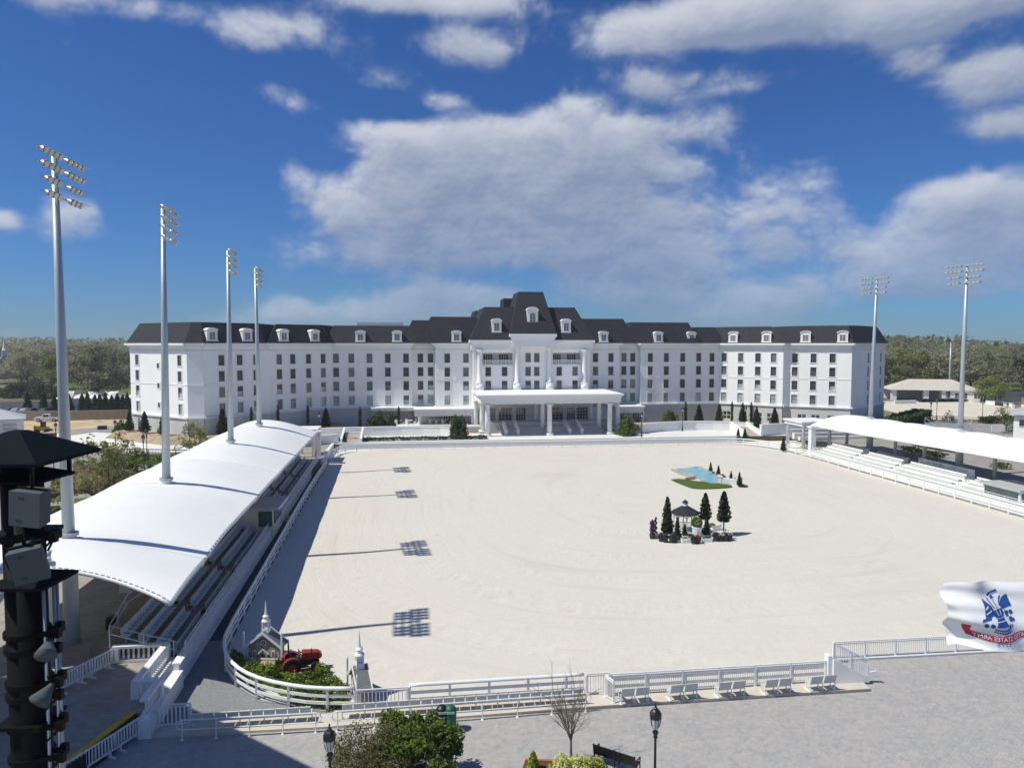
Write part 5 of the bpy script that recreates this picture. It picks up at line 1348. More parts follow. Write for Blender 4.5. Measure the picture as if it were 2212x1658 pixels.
def bank():
    pts = [A_, B_, C_, D_, E_, F_, G0]; out = []
    for i, q in enumerate(pts):
        p0, p1 = Vector(pts[max(0, i - 1)]), Vector(pts[min(len(pts) - 1, i + 1)]); d_ = (p1 - p0).normalized(); out.append(Vector(q) + Vector((d_.y, -d_.x)) * 3.4)
    m = MB(); n = len(pts)
    top = [(q[0], q[1], BANK) for q in pts]; mid_ = [(q.x, q.y, BANK) for q in out]; lo = [(q.x + (q.x - p[0]) * .7, q.y + (q.y - p[1]) * .7, Z1 - .06) for q, p in zip(out, pts)]
    for i in range(n - 1):
        m.face([top[i + 1], top[i], mid_[i], mid_[i + 1]]); m.face([mid_[i + 1], mid_[i], lo[i], lo[i + 1]])
    m.face([top[0], (A_[0], A_[1], Z1 - .06), lo[0], mid_[0]]); m.face([top[-1], mid_[-1], lo[-1], (G0[0], G0[1], Z1 - .06)])
    struct('planting_bank', m, MT['mulch'])
bank()
row([(302, 936, 4.0, 'cone'), (335, 942, 4.4, 'cone'), (376, 948, 4.6, 'cone'), (462, 946, 5.2, 'cone'), (713, 921, 5.0, 'cone')], 'conifer_tree', 'conifer', 'pointed dark conifer from the left', 'pointed conifers before the left hotel wing', 'before the left hotel wing')
row([(1497, 914, 4.8, 'cone'), (1549, 914, 4.8, 'cone'), (1604, 916, 5.0, 'cone'), (1634, 926, 4.9, 'cone'), (1673, 928, 4.9, 'cone'), (1738, 918, 4.6, 'cone'), (1839, 920, 4.4, 'cone')], 'conifer_tree', 'conifer', 'pointed dark conifer from the left', 'pointed conifers before the right hotel wing', 'before the right hotel wing')
row([(291, 936, 5, 'col'), (532, 914, 5, 'col'), (590, 912, 5.0, 'col'), (655, 914, 4.6, 'col'), (784, 918, 5.2, 'col'), (864, 912, 5.2, 'col')], 'cypress_tree', 'cypress', 'slim cypress from the left', 'slim cypresses before the left hotel wing', 'before the left hotel wing')
row([(1473, 914, 5.4, 'col'), (1576, 914, 5.4, 'col'), (1622, 915, 5.2, 'col'), (1697, 916, 5.2, 'col'), (1782, 918, 4.8, 'col'), (1826, 920, 4.6, 'col')], 'cypress_tree', 'cypress', 'slim cypress from the left', 'slim cypresses before the right hotel wing', 'before the right hotel wing')
row([(818, 922, 3.6, 'round'), (848, 923, 3.2, 'round')], 'round_shrub', 'shrub', 'round green shrub of the pair', 'round shrubs by the porch', 'left of the hotel porch')
row([(1438, 914, 3.4, 'round'), (1354, 940, 3.8, 'round')], 'round_shrub', 'shrub', 'round dark shrub', 'round shrubs by the porch', 'right of the hotel porch')
row([(265, 938, 3.0, 'round')], 'round_shrub', 'shrub', 'dark rounded shrub', 'shrubs at the hotel corner', 'at the left corner of the hotel')
p = G(990, 945, Z1); plant('magnolia_tree', 'bushy green tree standing left of the porch steps', 'tree', None, shrub_mesh(61, 3.4, 3.4, 4.4, MT['evergreen'], 2200, .32, 'crown'), (p.x, p.y, Z1 - .04))
p = G(742, 972, 0); plant('conifer_tree', 'small bright pointed conifer by the gate stairs at the end of the left canopy', 'conifer', CON[0][0], CON[0][1], (p.x, p.y + 2, 0), 0, None, .62)
for i, (px, py) in enumerate(((1601, 956), (1637, 962), (1692, 975))):
    p = G(px, py, 0); plant('conifer_tree', ['small dark conifer at the right end of the far rail fence', 'small dark conifer beside the white stairs right of the far fence', 'small dark conifer at the foot of the white gate portal'][i], 'conifer', CON[i][0], CON[i][1], (p.x, max(p.y, 138.2) if i < 2 else p.y, 0), i, None, (.5, .5, .6))
hm = hedge_mesh(3, 30, 1.2, .7, MT['hedge'], 200, .22)
o = link('hedge', hm, None, (-.0, 142.6, Z1 - .03)); tag(o, 'low clipped planting strip before the left curved retaining wall', 'hedge')
def hedge(label, px0, py0, px1, py1, w, h, mat='hedge', z=Z1, seed=1, leaf=.22):
    a, b = G(px0, py0, z), G(px1, py1, z); L = math.hypot(b.x - a.x, b.y - a.y)
    o = link('hedge', hedge_mesh(seed, L, w, h, MT[mat], 130, leaf), None, ((a.x + b.x) / 2, (a.y + b.y) / 2, z - .05), math.atan2(b.y - a.y, b.x - a.x)); return tag(o, label, 'hedge')
hedge('dark hedge in shade along the foot of the left hotel wing', 590, 926, 800, 920, 1.6, 1.3, 'conifer', seed=4)
hedge('dense green hedge at the right end of the hotel', 1915, 930, 1995, 905, 4.0, 2.6, 'hedge', seed=5, leaf=.4)
hedge('dark clipped hedge along the front of the white clubhouse', 1985, 868, 2135, 866, 2.2, 1.0, 'conifer', seed=6, leaf=.4)
hedge('green hedge along the sand ring near the right edge', 2120, 914, 2186, 912, 2.5, 1.6, 'hedge', seed=7, leaf=.35)
hedge('clipped hedge row seen beneath the right canopy', 1975, 962, 2070, 978, 2.2, 1.1, 'hedge', seed=8)
hedge('low shrubs in the bed beneath the right canopy', 1945, 970, 2040, 990, 2.0, .8, 'hedge', seed=9)
hedge('small dark shrubs under the right canopy edge', 2148, 1008, 2175, 1014, 1.8, .9, 'hedge', seed=10)
a, b = G(1950, 984, Z1), G(2025, 993, Z1)
o = link('flower_bed', hedge_mesh(12, (b - a).length, 1.0, .5, MT['yellow'], 70, .2), None, ((a.x + b.x) / 2, (a.y + b.y) / 2, Z1 - .03), math.atan2(b.y - a.y, b.x - a.x)); tag(o, 'bright yellow flower bed beneath the right canopy', 'flower bed')
# retaining walls of the hotel terrace
def wallstrip(label, pts, z0, z1, th=.5, mat='white', cat='wall', name='retaining_wall', cope=True):
    t = thing(name, label, cat, (pts[0][0], pts[0][1], z0)); path = arc_path(pts, 3)
    m = MB(); c = MB()
    for a, b in zip(path[:-1], path[1:]): m.beam((a.x, a.y, (z0 + z1) / 2), (b.x, b.y, (z0 + z1) / 2), th, z1 - z0); c.beam((a.x, a.y, z1 + .06), (b.x, b.y, z1 + .06), th + .16, .12)
    part('wall_block', m, MT[mat], t)
    if cope: part('coping', c, MT['white'], t)
    return t
wallstrip('curved white retaining wall below the left hotel terrace', [(-22, 148.5), (-12, 150.5), (-2, 150.5), (6, 148.5), (10.0, 145.8)], Z1 - .1, 2.75)
wallstrip('curved white retaining wall below the right hotel terrace', [(48.5, 147), (54, 150), (62, 151), (69, 149.0), (73, 145.8)], Z1 - .1, 2.85)
for lb, x0, x1 in (('long low white wall behind the far rail fence', -13.5, 66.5),):
    wallstrip(lb, [(x0, 138.9), (26, 138.6), (x1, 138.2)], -.1, 1.15, .4)
for lb, xa_, xb_ in (('raised planting ground behind the left retaining wall', -22, 10), ('raised planting ground behind the right retaining wall', 49, 73)):
    m = MB(); m.prism([(xa_ + 1, 150.9), (xb_ - 3, 150.9), (xb_ + 2, 156), (xa_ - 4, 156)], Z1 - .05, 2.3); struct('planting_terrace', m, MT['mulch'])
m = MB(); m.prism([(-3.2, 156.1), (12.4, 156.1), (12.4, 161.6), (-3.2, 161.6)], Z1 - .05, 2.3); struct('terrace_floor', m, MT['whiteroad'])
wallstrip('low white wall closing the far end of the left lane', [(-14.75, 121.5), (-14.75, 139)], -.1, 1.08, .35)
# gate buildings at the far ends of both stands
def portal(label, x, y, w, d, zt, flip):
    t = thing('gate_portal', label, 'portal', (x, y, 0))
    for sx_ in (-1, 1):
        for sy in (-1, 1):
            m = MB(); cx, cy = x + sx_ * w / 2, y + sy * d / 2; m.lathe([(.32, .3), (.28, zt - .7), (.36, zt - .6)], 10, (cx, cy, 0)); m.bx(cx - .4, cx + .4, cy - .4, cy + .4, -.05, .3); part('column', m, MT['white'], t, True)
    m = MB(); m.bx(x - w / 2 - .5, x + w / 2 + .5, y - d / 2 - .5, y + d / 2 + .5, zt - .6, zt); m.bx(x - w / 2 - .75, x + w / 2 + .75, y - d / 2 - .75, y + d / 2 + .75, zt, zt + .3); part('entablature', m, MT['white'], t)
    return t
portal('white gate portal with columns at the far end of the right stand', 74.2, 126, 5.2, 5.5, 5.4, 1)
portal('white gate portal at the far end of the left canopy', -17.6, 125.8, 2.6, 4.0, 5.4, 1)
m = MB(); m.bx(-15.6, -15.0, 122.0, 123.0, -.1, 5.2); m.bx(-15.75, -14.85, 121.85, 123.15, 5.2, 5.5); tag(part('pylon', m, MT['white']), 'square white pylon at the end of the left canopy', 'pylon')
m = MB(); m.bx(70.4, 71.3, 118.6, 119.6, -.1, 5.0); m.bx(70.2, 71.5, 118.4, 119.8, 5.0, 5.3); tag(part('pylon', m, MT['white']), 'square white pylon at the far end of the right benches', 'pylon')
def stairs(label, x0, x1, y0, y1, z0, z1, n=9):
    t = thing('garden_stairs', label, 'stairs', ((x0 + x1) / 2, y0, z0))
    for k in range(n):
        m = MB(); ya = y0 + (y1 - y0) * k / n; m.bx(x0, x1, ya, y1, z0 + (z1 - z0) * k / n - (.1 if k == 0 else 0), z0 + (z1 - z0) * (k + 1) / n); part('step', m, MT['concrete'], t)
    for x in (x0 - .22, x1 + .22):
        m = MB(); m.add([(x - .2, y0 - .4, z0 - .1), (x + .2, y0 - .4, z0 - .1), (x + .2, y1, z0 - .1), (x - .2, y1, z0 - .1), (x - .2, y0 - .4, z0 + .95), (x + .2, y0 - .4, z0 + .95), (x + .2, y1, z1 + 1.0), (x - .2, y1, z1 + 1.0)], [(3, 2, 1, 0), (4, 5, 6, 7), (0, 1, 5, 4), (1, 2, 6, 5), (2, 3, 7, 6), (3, 0, 4, 7)]); part('cheek', m, MT['white'], t)
stairs('white walled stairs climbing left of the far fence corner', -13.0, -9.8, 139.6, 146, Z1 - .05, 2.4)
stairs('white walled stairs beside the right gate portal', 68.4, 71.4, 139.6, 146, Z1 - .05, 2.2)
wallstrip('stepped white wall behind the right gate portal', [(71.5, 139.5), (76, 141), (84, 142)], Z1 - .1, 3.2, .5)
wallstrip('low white wall beside the left gate portal', [(-20.5, 136), (-17, 139), (-14, 141)], Z1 - .1, 2.6, .5)
# long white steps and benches seen through the right portal
for k, (dy, zz) in enumerate(((0, 1.6), (2.2, 2.1), (4.4, 2.6))):
    m = MB(); m.bx(76, 96, 132 + dy, 132.8 + dy, Z1 - .1, zz); tag(part('terrace_step', m, MT['whiteroad']), ['lowest', 'middle', 'highest'][k] + ' of three long white terrace steps under the far right canopy', 'step')

# ---- woods
OAKS = []
for k, mat_ in enumerate(['olive', 'greybrown', 'leafgreen', 'greybrown', 'olive', 'olive']):
    OAKS.append(oak_meshes(70 + k, 16, 17 + (k % 3), MT[mat_], 4200, .62, .2, .28))
def oak_at(x, y, h, k, lb, group=None, name='oak_tree', sc=1.0):
    tr, cr_ = OAKS[k]; s = h / 16.0
    return plant(name, lb, 'tree', tr, cr_, (x, y, Z1 - .1), rv.uniform(0, 6.28), group, (s * sc * rv.uniform(.95, 1.15), s * sc * rv.uniform(.95, 1.15), s))
WLB = {0: 'olive brown oak in the woods behind the hotel', 1: 'bare grey brown oak in the woods behind the hotel', 2: 'fresh green oak in the woods behind the hotel'}
KIND = [0, 1, 2, 1, 0, 0]
def wood(px_lo, px_hi, rows_, hs):
    for z in rows_:
        x = px_lo
        while x < px_hi:
            c = C2W((x - 1106) / FPX * z, z + rv.uniform(-12, 12)); k = rv.choice([0, 1, 1, 2, 3, 3, 4, 5, 0]); h = rv.uniform(*hs) * (1 + (z - 300) / 4000)
            kk = KIND[k]; oak_at(c[0], c[1], h, k, WLB[kk], WLB[kk].replace(' oak ', ' oaks '), sc=1.1)
            x += rv.uniform(.65, 1.1) * 15 / z * FPX
wood(-150, 300, (345, 385, 430, 480, 540), (14, 19))
wood(1895, 2380, (300, 330, 365, 405, 450, 505), (15, 19))
wood(300, 1895, (420, 470), (13, 15.5))
# the far wood runs on to the horizon as one mass
def far_wood():
    rng = np.random.default_rng(9); cl = []
    for z in (620, 720, 850, 1000, 1250):
        n = 9000; xc = rng.uniform(-1.0, 1.0, n) * z * .95; zz = z + rng.uniform(-50, 50, n)
        h = (15 + 6 * np.sin(xc * .013 + z) + 3 * np.sin(xc * .041)) * rng.uniform(.15, 1.0, n) * (1 + (z - 600) / 2500)
        px = xc * math.cos(YAW) + zz * math.sin(YAW); py = -xc * math.sin(YAW) + zz * math.cos(YAW)
        cl.append(np.stack([px, py, h + 1 + 3], 1))
    pts = np.concatenate(cl)
    me = quadmesh('far_wood', leafcloud(pts, 4.2, rng, .2), MT['olive']); o = link('far_wood', me); o['kind'] = 'stuff'
    o['label'] = 'far oak woodland running to the horizon'
far_wood()
tr, cr_ = oak_meshes(90, 20, 22, MT['greybrown'], 9000, .55, .22, .3)
c = C2W(-131, 226); plant('oak_tree', 'great spreading bare oak standing between the mast and the hotel', 'tree', tr, cr_, (c[0], c[1], Z1 - .1))
c = C2W((125 - 1106) / FPX * 300, 300); plant('oak_tree', 'yellow green oak on the lawn left of the great bare oak', 'tree', OAKS[2][0], OAKS[2][1], (c[0], c[1], Z1), 1.0, None, .95)
c = C2W((40 - 1106) / FPX * 255, 255); plant('oak_tree', 'dark low oak beside the car park at the left edge', 'tree', OAKS[5][0], shrub_mesh(93, 15, 15, 7, MT['hedge'], 4000, .6, 'crown'), (c[0], c[1], Z1), 1.0, None, .8)
c = C2W((85 - 1106) / FPX * 250, 250); plant('oak_tree', 'dark green tree just right of the one beside the car park', 'tree', OAKS[4][0], shrub_mesh(94, 14, 13, 7.5, MT['hedge'], 4000, .6, 'crown'), (c[0], c[1], Z1), 2.0, None, .8)
for i, px in enumerate((60, 95, 118, 150, 178, 190, 206, 216, 228, 242, 254, 266, 276)):
    p = G(px, 889, Z1); plant('conifer_tree', ORD[i] + ' dark conifer from the left in the row above the tan wall', 'conifer', CON[i % 3][0], CON[i % 3][1], (p.x, p.y, Z1 - .05), i, 'row of dark conifers above the tan wall', (1.2, 1.2, rv.uniform(1.0, 1.25)))
wallstrip('long tan retaining wall beyond the sandy ground on the left', [tuple(G(30, 908, Z1)[:2]), tuple(G(160, 907, Z1)[:2]), tuple(G(290, 904, Z1)[:2])], Z1 - .1, 3.3, .8, 'tan_conc', cope=False)
# garden trees on the left
GT = [oak_meshes(101, 7, 5.4, MT['olive'], 1800, .26, .25, .5), oak_meshes(102, 7, 5.6, MT['leafgreen'], 2400, .27, .25, .3), oak_meshes(103, 6, 3.6, MT['olive'], 900, .24, .2, .6)]
for px, py, h, k, lb in ((205, 1108, 9.0, 0, 'thin olive garden tree left of the pink azaleas'), (295, 1072, 6.2, 1, 'rounded green garden tree right of the pink azaleas'), (262, 1020, 7.4, 2, 'tall sparse tree behind the pink azaleas'), (424, 992, 6.6, 0, 'sparse brownish tree beside the second mast'), (232, 1036, 5.6, 1, 'dense green tree behind the pink azaleas'), (218, 1086, 5.2, 0, 'second thin olive tree beside the garden path')):
    p = G(px, py, Z1); plant('garden_tree', lb, 'tree', GT[k][0], GT[k][1], (p.x, p.y, Z1), rv.uniform(0, 6), None, h / 7)
for px, py, sx_, h, mt_, lb in ((130, 1058, 2.6, 1.1, 'brightgreen', 'bright green shrubs left of the nearest mast'), (180, 1062, 3.0, 1.2, 'hedge', 'dark green shrubs right of the nearest mast'), (236, 1058, 3.6, 1.2, 'hedge', 'green shrubs under the pink azaleas'), (130, 1110, 2.4, .8, 'brightgreen', 'lower bright green shrubs beside the garden path'), (126, 1048, 1.5, 1.6, 'evergreen', 'clipped dark ball shrub near the tower roof'), (425, 990, 4.0, .9, 'hedge', 'low shrubs below the sparse brownish tree'), (300, 1072, 3, .7, 'hedge', 'low shrubs under the rounded green garden tree'), (330, 996, 5, .7, 'hedge', 'low dark shrubs along the iron fence'), (2190, 935, 6, 3.4, 'hedge', 'olive shrubs before the white right edge building'), (2050, 912, 3.5, 2.6, 'hedge', 'round olive shrub beyond the right canopy')):
    p = G(px, py, Z1); o = link('shrub', shrub_mesh(int(px), sx_, sx_ * .8, h, MT[mt_], 700, .2)); o.location = (p.x, p.y, Z1 - .03); tag(o, lb, 'shrub')
p = G(234, 1052, Z1); o = link('azalea_bed', shrub_mesh(140, 3.8, 1.6, .9, MT['flower_m'], 700, .2)); o.location = (p.x, p.y, Z1 + .4); tag(o, 'magenta azalea flowers among the left garden shrubs', 'flowers')
p = G(2165, 870, Z1); plant('oak_tree', 'small rounded green tree right of the clubhouse', 'tree', OAKS[2][0], OAKS[2][1], (p.x - 4, p.y, Z1), 0, None, .55)
p = G(2172, 930, Z1); plant('garden_tree', 'thin grey tree before the white building at the right edge', 'tree', GT[2][0], GT[2][1], (p.x, p.y, Z1), 0, None, 1.1)
# ---- street lamps with lanterns
def lamp_meshes():
    p = MB(); p.lathe([(.20, 0), (.20, .12), (.13, .2), (.12, .75), (.15, .8), (.075, .95), (.06, 2.4), (.055, 3.75), (.10, 3.8), (.10, 3.86), (.06, 3.9), (.14, 4.02), (.14, 4.08), (.07, 4.14), (.11, 4.22)], 12)
    for s in range(2): pass
    g = MB(); g.lathe([(.12, 4.22), (.16, 4.3), (.235, 4.68), (.235, 4.7)], 8)
    c = MB(); c.lathe([(.25, 4.70), (.27, 4.74), (.27, 4.95), (.20, 5.06), (.12, 5.12), (.10, 5.18), (.05, 5.22), (.03, 5.3), (.045, 5.34), (.012, 5.42)], 8)
    for k in range(8):
        t = PI / 4 * k; a = Vector((math.cos(t), math.sin(t), 0)); c.beam(a * .165 + Vector((0, 0, 4.3)), a * .245 + Vector((0, 0, 4.7)), .022)
    return p.mesh('post', MT['black'], True), g.mesh('lantern_glass', MT['lamp_milk']), c.mesh('lantern_cap', MT['black'])
LP, LG, LC = lamp_meshes()
def street_lamp(lb, x, y, z, s=1.0, group='black lantern street lamps'):
    t = thing('street_lamp', lb, 'street lamp', (x, y, z), .3, group); link('post', LP, t); link('lantern_glass', LG, t); link('lantern_cap', LC, t); t.scale = (s, s, s)
for px, ptop, lb in ((700, 1583, 'black lantern street lamp at the bottom left of the leafy tree'), (1425, 1536, 'black lantern street lamp at the bottom beside the dark bench')):
    d = (CAM_H - 5.0) / ((ptop - 742) / FPX); c = C2W((px - 1106) / FPX * d, d); street_lamp(lb, c[0], c[1], -.01, 5.0 / 5.42)
for i, (px, py) in enumerate(((122, 976), (318, 995), (311, 1010), (410, 990), (250, 968), (118, 1056), (1386, 945), (1474, 930), (2010, 912), (2023, 906), (2122, 906), (1600, 922), (1610, 928), (690, 945))):
    p = G(px, py, Z1); street_lamp(['far street lamp in front of the white apron near the tower roof', 'taller far street lamp at the end of the iron fence', 'street lamp just below the iron fence', 'street lamp left of the sparse brownish tree', 'far street lamp beside the white road', 'street lamp close to the tower roof over the garden', 'street lamp right of the porch at the retaining wall', 'street lamp before the glazed door of the right wing', 'shorter street lamp by the brown fence on the right', 'taller street lamp by the brown fence on the right', 'street lamp left of the white building at the right edge', 'street lamp before the third conifer of the right wing', 'second street lamp before the third conifer of the right wing', 'street lamp behind the far end of the left canopy'][i], p.x, p.y, Z1 - .03, 1.0)
# ---- iron fence, brown fence
def openfence(lb, P, Q, h, post, rails, mat, bars=0.0, name='fence'):
    P, Q = Vector((P.x, P.y, 0)), Vector((Q.x, Q.y, 0)); L = (Q - P).length; n = max(1, int(L / post)); t = thing(name, lb, 'fence', (P.x, P.y, Z1))
    for k in range(n + 1):
        p = P.lerp(Q, k / n); m = MB(); m.box((p.x, p.y, Z1 + h / 2 - .05), (.12, .12, h)); part('post', m, MT[mat], t)
    for z in rails:
        m = MB(); m.beam((P.x, P.y, Z1 + z), (Q.x, Q.y, Z1 + z), .06, .12); part('rail', m, MT[mat], t)
    if bars:
        m = MB()
        for k in range(int(L / bars)): p = P.lerp(Q, (k + .5) * bars / L); m.box((p.x, p.y, Z1 + h / 2), (.035, .035, h - .2))
        part('bars', m, MT[mat], t, kind='stuff')
openfence('dark iron railing fence along the white road on the left', G(262, 984, Z1), G(440, 988, Z1), 1.3, 2.4, (.12, 1.2), 'black', .28)
openfence('brown wooden rail fence along the near side of the sand ring', G(1990, 908, Z1), G(2128, 914, Z1), 1.4, 3.4, (.35, .8, 1.25), 'fencewood')
for lb, a, b in (('white boundary wall segment at the left of the far sand ring', (1932, 872), (1978, 871)), ('white boundary wall at the far right of the sand ring', (2130, 872), (2150, 874)), ('white boundary wall beside the building at the right edge', (2166, 876), (2188, 879))):
    p, q = G(*a, Z1), G(*b, Z1); wallstrip(lb, [(p.x, p.y), (q.x, q.y)], Z1 - .1, 2.0, .4)
p, q = G(2150, 875, Z1), G(2166, 877, Z1); wallstrip('dark barrier panel between the white boundary walls', [(p.x, p.y), (q.x, q.y)], Z1 - .1, 2.1, .3, 'slate', 'barrier', 'barrier_panel', False)
# ---- far buildings
def hip_roof(m, x0, x1, y0, y1, z0, z1, ov=.6):
    x0 -= ov; x1 += ov; y0 -= ov; y1 += ov; d = (y1 - y0) / 2; ym = (y0 + y1) / 2
    v = [(x0, y0, z0), (x1, y0, z0), (x1, y1, z0), (x0, y1, z0), (x0 + d, ym, z1), (x1 - d, ym, z1)]
    m.add(v, [(0, 1, 5, 4), (2, 3, 4, 5), (1, 2, 5), (3, 0, 4), (3, 2, 1, 0)])
c0 = G(2020, 866, Z1); hs_ = thing('clubhouse', 'long low white clubhouse with cream hip roof and small cupola beyond the sand ring', 'house', (c0.x, c0.y, Z1)); hx0, hx1, hy = G(1942, 866, Z1).x, G(2098, 866, Z1).x, c0.y
m = MB(); pw2 = []
wl_ = [(G(2005, 862, Z1).x, 3.2, 1.2, 2.2, 0), (G(2027, 862, Z1).x, 2.9, 3.2, 1.7, 1), (G(2059, 862, Z1).x, 2.9, 3.2, 1.7, 1), (G(2083, 862, Z1).x, 2.6, 1.0, 2.4, 0)]
xw = G(1995, 862, Z1).x
wall_quads(m, (xw, hy), (hx1, hy), Z1 - .1, 4.6, [(x - xw, z, w, h) for x, z, w, h, _ in wl_]); wall_quads(m, (hx1, hy), (hx1, hy + 12), Z1 - .1, 4.6, []); wall_quads(m, (xw, hy + 12), (xw, hy), Z1 - .1, 4.6, [])
wall_quads(m, (hx1, hy + 12), (hx0, hy + 12), Z1 - .1, 4.6, []); part('wall', m, MT['stucco'], hs_)
for x, z, w, h, k in wl_:
    m = MB(); m.bx(x - w / 2, x + w / 2, hy + .12, hy + .18, z - h / 2, z + h / 2); o = part('window', m, MT['glass'], hs_); m = MB()
    for j in range(1, 4 if k else 2): m.bx(x - w / 2 + w * j / 4 - .05, x - w / 2 + w * j / 4 + .05, hy + .05, hy + .11, z - h / 2, z + h / 2)
    m.bx(x - w / 2, x + w / 2, hy + .05, hy + .11, z - .05, z + .05); part('frame', m, MT['trim'], o)
for x in (hx0 + .8, hx0 + 9.5):
    m = MB(); m.bx(x - .7, x + .7, hy + .2, hy + 1.6, Z1 - .1, 4.6); part('carport_pier', m, MT['white'], hs_)
m = MB(); hip_roof(m, hx0, hx1, hy, hy + 12, 4.6, 8.0, .55); part('roof', m, MT['roofcream'], hs_)
xc = G(2015, 840, Z1).x; m = MB(); m.bx(xc - 1.2, xc + 1.2, hy + 4.8, hy + 7.2, 7.2, 9.9); m.bx(xc - 1.45, xc + 1.45, hy + 4.55, hy + 7.45, 9.9, 10.1); cu = part('cupola', m, MT['white'], hs_)
m = MB(); m.loft([(xc - 1.4, hy + 4.6, 10.1), (xc + 1.4, hy + 4.6, 10.1), (xc + 1.4, hy + 7.4, 10.1), (xc - 1.4, hy + 7.4, 10.1)], [(xc - .05, hy + 5.95, 12.2), (xc + .05, hy + 5.95, 12.2), (xc + .05, hy + 6.05, 12.2), (xc - .05, hy + 6.05, 12.2)]); part('cupola_roof', m, MT['slate'], cu)
m = MB(); m.bx(xc - .5, xc + .5, hy + 4.74, hy + 4.79, 8.1, 9.5); part('louvre', m, MT['alu'], cu)
# white building at the right edge
hs_.rotation_euler = (0, 0, R(-22)); hs_.scale = (1.12, 1, 1)
q0 = G(2188, 952, Z1); t = thing('service_building', 'white building with grey roof cut by the right edge of the picture', 'building', (q0.x, q0.y, Z1), -math.atan2(q0.x, q0.y))
m = MB(); m.bx(0, 16, 0, 11, -.1, 5.2); part('wall', m, MT['stucco'], t, world=False)
m = MB(); hip_roof(m, 0, 16, 0, 11, 5.2, 7.6, .7); part('roof', m, MT['roofwhite'], t, world=False)
m = MB(); m.bx(.9, 2.6, -.08, -.02, 3.0, 4.2); part('window', m, MT['glass'], t, world=False)
m = MB(); m.bx(.8, 2.7, -.12, -.082, 2.9, 3.0); m.bx(.8, 2.7, -.12, -.082, 4.2, 4.3); m.bx(1.7, 1.8, -.12, -.082, 3.0, 4.2); part('window_frame', m, MT['trim'], t, world=False)
q1 = G(2206, 880, Z1); t = thing('garage_building', 'dark roofed white outbuilding behind the building at the right edge', 'building', (q1.x, q1.y, Z1), -math.atan2(q1.x, q1.y))
m = MB(); m.bx(0, 18, 0, 10, -.1, 3.2); part('wall', m, MT['stucco'], t, world=False); m = MB(); hip_roof(m, 0, 18, 0, 10, 3.2, 5.6, 1.2); part('roof', m, MT['shingle'], t, world=False)
m = MB(); m.bx(.8, 3.4, -.06, -.02, 0, 2.4); part('door', m, MT['slate'], t, world=False)
# white shed left edge
q2 = G(53, 950, Z1); t = thing('white_shed', 'pale flat walled shed behind the dark tower at the left edge', 'building', (q2.x, q2.y, Z1), -math.atan2(q2.x, q2.y))
m = MB(); m.bx(-16, 0, 0, 12, -.1, 4.1); part('wall', m, MT['stucco'], t, world=False)
m = MB(); m.add([(-16.4, -.4, 4.1), (.4, -.4, 4.1), (.4, 12.4, 4.1), (-16.4, 12.4, 4.1), (-16.4, -.4, 4.25), (.4, -.4, 4.25), (-4.5, 12.4, 5.6), (-16.4, 12.4, 5.8)], [(3, 2, 1, 0), (4, 5, 6, 7), (0, 1, 5, 4), (1, 2, 6, 5), (2, 3, 7, 6), (3, 0, 4, 7)]); part('roof', m, MT['roofwhite'], t, world=False)
for zz in (2.1, 2.9):
    m = MB(); m.bx(-3.4, -1.2, -.07, -.02, zz, zz + .5); part('louvre', m, MT['alu'], t, world=False)
# chapel far left
cc = C2W((10 - 1106) / FPX * 400, 400); t = thing('chapel', 'distant white chapel with steep roof and steeple among the trees', 'church', (cc[0], cc[1], Z1), R(28))
m = MB(); m.bx(-7, 7, -10, 14, -.5, 5); m.add([(-7, -10, 5), (7, -10, 5), (0, -10, 12.5), (-7, 14, 5), (7, 14, 5), (0, 14, 12.5)], [(0, 1, 2), (5, 4, 3)]); part('wall', m, MT['stucco_grey'], t, world=False)
m = MB(); m.add([(-8, -10.6, 4.2), (0, -10.6, 13.0), (0, 14.6, 13.0), (-8, 14.6, 4.2), (8, -10.6, 4.2), (8, 14.6, 4.2)], [(0, 1, 2, 3), (1, 4, 5, 2)]); m.add([(-8, -10.6, 3.9), (0, -10.6, 12.6), (0, 14.6, 12.6), (-8, 14.6, 3.9), (8, -10.6, 3.9), (8, 14.6, 3.9)], [(3, 2, 1, 0), (2, 5, 4, 1)]); part('roof', m, MT['roofwhite'], t, world=False)
m = MB(); m.bx(-1.6, 1.6, -9.6, -6.4, 11, 15.0); m.bx(-1.9, 1.9, -9.9, -6.1, 15.0, 15.4); m.lathe([(1.1, 15.4), (.7, 17), (.05, 21.5)], 8, (0, -8, 0)); part('steeple', m, MT['white'], t, world=False)
m = MB(); m.bx(-1.2, 1.2, -10.12, -10.03, 6, 9); part('window', m, MT['glass'], t, world=False)
# marquee roofs behind the conifer row
for i, (pa, pb, py) in enumerate(((96, 130, 884), (196, 226, 884), (248, 284, 882), (130, 196, 883))):
    a, b = G(pa, py, Z1), G(pb, py, Z1); t = thing('marquee', ['small white marquee left of the nearest mast beyond the conifer row', 'white marquee left of the great bare oak beyond the conifer row', 'white marquee right of the great bare oak beyond the conifer row', 'long white marquee behind the nearest mast'][i], 'marquee', (a.x, a.y + 8, Z1))
    m = MB(); m.bx(a.x, b.x, a.y + 6, a.y + 14, Z1, 3.6); part('side_wall', m, MT['white'], t); m = MB(); hip_roof(m, a.x, b.x, a.y + 6, a.y + 14, 3.61, 5.6, .4); part('roof', m, MT['membrane'], t)
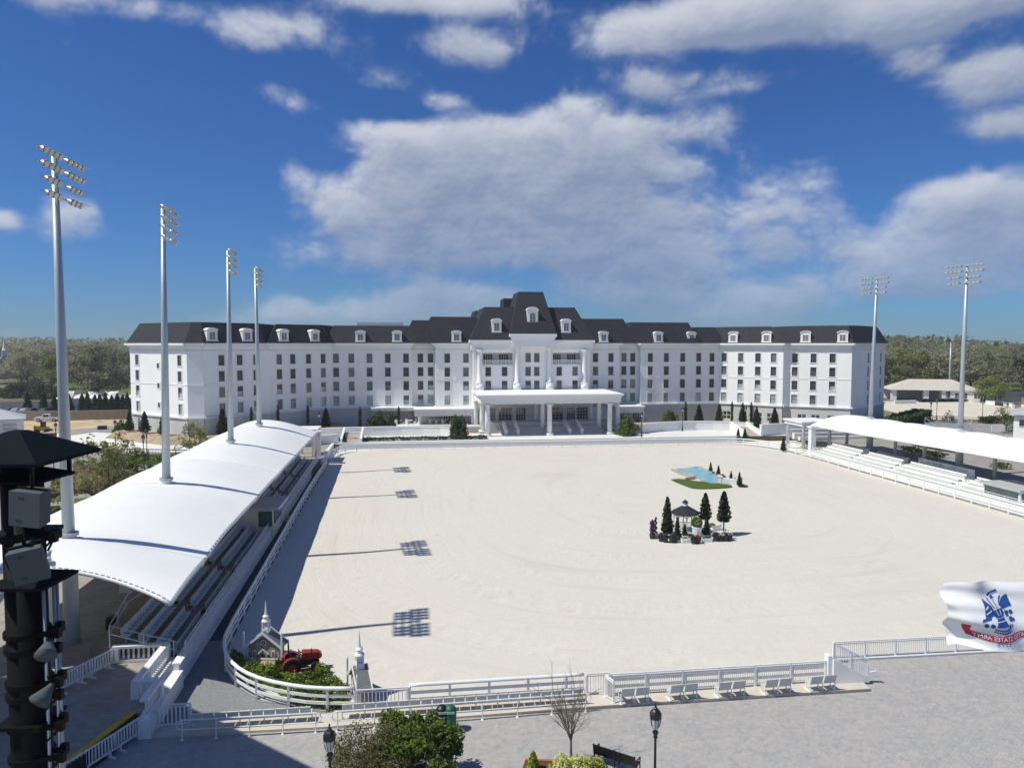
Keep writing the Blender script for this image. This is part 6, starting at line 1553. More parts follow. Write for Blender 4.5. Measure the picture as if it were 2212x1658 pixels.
# ---- vehicles
def car(lb, x, y, z, rz, paint, kind='car', group=None):
    t = thing('parked_car' if kind == 'car' else 'pickup_truck', lb, 'car' if kind == 'car' else 'pickup', (x, y, z), rz, group); L = 2.25 if kind == 'car' else 2.75
    prof = [(-L, .35), (L, .35), (L, .72), (L * .9, .92), (L * .42, 1.0), (L * .2, 1.46), (-L * .55, 1.46), (-L * .88, 1.02), (-L, .9)] if kind == 'car' else [(-L, .5), (L, .5), (L, 1.0), (L * .92, 1.16), (L * .45, 1.2), (L * .25, 1.86), (-L * .22, 1.86), (-L * .3, 1.2), (-L * .34, 1.16), (-L, 1.16)]
    m = MB(); A = [(a, -.86 + (.12 if b > 1.25 else 0), b) for a, b in prof]; B = [(a, .86 - (.12 if b > 1.25 else 0), b) for a, b in prof]; m.loft(A, B); part('body', m, MT[paint], t, world=False)
    zw = (1.05, 1.38) if kind == 'car' else (1.27, 1.76); x0, x1 = (-L * .52, L * .24) if kind == 'car' else (-L * .2, L * .26)
    for s in (-1, 1):
        m = MB(); ym = s * .83; m.add([(x0, ym * 1.045, zw[0]), (x1 + .1, ym * 1.045, zw[0]), (x1 - .12, ym * .94, zw[1]), (x0 + .08, ym * .94, zw[1])], [(0, 1, 2, 3) if s < 0 else (3, 2, 1, 0)]); part('side_window', m, MT['glass_car'], t, world=False)
    m = MB(); zt = 1.43 if kind == 'car' else 1.8; m.add([(L * .41, -.7, prof[4][1] + .03), (L * .41, .7, prof[4][1] + .03), (L * (.22 if kind == 'car' else .27), .62, zt), (L * (.22 if kind == 'car' else .27), -.62, zt)], [(0, 1, 2, 3)]); part('windscreen', m, MT['glass_car'], t, world=False)
    if kind != 'car':
        m = MB(); m.bx(-L * .96, -L * .4, -.7, .7, 1.162, 1.172); part('load_bed', m, MT['card'], t, world=False)
    r = .33 if kind == 'car' else .42
    for a in (-L * .6, L * .62):
        for s in (-1, 1):
            m = MB(); m.tube([(a, s * .68, r), (a, s * .89, r)], r, 12); w = part('wheel', m, MT['tyre'], t, world=False); m = MB(); m.tube([(a, s * .88, r), (a, s * .905, r)], r * .55, 10); part('rim', m, MT['alu'], w, world=False)
p = G(103, 910, Z1); car('white pickup truck parked on the sandy ground before the tan wall', p.x, p.y, Z1 - .02, R(185), 'carw', 'pickup')
for i, (px, paint) in enumerate(((40, 'cars'), (58, 'cars'), (70, 'card'), (100, 'carb'), (22, 'card'))):
    p = G(px, 892, Z1); car(['second silver-looking car from the left edge in the far car park', 'third parked car from the left, silver, above the tan wall', 'dark car right of the silver ones in the far car park', 'blue car parked before the first conifers', 'dark car leftmost in the far car park'][i], p.x, p.y, Z1 - .02, R(80), paint, 'car', 'cars in the far car park')
p = G(2151, 858, Z1); car('white car driving on the far road right of the clubhouse', p.x, p.y, Z1 - .02, R(20), 'carw')
p = G(1920, 872, Z1); car('white car parked between the hotel end and the clubhouse', p.x, p.y + 8, Z1 - .02, R(5), 'carw')
# loader and spoil heaps on the sandy ground
def heap(lb, px, py, r, h, mat='dirt'):
    rng = np.random.default_rng(int(px)); p = G(px, py, Z1); m = MB(); n = 14; prof = [(1.0, 0), (.8, .25), (.5, .65), (.22, .93), (0.02, 1)]
    vs = []; 
    for a, b in prof:
        for k in range(n): t = 2 * PI * k / n; w = 1 + .18 * math.sin(3 * t + px) + rng.uniform(-.08, .08); vs.append((p.x + r * a * w * math.cos(t), p.y + r * .7 * a * w * math.sin(t), Z1 - .05 + h * b))
    m.add(vs, [(i * n + k, i * n + (k + 1) % n, (i + 1) * n + (k + 1) % n, (i + 1) * n + k) for i in range(4) for k in range(n)]); o = part('earth_heap', m, MT[mat], None, True); tag(o, lb, 'heap')
heap('small spoil heap left of the nearest mast on the sandy ground', 128, 934, 4.0, 1.2); heap('pale sand heap beside the loader', 112, 932, 2.6, .9, 'sand_far'); heap('low earth heap far beyond the white road', 200, 912, 3, .7)
p = G(92, 936, Z1); t = thing('wheel_loader', 'small tan wheel loader working beside the spoil heaps', 'loader', (p.x, p.y, Z1), R(20))
m = MB(); m.bx(-1.5, 1.2, -.7, .7, .6, 1.4); m.bx(-1.5, -.3, -.65, .65, 1.4, 1.7); part('body', m, MT['yellow'], t, world=False)
m = MB(); m.bx(-.3, .7, -.6, .6, 1.4, 2.4); part('cab', m, MT['glass_car'], t, world=False); m = MB(); m.bx(-.4, .8, -.68, .68, 2.4, 2.5); part('cab_roof', m, MT['slate'], t, world=False)
m = MB(); m.beam((1.2, -.5, 1.0), (2.3, -.5, .5), .12, .2); m.beam((1.2, .5, 1.0), (2.3, .5, .5), .12, .2); part('arm', m, MT['slate'], t, world=False)
m = MB(); m.add([(2.2, -.95, .15), (2.9, -.95, .1), (2.3, -.95, .8), (2.2, .95, .15), (2.9, .95, .1), (2.3, .95, .8)], [(0, 1, 2), (5, 4, 3), (0, 3, 4, 1), (0, 2, 5, 3)]); part('bucket', m, MT['slate'], t, world=False)
for a in (-.9, .8):
    for s in (-1, 1): m = MB(); m.tube([(a, s * .6, .5), (a, s * .95, .5)], .5, 12); part('wheel', m, MT['tyre'], t, world=False)
for i, (px, py) in enumerate(((92, 944), (111, 944), (221, 927))):
    p = G(px, py, Z1); m = MB(); m.box((p.x, p.y, Z1 + .35), (1.6, 1.1, .7)); m.box((p.x, p.y, Z1 + .75), (1.7, 1.2, .1)); tag(part('pallet_box', m, MT['slate']), ['dark pallet box below the tan loader', 'dark pallet box right below the tan loader', 'dark pallet box beside the site road'][i], 'box')
p = G(256, 936, Z1); t = thing('utility_cart', 'small green utility cart on the site road', 'cart', (p.x, p.y, Z1), R(-20))
m = MB(); m.bx(-1.2, 1.2, -.6, .6, .4, .9); part('body', m, MT['green_bin'], t, world=False); m = MB(); m.bx(-.3, .8, -.6, .6, 1.6, 1.68); m.bx(.72, .78, -.55, -.5, .9, 1.6); m.bx(.72, .78, .5, .55, .9, 1.6); m.bx(-.28, -.22, -.55, -.5, .9, 1.6); m.bx(-.28, -.22, .5, .55, .9, 1.6); part('canopy_frame', m, MT['black'], t, world=False)
for a in (-.8, .8):
    for s in (-1, 1): m = MB(); m.tube([(a, s * .45, .3), (a, s * .68, .3)], .3, 10); part('wheel', m, MT['tyre'], t, world=False)
# aluminium bleachers behind the right canopy
p = G(2085, 950, Z1); t = thing('bleacher', 'aluminium bleacher stand beyond the right canopy beside the mast', 'bleacher', (p.x, p.y, Z1), R(12))
for k in range(7):
    m = MB(); m.bx(-5, 5, k * .75, k * .75 + .32, .55 + k * .42, .6 + k * .42); part('bench', m, MT['alu'], t, world=False); m = MB(); m.bx(-5, 5, k * .75 - .38, k * .75 - .02, .2 + k * .42, .24 + k * .42); part('footboard', m, MT['alu'], t, world=False)
m = MB()
for x in (-4.9, -1.6, 1.6, 4.9):
    m.beam((x, -.3, .1), (x, 5, 3.1), .08); m.beam((x, 5, 0), (x, 5, 4.2), .08); m.beam((x, 2.4, 0), (x, 2.4, 1.6), .08)
m.beam((-5, 5, 4.2), (5, 5, 4.2), .08); m.beam((5, -.3, 1.2), (5, 5, 4.2), .08); m.beam((-5, -.3, 1.2), (-5, 5, 4.2), .08); part('frame', m, MT['alu'], t, world=False)
p = G(2156, 938, Z1); t = thing('notice_board', 'white notice board beyond the right canopy', 'sign', (p.x, p.y, Z1)); m = MB(); m.bx(-1.6, 1.6, -.05, .05, .6, 2.0); part('board', m, MT['white'], t, world=False); m = MB(); m.bx(-1.5, -1.4, .06, .14, 0, 1.9); m.bx(1.4, 1.5, .06, .14, 0, 1.9); part('post', m, MT['alu'], t, world=False)
p = G(2099, 916, Z1); m = MB(); m.lathe([(.25, 0), (.22, .1), (.17, .7), (.22, .8), (.1, 1.0)], 10, (p.x, p.y, Z1)); tag(part('hydrant', m, MT['yellow']), 'small yellow hydrant by the hedge on the right', 'hydrant')
# park benches and tables in the left garden, furniture on the terrace
def bench(lb, x, y, z, rz, mat='black', s=1.0, label_cat='bench'):
    t = thing('park_bench', lb, 'bench', (x, y, z), rz); t.scale = (s, s, s)
    for k in range(4): m = MB(); m.bx(-1.0, 1.0, -.22 + k * .12, -.12 + k * .12, .44, .47); part('seat_slat', m, MT[mat], t, world=False)
    for k in range(5): m = MB(); m.box((0, .30 + k * .018, .52 + k * .095), (2.0, .03, .085)); part('back_slat', m, MT[mat], t, world=False)
    for a in (-1.0, 0, 1.0):
        m = MB(); m.tube([(a, -.22, 0), (a, -.22, .45), (a, .3, .42), (a, .28, 0)], .03, 6); m.tube([(a, .3, .42), (a, .4, .98)], .03, 6)
        if a: m.tube([(a, -.22, .45), (a, -.24, .66), (a, .3, .68)], .03, 6); m.lathe([(.05, -.24), (.05, .24)], 4, (a, 0, -3)) if False else None
        part('leg', m, MT[mat], t, world=False)
    return t
for i, (px, py, rz) in enumerate(((108, 1083, 10), (105, 1112, 12), (103, 1126, 10), (212, 1098, 15))):
    p = G(px, py, Z1); bench(['upper dark bench between the tower roof and the nearest mast', 'middle dark bench left of the nearest mast', 'lowest dark bench left of the nearest mast', 'dark bench below the pink azaleas'][i], p.x, p.y, Z1 - .02, R(rz))
for i, px in enumerate((862, 885, 935, 948, 962)):
    p = AY(px, 915, 160.5); t = thing('terrace_table', ['leftmost white table set on the hotel terrace', 'second white table set from the left on the hotel terrace', 'white table set behind the retaining wall', 'fourth white table set on the hotel terrace', 'white table set nearest the porch'][i], 'table', (p.x, p.y, 2.3)); m = MB(); m.lathe([(.45, 0), (.08, .05), (.08, .68), (.7, .72), (.7, .77)], 10); part('table', m, MT['white'], t, world=False)
    for k in range(3):
        a = 2.1 * k; m = MB(); m.box((math.cos(a) * 1.1, math.sin(a) * 1.1, .23), (.5, .5, .46)); m.box((math.cos(a) * 1.38, math.sin(a) * 1.38, .5), (.14, .5, 1.0), a); part('chair', m, MT['white'], t, world=False)
# ------------------------------------------------------------------ decorations standing on the sand
# gazebo island
gc = G(1484, 1150, 0)      # gazebo centre
z = thing('gazebo', 'white gazebo with dark octagonal roof among potted plants on the sand', 'gazebo', (gc.x, gc.y + .6, 0), R(10)); z.scale = (.78, .78, .92)
m = MB(); m.lathe([(1.75, 0), (1.75, .15)], 8); part('floor', m, MT['white'], z, world=False)
for k in range(8):
    a = PI / 4 * (k + .5); m = MB(); m.box((1.5 * math.cos(a), 1.5 * math.sin(a), 1.15), (.13, .13, 2.0), a); part('post', m, MT['white'], z, world=False)
    a2 = a + PI / 4; m = MB(); p0 = Vector((1.5 * math.cos(a), 1.5 * math.sin(a), 0)); p1 = Vector((1.5 * math.cos(a2), 1.5 * math.sin(a2), 0))
    m.beam(p0 + Vector((0, 0, 2.1)), p1 + Vector((0, 0, 2.1)), .1, .16)
    for j in range(6):
        t0, t1 = PI * j / 6, PI * (j + 1) / 6; q0 = p0.lerp(p1, .5 - .5 * math.cos(t0)) + Vector((0, 0, 1.6 + .4 * math.sin(t0))); q1 = p0.lerp(p1, .5 - .5 * math.cos(t1)) + Vector((0, 0, 1.6 + .4 * math.sin(t1))); m.beam(q0, q1, .05, .09)
    if k not in (5,):
        m.beam(p0 + Vector((0, 0, .8)), p1 + Vector((0, 0, .8)), .06)
        for j in range(1, 7): q = p0.lerp(p1, j / 7); m.beam(q + Vector((0, 0, .15)), q + Vector((0, 0, .8)), .03)
    part('arch_panel', m, MT['white'], z, world=False)
m = MB(); m.lathe([(2.05, 2.15), (1.95, 2.28), (.42, 3.0)], 8, sq=True); part('roof', m, MT['charcoal'], z, world=False)
m = MB(); m.lathe([(.36, 2.95), (.34, 3.35)], 8, sq=True); cp = part('cupola', m, MT['white'], z, world=False)
m = MB(); m.lathe([(.46, 3.35), (.3, 3.55), (.05, 3.68), (.02, 3.8)], 8, sq=True); part('cupola_roof', m, MT['charcoal'], cp, world=False)
TOP = [conifer_meshes(120 + k, 3.6, 1.15, MT['conifer'], 1500, .17, stem=0.02, power=.6) for k in range(3)]
def on(px, py): p = G(px, py, 0); return p.x, p.y
x, y = on(1441, 1160); plant('topiary_conifer', 'tall dark clipped conifer left of the gazebo', 'conifer', TOP[0][0], TOP[0][1], (x, y, .35), 0, None, (1.1, 1.1, 1.08))
STM = conifer_meshes(125, 3.9, 1.2, MT['conifer'], 1300, .17, stem=.30, power=.6)
x, y = on(1523, 1147); plant('topiary_conifer', 'dark clipped conifer raised on a bare stem behind the gazebo', 'conifer', STM[0], STM[1], (x, y, .1), 0, None, (1.1, 1.1, 1.03))
x, y = on(1563, 1155); plant('topiary_conifer', 'tall dark clipped conifer right of the gazebo, broadest of the three', 'conifer', STM[0], STM[1], (x, y, .1), 2, None, (1.25, 1.25, 1.15))
def pot(lb, px, py, r, h, mat, plantkind=None, ph=.8, pr=.5, square=False, fl=None):
    x, y = on(px, py); t = thing('plant_pot', lb, 'plant pot', (x, y, 0)); m = MB()
    m.lathe([(r * .72, 0), (r, h * .92), (r * 1.1, h * .93), (r * 1.1, h), (r * .9, h), (r * .88, h * .9)], 4 if square else 10, sq=square); part('pot', m, MT[mat], t, world=False)
    if plantkind == 'ball': o = link('foliage', ball_mesh(int(px), pr, MT['brightgreen']), t); o.location = (0, 0, h + pr * .72)
    elif plantkind == 'spiral':
        m = MB()
        for k in range(26): a = k * .75; m.lathe([(.02, -.08), (.13, 0), (.02, .1)], 5, (.14 * math.cos(a) * (1 - k / 30), .14 * math.sin(a) * (1 - k / 30), h + k * ph / 26))
        part('foliage', m, MT['conifer'], t, world=False)
    elif plantkind == 'cone': o = link('foliage', conifer_meshes(int(px), ph, pr * 2, MT['conifer'], 450, .13, stem=0.02)[1], t); o.location = (0, 0, h * .9)
    elif plantkind == 'flower':
        o = link('foliage', shrub_mesh(int(px), pr * 2, pr * 2, ph, MT['hedge'], 220, .12), t); o.location = (0, 0, h * .9)
        o = link('blossom', shrub_mesh(int(px) + 1, pr * 2.1, pr * 2.1, ph * .9, MT[fl], 130, .08), t); o.location = (0, 0, h * .9 + ph * .3)
    return t
pot('tall white urn holding a round green topiary ball before the gazebo', 1505, 1168, .50, 1.5, 'white', 'ball', pr=.56)
pot('square white planter with slim plant right before the gazebo door', 1479, 1168, .38, .62, 'white', 'cone', 1.2, .3, True)
pot('square white planter with broad dark conifer right of the tall urn', 1527, 1166, .5, .6, 'white', 'cone', 1.6, .5, True)
pot('square white planter with spiral topiary at the left of the island', 1416, 1160, .32, .5, 'white', 'spiral', 1.6, square=True)
pot('dark conifer in a pot against the gazebo front', 1463, 1166, .35, .4, 'pot_dark', 'cone', 2.0, .45)
pot('grey planter with round clipped bush right of the stemmed conifer', 1538, 1152, .3, .5, 'white', 'ball', pr=.36)
for i, (px, py, fl, lb) in enumerate(((1428, 1169, 'flower_p', 'leftmost dark pot of purple flowers in the front row'), (1437, 1171, 'flower_p', 'second dark pot of purple flowers in the front row'), (1451, 1172, 'flower_p', 'dark pot of purple flowers below the conifer left of the gazebo'), (1458, 1171, 'flower_p', 'dark pot of purple flowers beside the low white trough'), (1498, 1174, 'flower_p', 'dark pot with few purple flowers before the tall urn'), (1507, 1173, 'flower_r', 'dark pot with coral flowers before the tall urn'), (1546, 1168, 'flower_p', 'taller dark pot of pale purple flowers at the right of the island'), (1557, 1168, 'flower_w', 'grey pot of white flowers at the right of the island'), (1567, 1168, 'flower_p', 'rightmost dark pot of flowers on the island'), (1575, 1167, 'flower_w', 'small dark pot of white flowers beside the white bench'))):
    pot(lb, px, py, .30, .48, 'pot_dark', 'flower', .42, .32, fl=fl)
x, y = on(1409, 1163); t = thing('flower_column', 'tall column of purple flowers at the left end of the island', 'flowers', (x, y, 0)); m = MB(); m.lathe([(.25, 0), (.32, .5), (.3, .55)], 10); part('pot', m, MT['pot_dark'], t, world=False)
o = link('blossom', conifer_meshes(131, 1.5, .55, MT['flower_p'], 400, .12, stem=.02, col=True)[1], t); o.location = (0, 0, .5)
for lb, a, b in (('low white planting trough at the front of the island', (1472, 1172), (1492, 1171)), ('second low white trough right of the tall urn', (1515, 1170), (1537, 1169))):
    p, q = G(*a), G(*b); t = thing('planting_trough', lb, 'planter', ((p.x + q.x) / 2, (p.y + q.y) / 2, 0)); m = MB(); m.beam((p.x, p.y, .17), (q.x, q.y, .17), .5, .34); part('trough', m, MT['white'], t); o = link('foliage', hedge_mesh(5, (q - p).length, .4, .25, MT['brightgreen'], 200, .09), t); o.location = (0, 0, .3)
for i, (px, py, rz) in enumerate(((1552, 1156, 20), (1572, 1163, -60))):
    x, y = on(px, py); t = thing('garden_chair', ['white garden settee behind the right flower pots', 'white slatted garden chair at the right end of the island'][i], 'chair', (x, y, 0), R(rz)); w = .7 if i == 0 else .35
    m = MB(); m.bx(-w, w, -.25, .25, .4, .45); part('seat', m, MT['white'], t, world=False); m = MB()
    for k in range(int(w * 14)): m.bx(-w + k * .145, -w + k * .145 + .08, .22, .26, .45, .95)
    m.bx(-w, w, .21, .27, .93, 1.0); part('backrest', m, MT['white'], t, world=False)
    for a in (-w + .04, w - .04):
        m = MB(); m.bx(a - .03, a + .03, -.25, -.19, 0, .65); m.bx(a - .03, a + .03, .2, .26, 0, .45); m.bx(a - .03, a + .03, -.25, .25, .62, .66); part('leg', m, MT['white'], t, world=False)
x, y = on(1548, 1158); t = thing('garden_table', 'small pale covered table behind the settee', 'table', (x - .6, y + .4, 0)); m = MB(); m.lathe([(.55, 0), (.45, .7), (.46, .74)], 12); part('cloth', m, MT['white'], t, world=False)
mm_ = MB(); mm_.lathe([(2.2, 0), (2.14, .08)], 18, (gc.x, gc.y, 0)); mm_.v = [(a, gc.y + (b - gc.y) * .9, c) for a, b, c in mm_.v]; o = part('turf_mat', mm_, MT['turf']); tag(o, 'round mat of green turf beneath the gazebo', 'turf')
# pond island
def blob(px): return [tuple(G(a, b)[:2]) for a, b in px]
def smooth(pts): return [(v.x, v.y) for v in arc_path(pts + [pts[0]], .5)[:-1]]
tb = smooth(blob([(1450, 1037.3), (1467, 1035.7), (1498, 1039.6), (1540, 1044), (1570, 1047), (1580, 1052.9), (1534, 1056), (1498, 1055.3), (1471.5, 1045.9)]))
t = thing('pond_island', 'flat turf island holding a painted blue pond and low edging on the sand', 'pond', (*G(1520, 1045)[:2], 0))
m = MB(); m.prism(tb, 0, .16); part('turf', m, MT['turf'], t)
wp = smooth(blob([(1456, 1017), (1464, 1014.6), (1484, 1013.5), (1500, 1010), (1514, 1010.7), (1529, 1020), (1565, 1039.6), (1560, 1045.5), (1540, 1045.9), (1517, 1040.4), (1509, 1035.5), (1490, 1029), (1466, 1024)]))
m = MB(); m.prism(wp, .0, .25); part('pond_rim', m, MT['wood'], t)
ctr = Vector((sum(p[0] for p in wp) / len(wp), sum(p[1] for p in wp) / len(wp)))
m = MB(); m.prism([tuple(ctr + (Vector(p) - ctr) * .965) for p in wp], .1, .262); part('water', m, MT['water'], t)
for a, b in (((1452, 1017), (1466, 1023)), ((1466, 1023), (1488, 1027)), ((1480, 1037), (1500, 1034)), ((1488, 1027), (1500, 1033)), ((1510, 1012), (1538, 1024)), ((1545, 1024), (1575, 1046))):
    p, q = G(*a), G(*b); m = MB(); m.beam((p.x, p.y, .2), (q.x, q.y, .2), .3, .4); part('edging_log', m, MT['wood'], t)
for i, (px, py, h, lb) in enumerate(((1535, 1022, 1.75, 'tallest small conifer at the far end of the pond island'), (1552, 1028.5, 1.7, 'second small conifer behind the pond'), (1579, 1037, 1.4, 'small conifer by the white block at the pond end'), (1597, 1050, 2.0, 'small conifer at the right tip of the pond island'))):
    x, y = on(px, py); plant('conifer_tree', lb, 'conifer', CON[i % 3][0], CON[i % 3][1], (x, y, 0), i, None, (h / 4.6 * .85, h / 4.6 * .85, h / 4.6))
    o = link('shrub', shrub_mesh(150 + i, 1.3, 1.0, .35, MT['hedge'], 260, .16)); o.location = (x + .3, y - .5, .0); tag(o, 'low green plants under the ' + lb.replace('small conifer', 'conifer').replace(' of the pond island', ' of the island'), 'shrub')
x, y = on(1577, 1047); t = thing('jump_block', 'white block fence section at the end of the pond', 'jump', (x, y, 0), R(-30)); m = MB(); m.bx(-1.3, 1.3, -.25, .25, 0, .9); part('panel', m, MT['white'], t, world=False)
for a in (-1.4, 1.4): m = MB(); m.bx(a - .25, a + .25, -.3, .3, 0, 1.1); m.bx(a - .32, a + .32, -.37, .37, 1.1, 1.2); part('pillar', m, MT['white'], t, world=False)

# ---- stone church jump wings
def church(lb, x, y, rz, s=1.0, dep=.42):
    t = thing('church_jump', lb, 'jump', (x, y, 0), rz); t.scale = (s, s, s)
    m = MB(); w, d, h, r = 1.05, dep, 1.0, 1.75
    m.loft([(-w, -d, 0), (w, -d, 0), (w, -d, h), (0, -d, r), (-w, -d, h)], [(-w, d, 0), (w, d, 0), (w, d, h), (0, d, r), (-w, d, h)]); part('stone_wall', m, MT['stone'], t, world=False)
    for sx_ in (-1, 1):
        m = MB(); m.add([(sx_ * (w + .2), -d - .14, h - .16), (0, -d - .14, r + .08), (0, d + .14, r + .08), (sx_ * (w + .2), d + .14, h - .16), (sx_ * (w + .2), -d - .14, h - .24), (0, -d - .14, r), (0, d + .14, r), (sx_ * (w + .2), d + .14, h - .24)], [(0, 1, 2, 3), (7, 6, 5, 4), (0, 4, 5, 1), (1, 5, 6, 2), (2, 6, 7, 3), (3, 7, 4, 0)] if sx_ < 0 else [(3, 2, 1, 0), (4, 5, 6, 7), (1, 5, 4, 0), (2, 6, 5, 1), (3, 7, 6, 2), (0, 4, 7, 3)]); part('roof', m, MT['church_roof'], t, world=False)
        m = MB(); m.beam((sx_ * (w + .22), -d - .17, h - .2), (0, -d - .17, r + .04), .06, .13); part('bargeboard', m, MT['white'], t, world=False)
        m = MB(); m.beam((sx_ * (w + .22), d + .17, h - .2), (0, d + .17, r + .04), .06, .13); part('bargeboard', m, MT['white'], t, world=False)
        m = MB(); m.bx(sx_ * (w + .22) - .05, sx_ * (w + .22) + .05, -d - .22, -d - .12, 0, h + .75); m.lathe([(.07, h + .75), (.01, h + .9)], 6, (sx_ * (w + .22), -d - .17, 0)); part('jump_post', m, MT['white'], t, world=False)
    m = MB(); m.bx(-.22, .22, -.22, .22, r - .1, r + .22)
    for a in (-.17, .17):
        for b in (-.17, .17): m.bx(a - .04, a + .04, b - .04, b + .04, r + .22, r + .62)
    m.lathe([(.26, r + .62), (.30, r + .66), (.26, r + .74), (.19, r + .76), (.16, r + .95), (.22, r + .97), (.19, r + 1.03), (.09, r + 1.1), (.012, r + 2.05)], 10); m.bx(-.13, .13, -.13, .13, r + .2, r + .62); part('steeple', m, MT['white'], t, world=False)
    m = MB(); m.tube([(0, -d - .02, 1.12), (0, -d - .06, 1.12)], .2, 16); f = part('clock', m, MT['white'], t, world=False)
    m = MB(); m.tube([(0, -d - .061, 1.12), (0, -d - .07, 1.12)], .14, 14); part('clock_face', m, MT['glass_b'], f, world=False)
    m = MB(); m.bx(-.02, .02, -d - .085, -d - .071, 1.1, 1.22); m.bx(-.018, .018, -d - .085, -d - .071, 1.04, 1.11); part('clock_hand', m, MT['white'], f, world=False)
    m = MB(); m.loft([(-.3, -d - .02, 0), (.3, -d - .02, 0), (.3, -d - .02, .42), (0, -d - .02, .68), (-.3, -d - .02, .42)], [(-.3, -d - .14, 0), (.3, -d - .14, 0), (.3, -d - .14, .42), (0, -d - .14, .68), (-.3, -d - .14, .42)]); part('porch', m, MT['stone'], t, world=False)
    m = MB(); m.beam((-.36, -d - .15, .40), (0, -d - .15, .72), .05, .08); m.beam((.36, -d - .15, .40), (0, -d - .15, .72), .05, .08); part('porch_trim', m, MT['white'], t, world=False)
    m = MB(); m.loft([(x_, -d - .145, z_) for x_, z_ in ((-.14, 0), (.14, 0), (.14, .32), (0, .46), (-.14, .32))], [(x_, -d - .155, z_) for x_, z_ in ((-.14, 0), (.14, 0), (.14, .32), (0, .46), (-.14, .32))]); part('door', m, MT['black'], t, world=False)
    for a in (-.64, .64):
        m = MB(); pts = [(-.13, .12), (.13, .12)] + [(.13 * math.cos(PI * k / 8), .48 + .15 * math.sin(PI * k / 8)) for k in range(9)]; m.loft([(a + x_, -d - .01, z_) for x_, z_ in pts], [(a + x_, -d - .05, z_) for x_, z_ in pts]); o = part('window', m, MT['white'], t, world=False)
        m = MB(); m.bx(a - .085, a - .02, -d - .062, -d - .051, .17, .52); m.bx(a + .02, a + .085, -d - .062, -d - .051, .17, .52); part('pane', m, MT['glass_b'], o, world=False)
    return t
p = G(574, 1421); church('miniature stone church jump wing standing half in shade beside the red tractor', p.x, p.y + .3, R(-12), .96)
p = G(777, 1506); church('miniature stone church jump wing seen edge on at the near corner of the sand', p.x, p.y + .2, R(-73), 1.0, .26)
# ---- flower bed between them
BED = smooth(blob([(497, 1424), (560, 1418), (612, 1424), (650, 1434), (700, 1455), (724, 1490), (752, 1528), (690, 1523), (640, 1512), (585, 1490), (530, 1462)]))
poly('planting_bed', BED, .03, 'mulch')
def inpoly(x, y, P):
    c = False; j = len(P) - 1
    for i in range(len(P)):
        if (P[i][1] > y) != (P[j][1] > y) and x < (P[j][0] - P[i][0]) * (y - P[i][1]) / (P[j][1] - P[i][1]) + P[i][0]: c = not c
        j = i
    return c
tc_ = G(646, 1455); ch_ = G(574, 1421)
xs_ = [q[0] for q in BED]; ys_ = [q[1] for q in BED]; placed = []; kk = 0
FSH = [shrub_mesh(160 + k, .95, .95, .55, MT['brightgreen'], 420, .11) for k in range(3)]; FDK = [shrub_mesh(165 + k, .9, .9, .55, MT['evergreen'], 420, .11) for k in range(2)]
FBL = [shrub_mesh(170 + k, .95, .95, .66, MT['flower_w'], 24, .07, 'blossom') for k in range(2)]
rb_ = random.Random(3)
while kk < 3000 and len(placed) < 120:
    kk += 1; x, y = rb_.uniform(min(xs_), max(xs_)), rb_.uniform(min(ys_), max(ys_))
    if not inpoly(x, y, BED) or any((x - a) ** 2 + (y - b) ** 2 < .22 for a, b in placed) or (abs(x - tc_.x) < 1.15 and -.75 < y - tc_.y < 1.0) or (abs(x - ch_.x) < 1.5 and y > ch_.y - 1.75): continue
    placed.append((x, y)); dark = rb_.random() < .3
    lb = 'low dark green leafy plant in the near corner bed' if dark else 'low bright green plant with white blossoms in the near corner bed'
    t = thing('bedding_plant', lb, 'plant', (x, y, .0), rb_.uniform(0, 6), 'dark plants of the near corner bed' if dark else 'white blossomed plants of the near corner bed'); t.scale = (1, 1, rb_.uniform(.8, 1.3))
    link('foliage', (FDK if dark else FSH)[len(placed) % 2], t)
    if not dark: link('blossom', FBL[len(placed) % 2], t)
for lb, a, b in (('pale timber pole lying along the right edge of the bed', (702, 1448), (748, 1518)), ('thin dark pole lying on the sand beside the edge on church', (723, 1461), (765, 1505)), ('pale timber pole lying across the corner bed', (620, 1470), (700, 1520)), ('pale timber pole at the back of the corner bed', (520, 1424), (620, 1428))):
    p, q = G(*a), G(*b); m = MB(); m.tube([(p.x, p.y, .09), (q.x, q.y, .09)], .085 if 'thin' not in lb else .05, 8); tag(part('jump_pole', m, MT['wood'] if 'thin' not in lb else MT['fencewood']), lb, 'pole')
p = G(770, 1498); o = link('shrub', hedge_mesh(33, 1.8, .35, .35, MT['hedge'], 160, .1), None, (p.x - .7, p.y, 0), R(80)); tag(o, 'narrow green hedge strip in front of the edge on church', 'hedge')
# ---- red tractor, rear towards the camera's left
t = thing('tractor', 'red compact tractor with black roll bar parked in the corner flower bed', 'tractor', (tc_.x, tc_.y + .45, 0.02), R(12)); t.scale = (.9,) * 3
def tp(name, mb, mat, par=None, sm=False): return part(name, mb, MT[mat], par or t, sm, world=False)
m = MB(); m.add([(.15, -.36, .85), (1.35, -.30, .78), (1.35, .30, .78), (.15, .36, .85), (.15, -.34, 1.32), (1.2, -.26, 1.22), (1.2, .26, 1.22), (.15, .34, 1.32), (1.42, -.22, 1.05), (1.42, .22, 1.05)], [(0, 3, 2, 1), (4, 5, 6, 7), (0, 1, 5, 4), (2, 3, 7, 6), (3, 0, 4, 7), (1, 8, 5), (2, 6, 9), (1, 2, 9, 8), (8, 9, 6, 5)]); hood = tp('hood', m, 'red')
m = MB(); m.bx(1.36, 1.44, -.2, .2, .82, 1.0); tp('grille', m, 'black', hood)
for s in (-1, 1): m = MB(); m.bx(1.38, 1.43, s * .17 - .07, s * .17 + .07, 1.06, 1.14); tp('headlight', m, 'lampglass', hood)
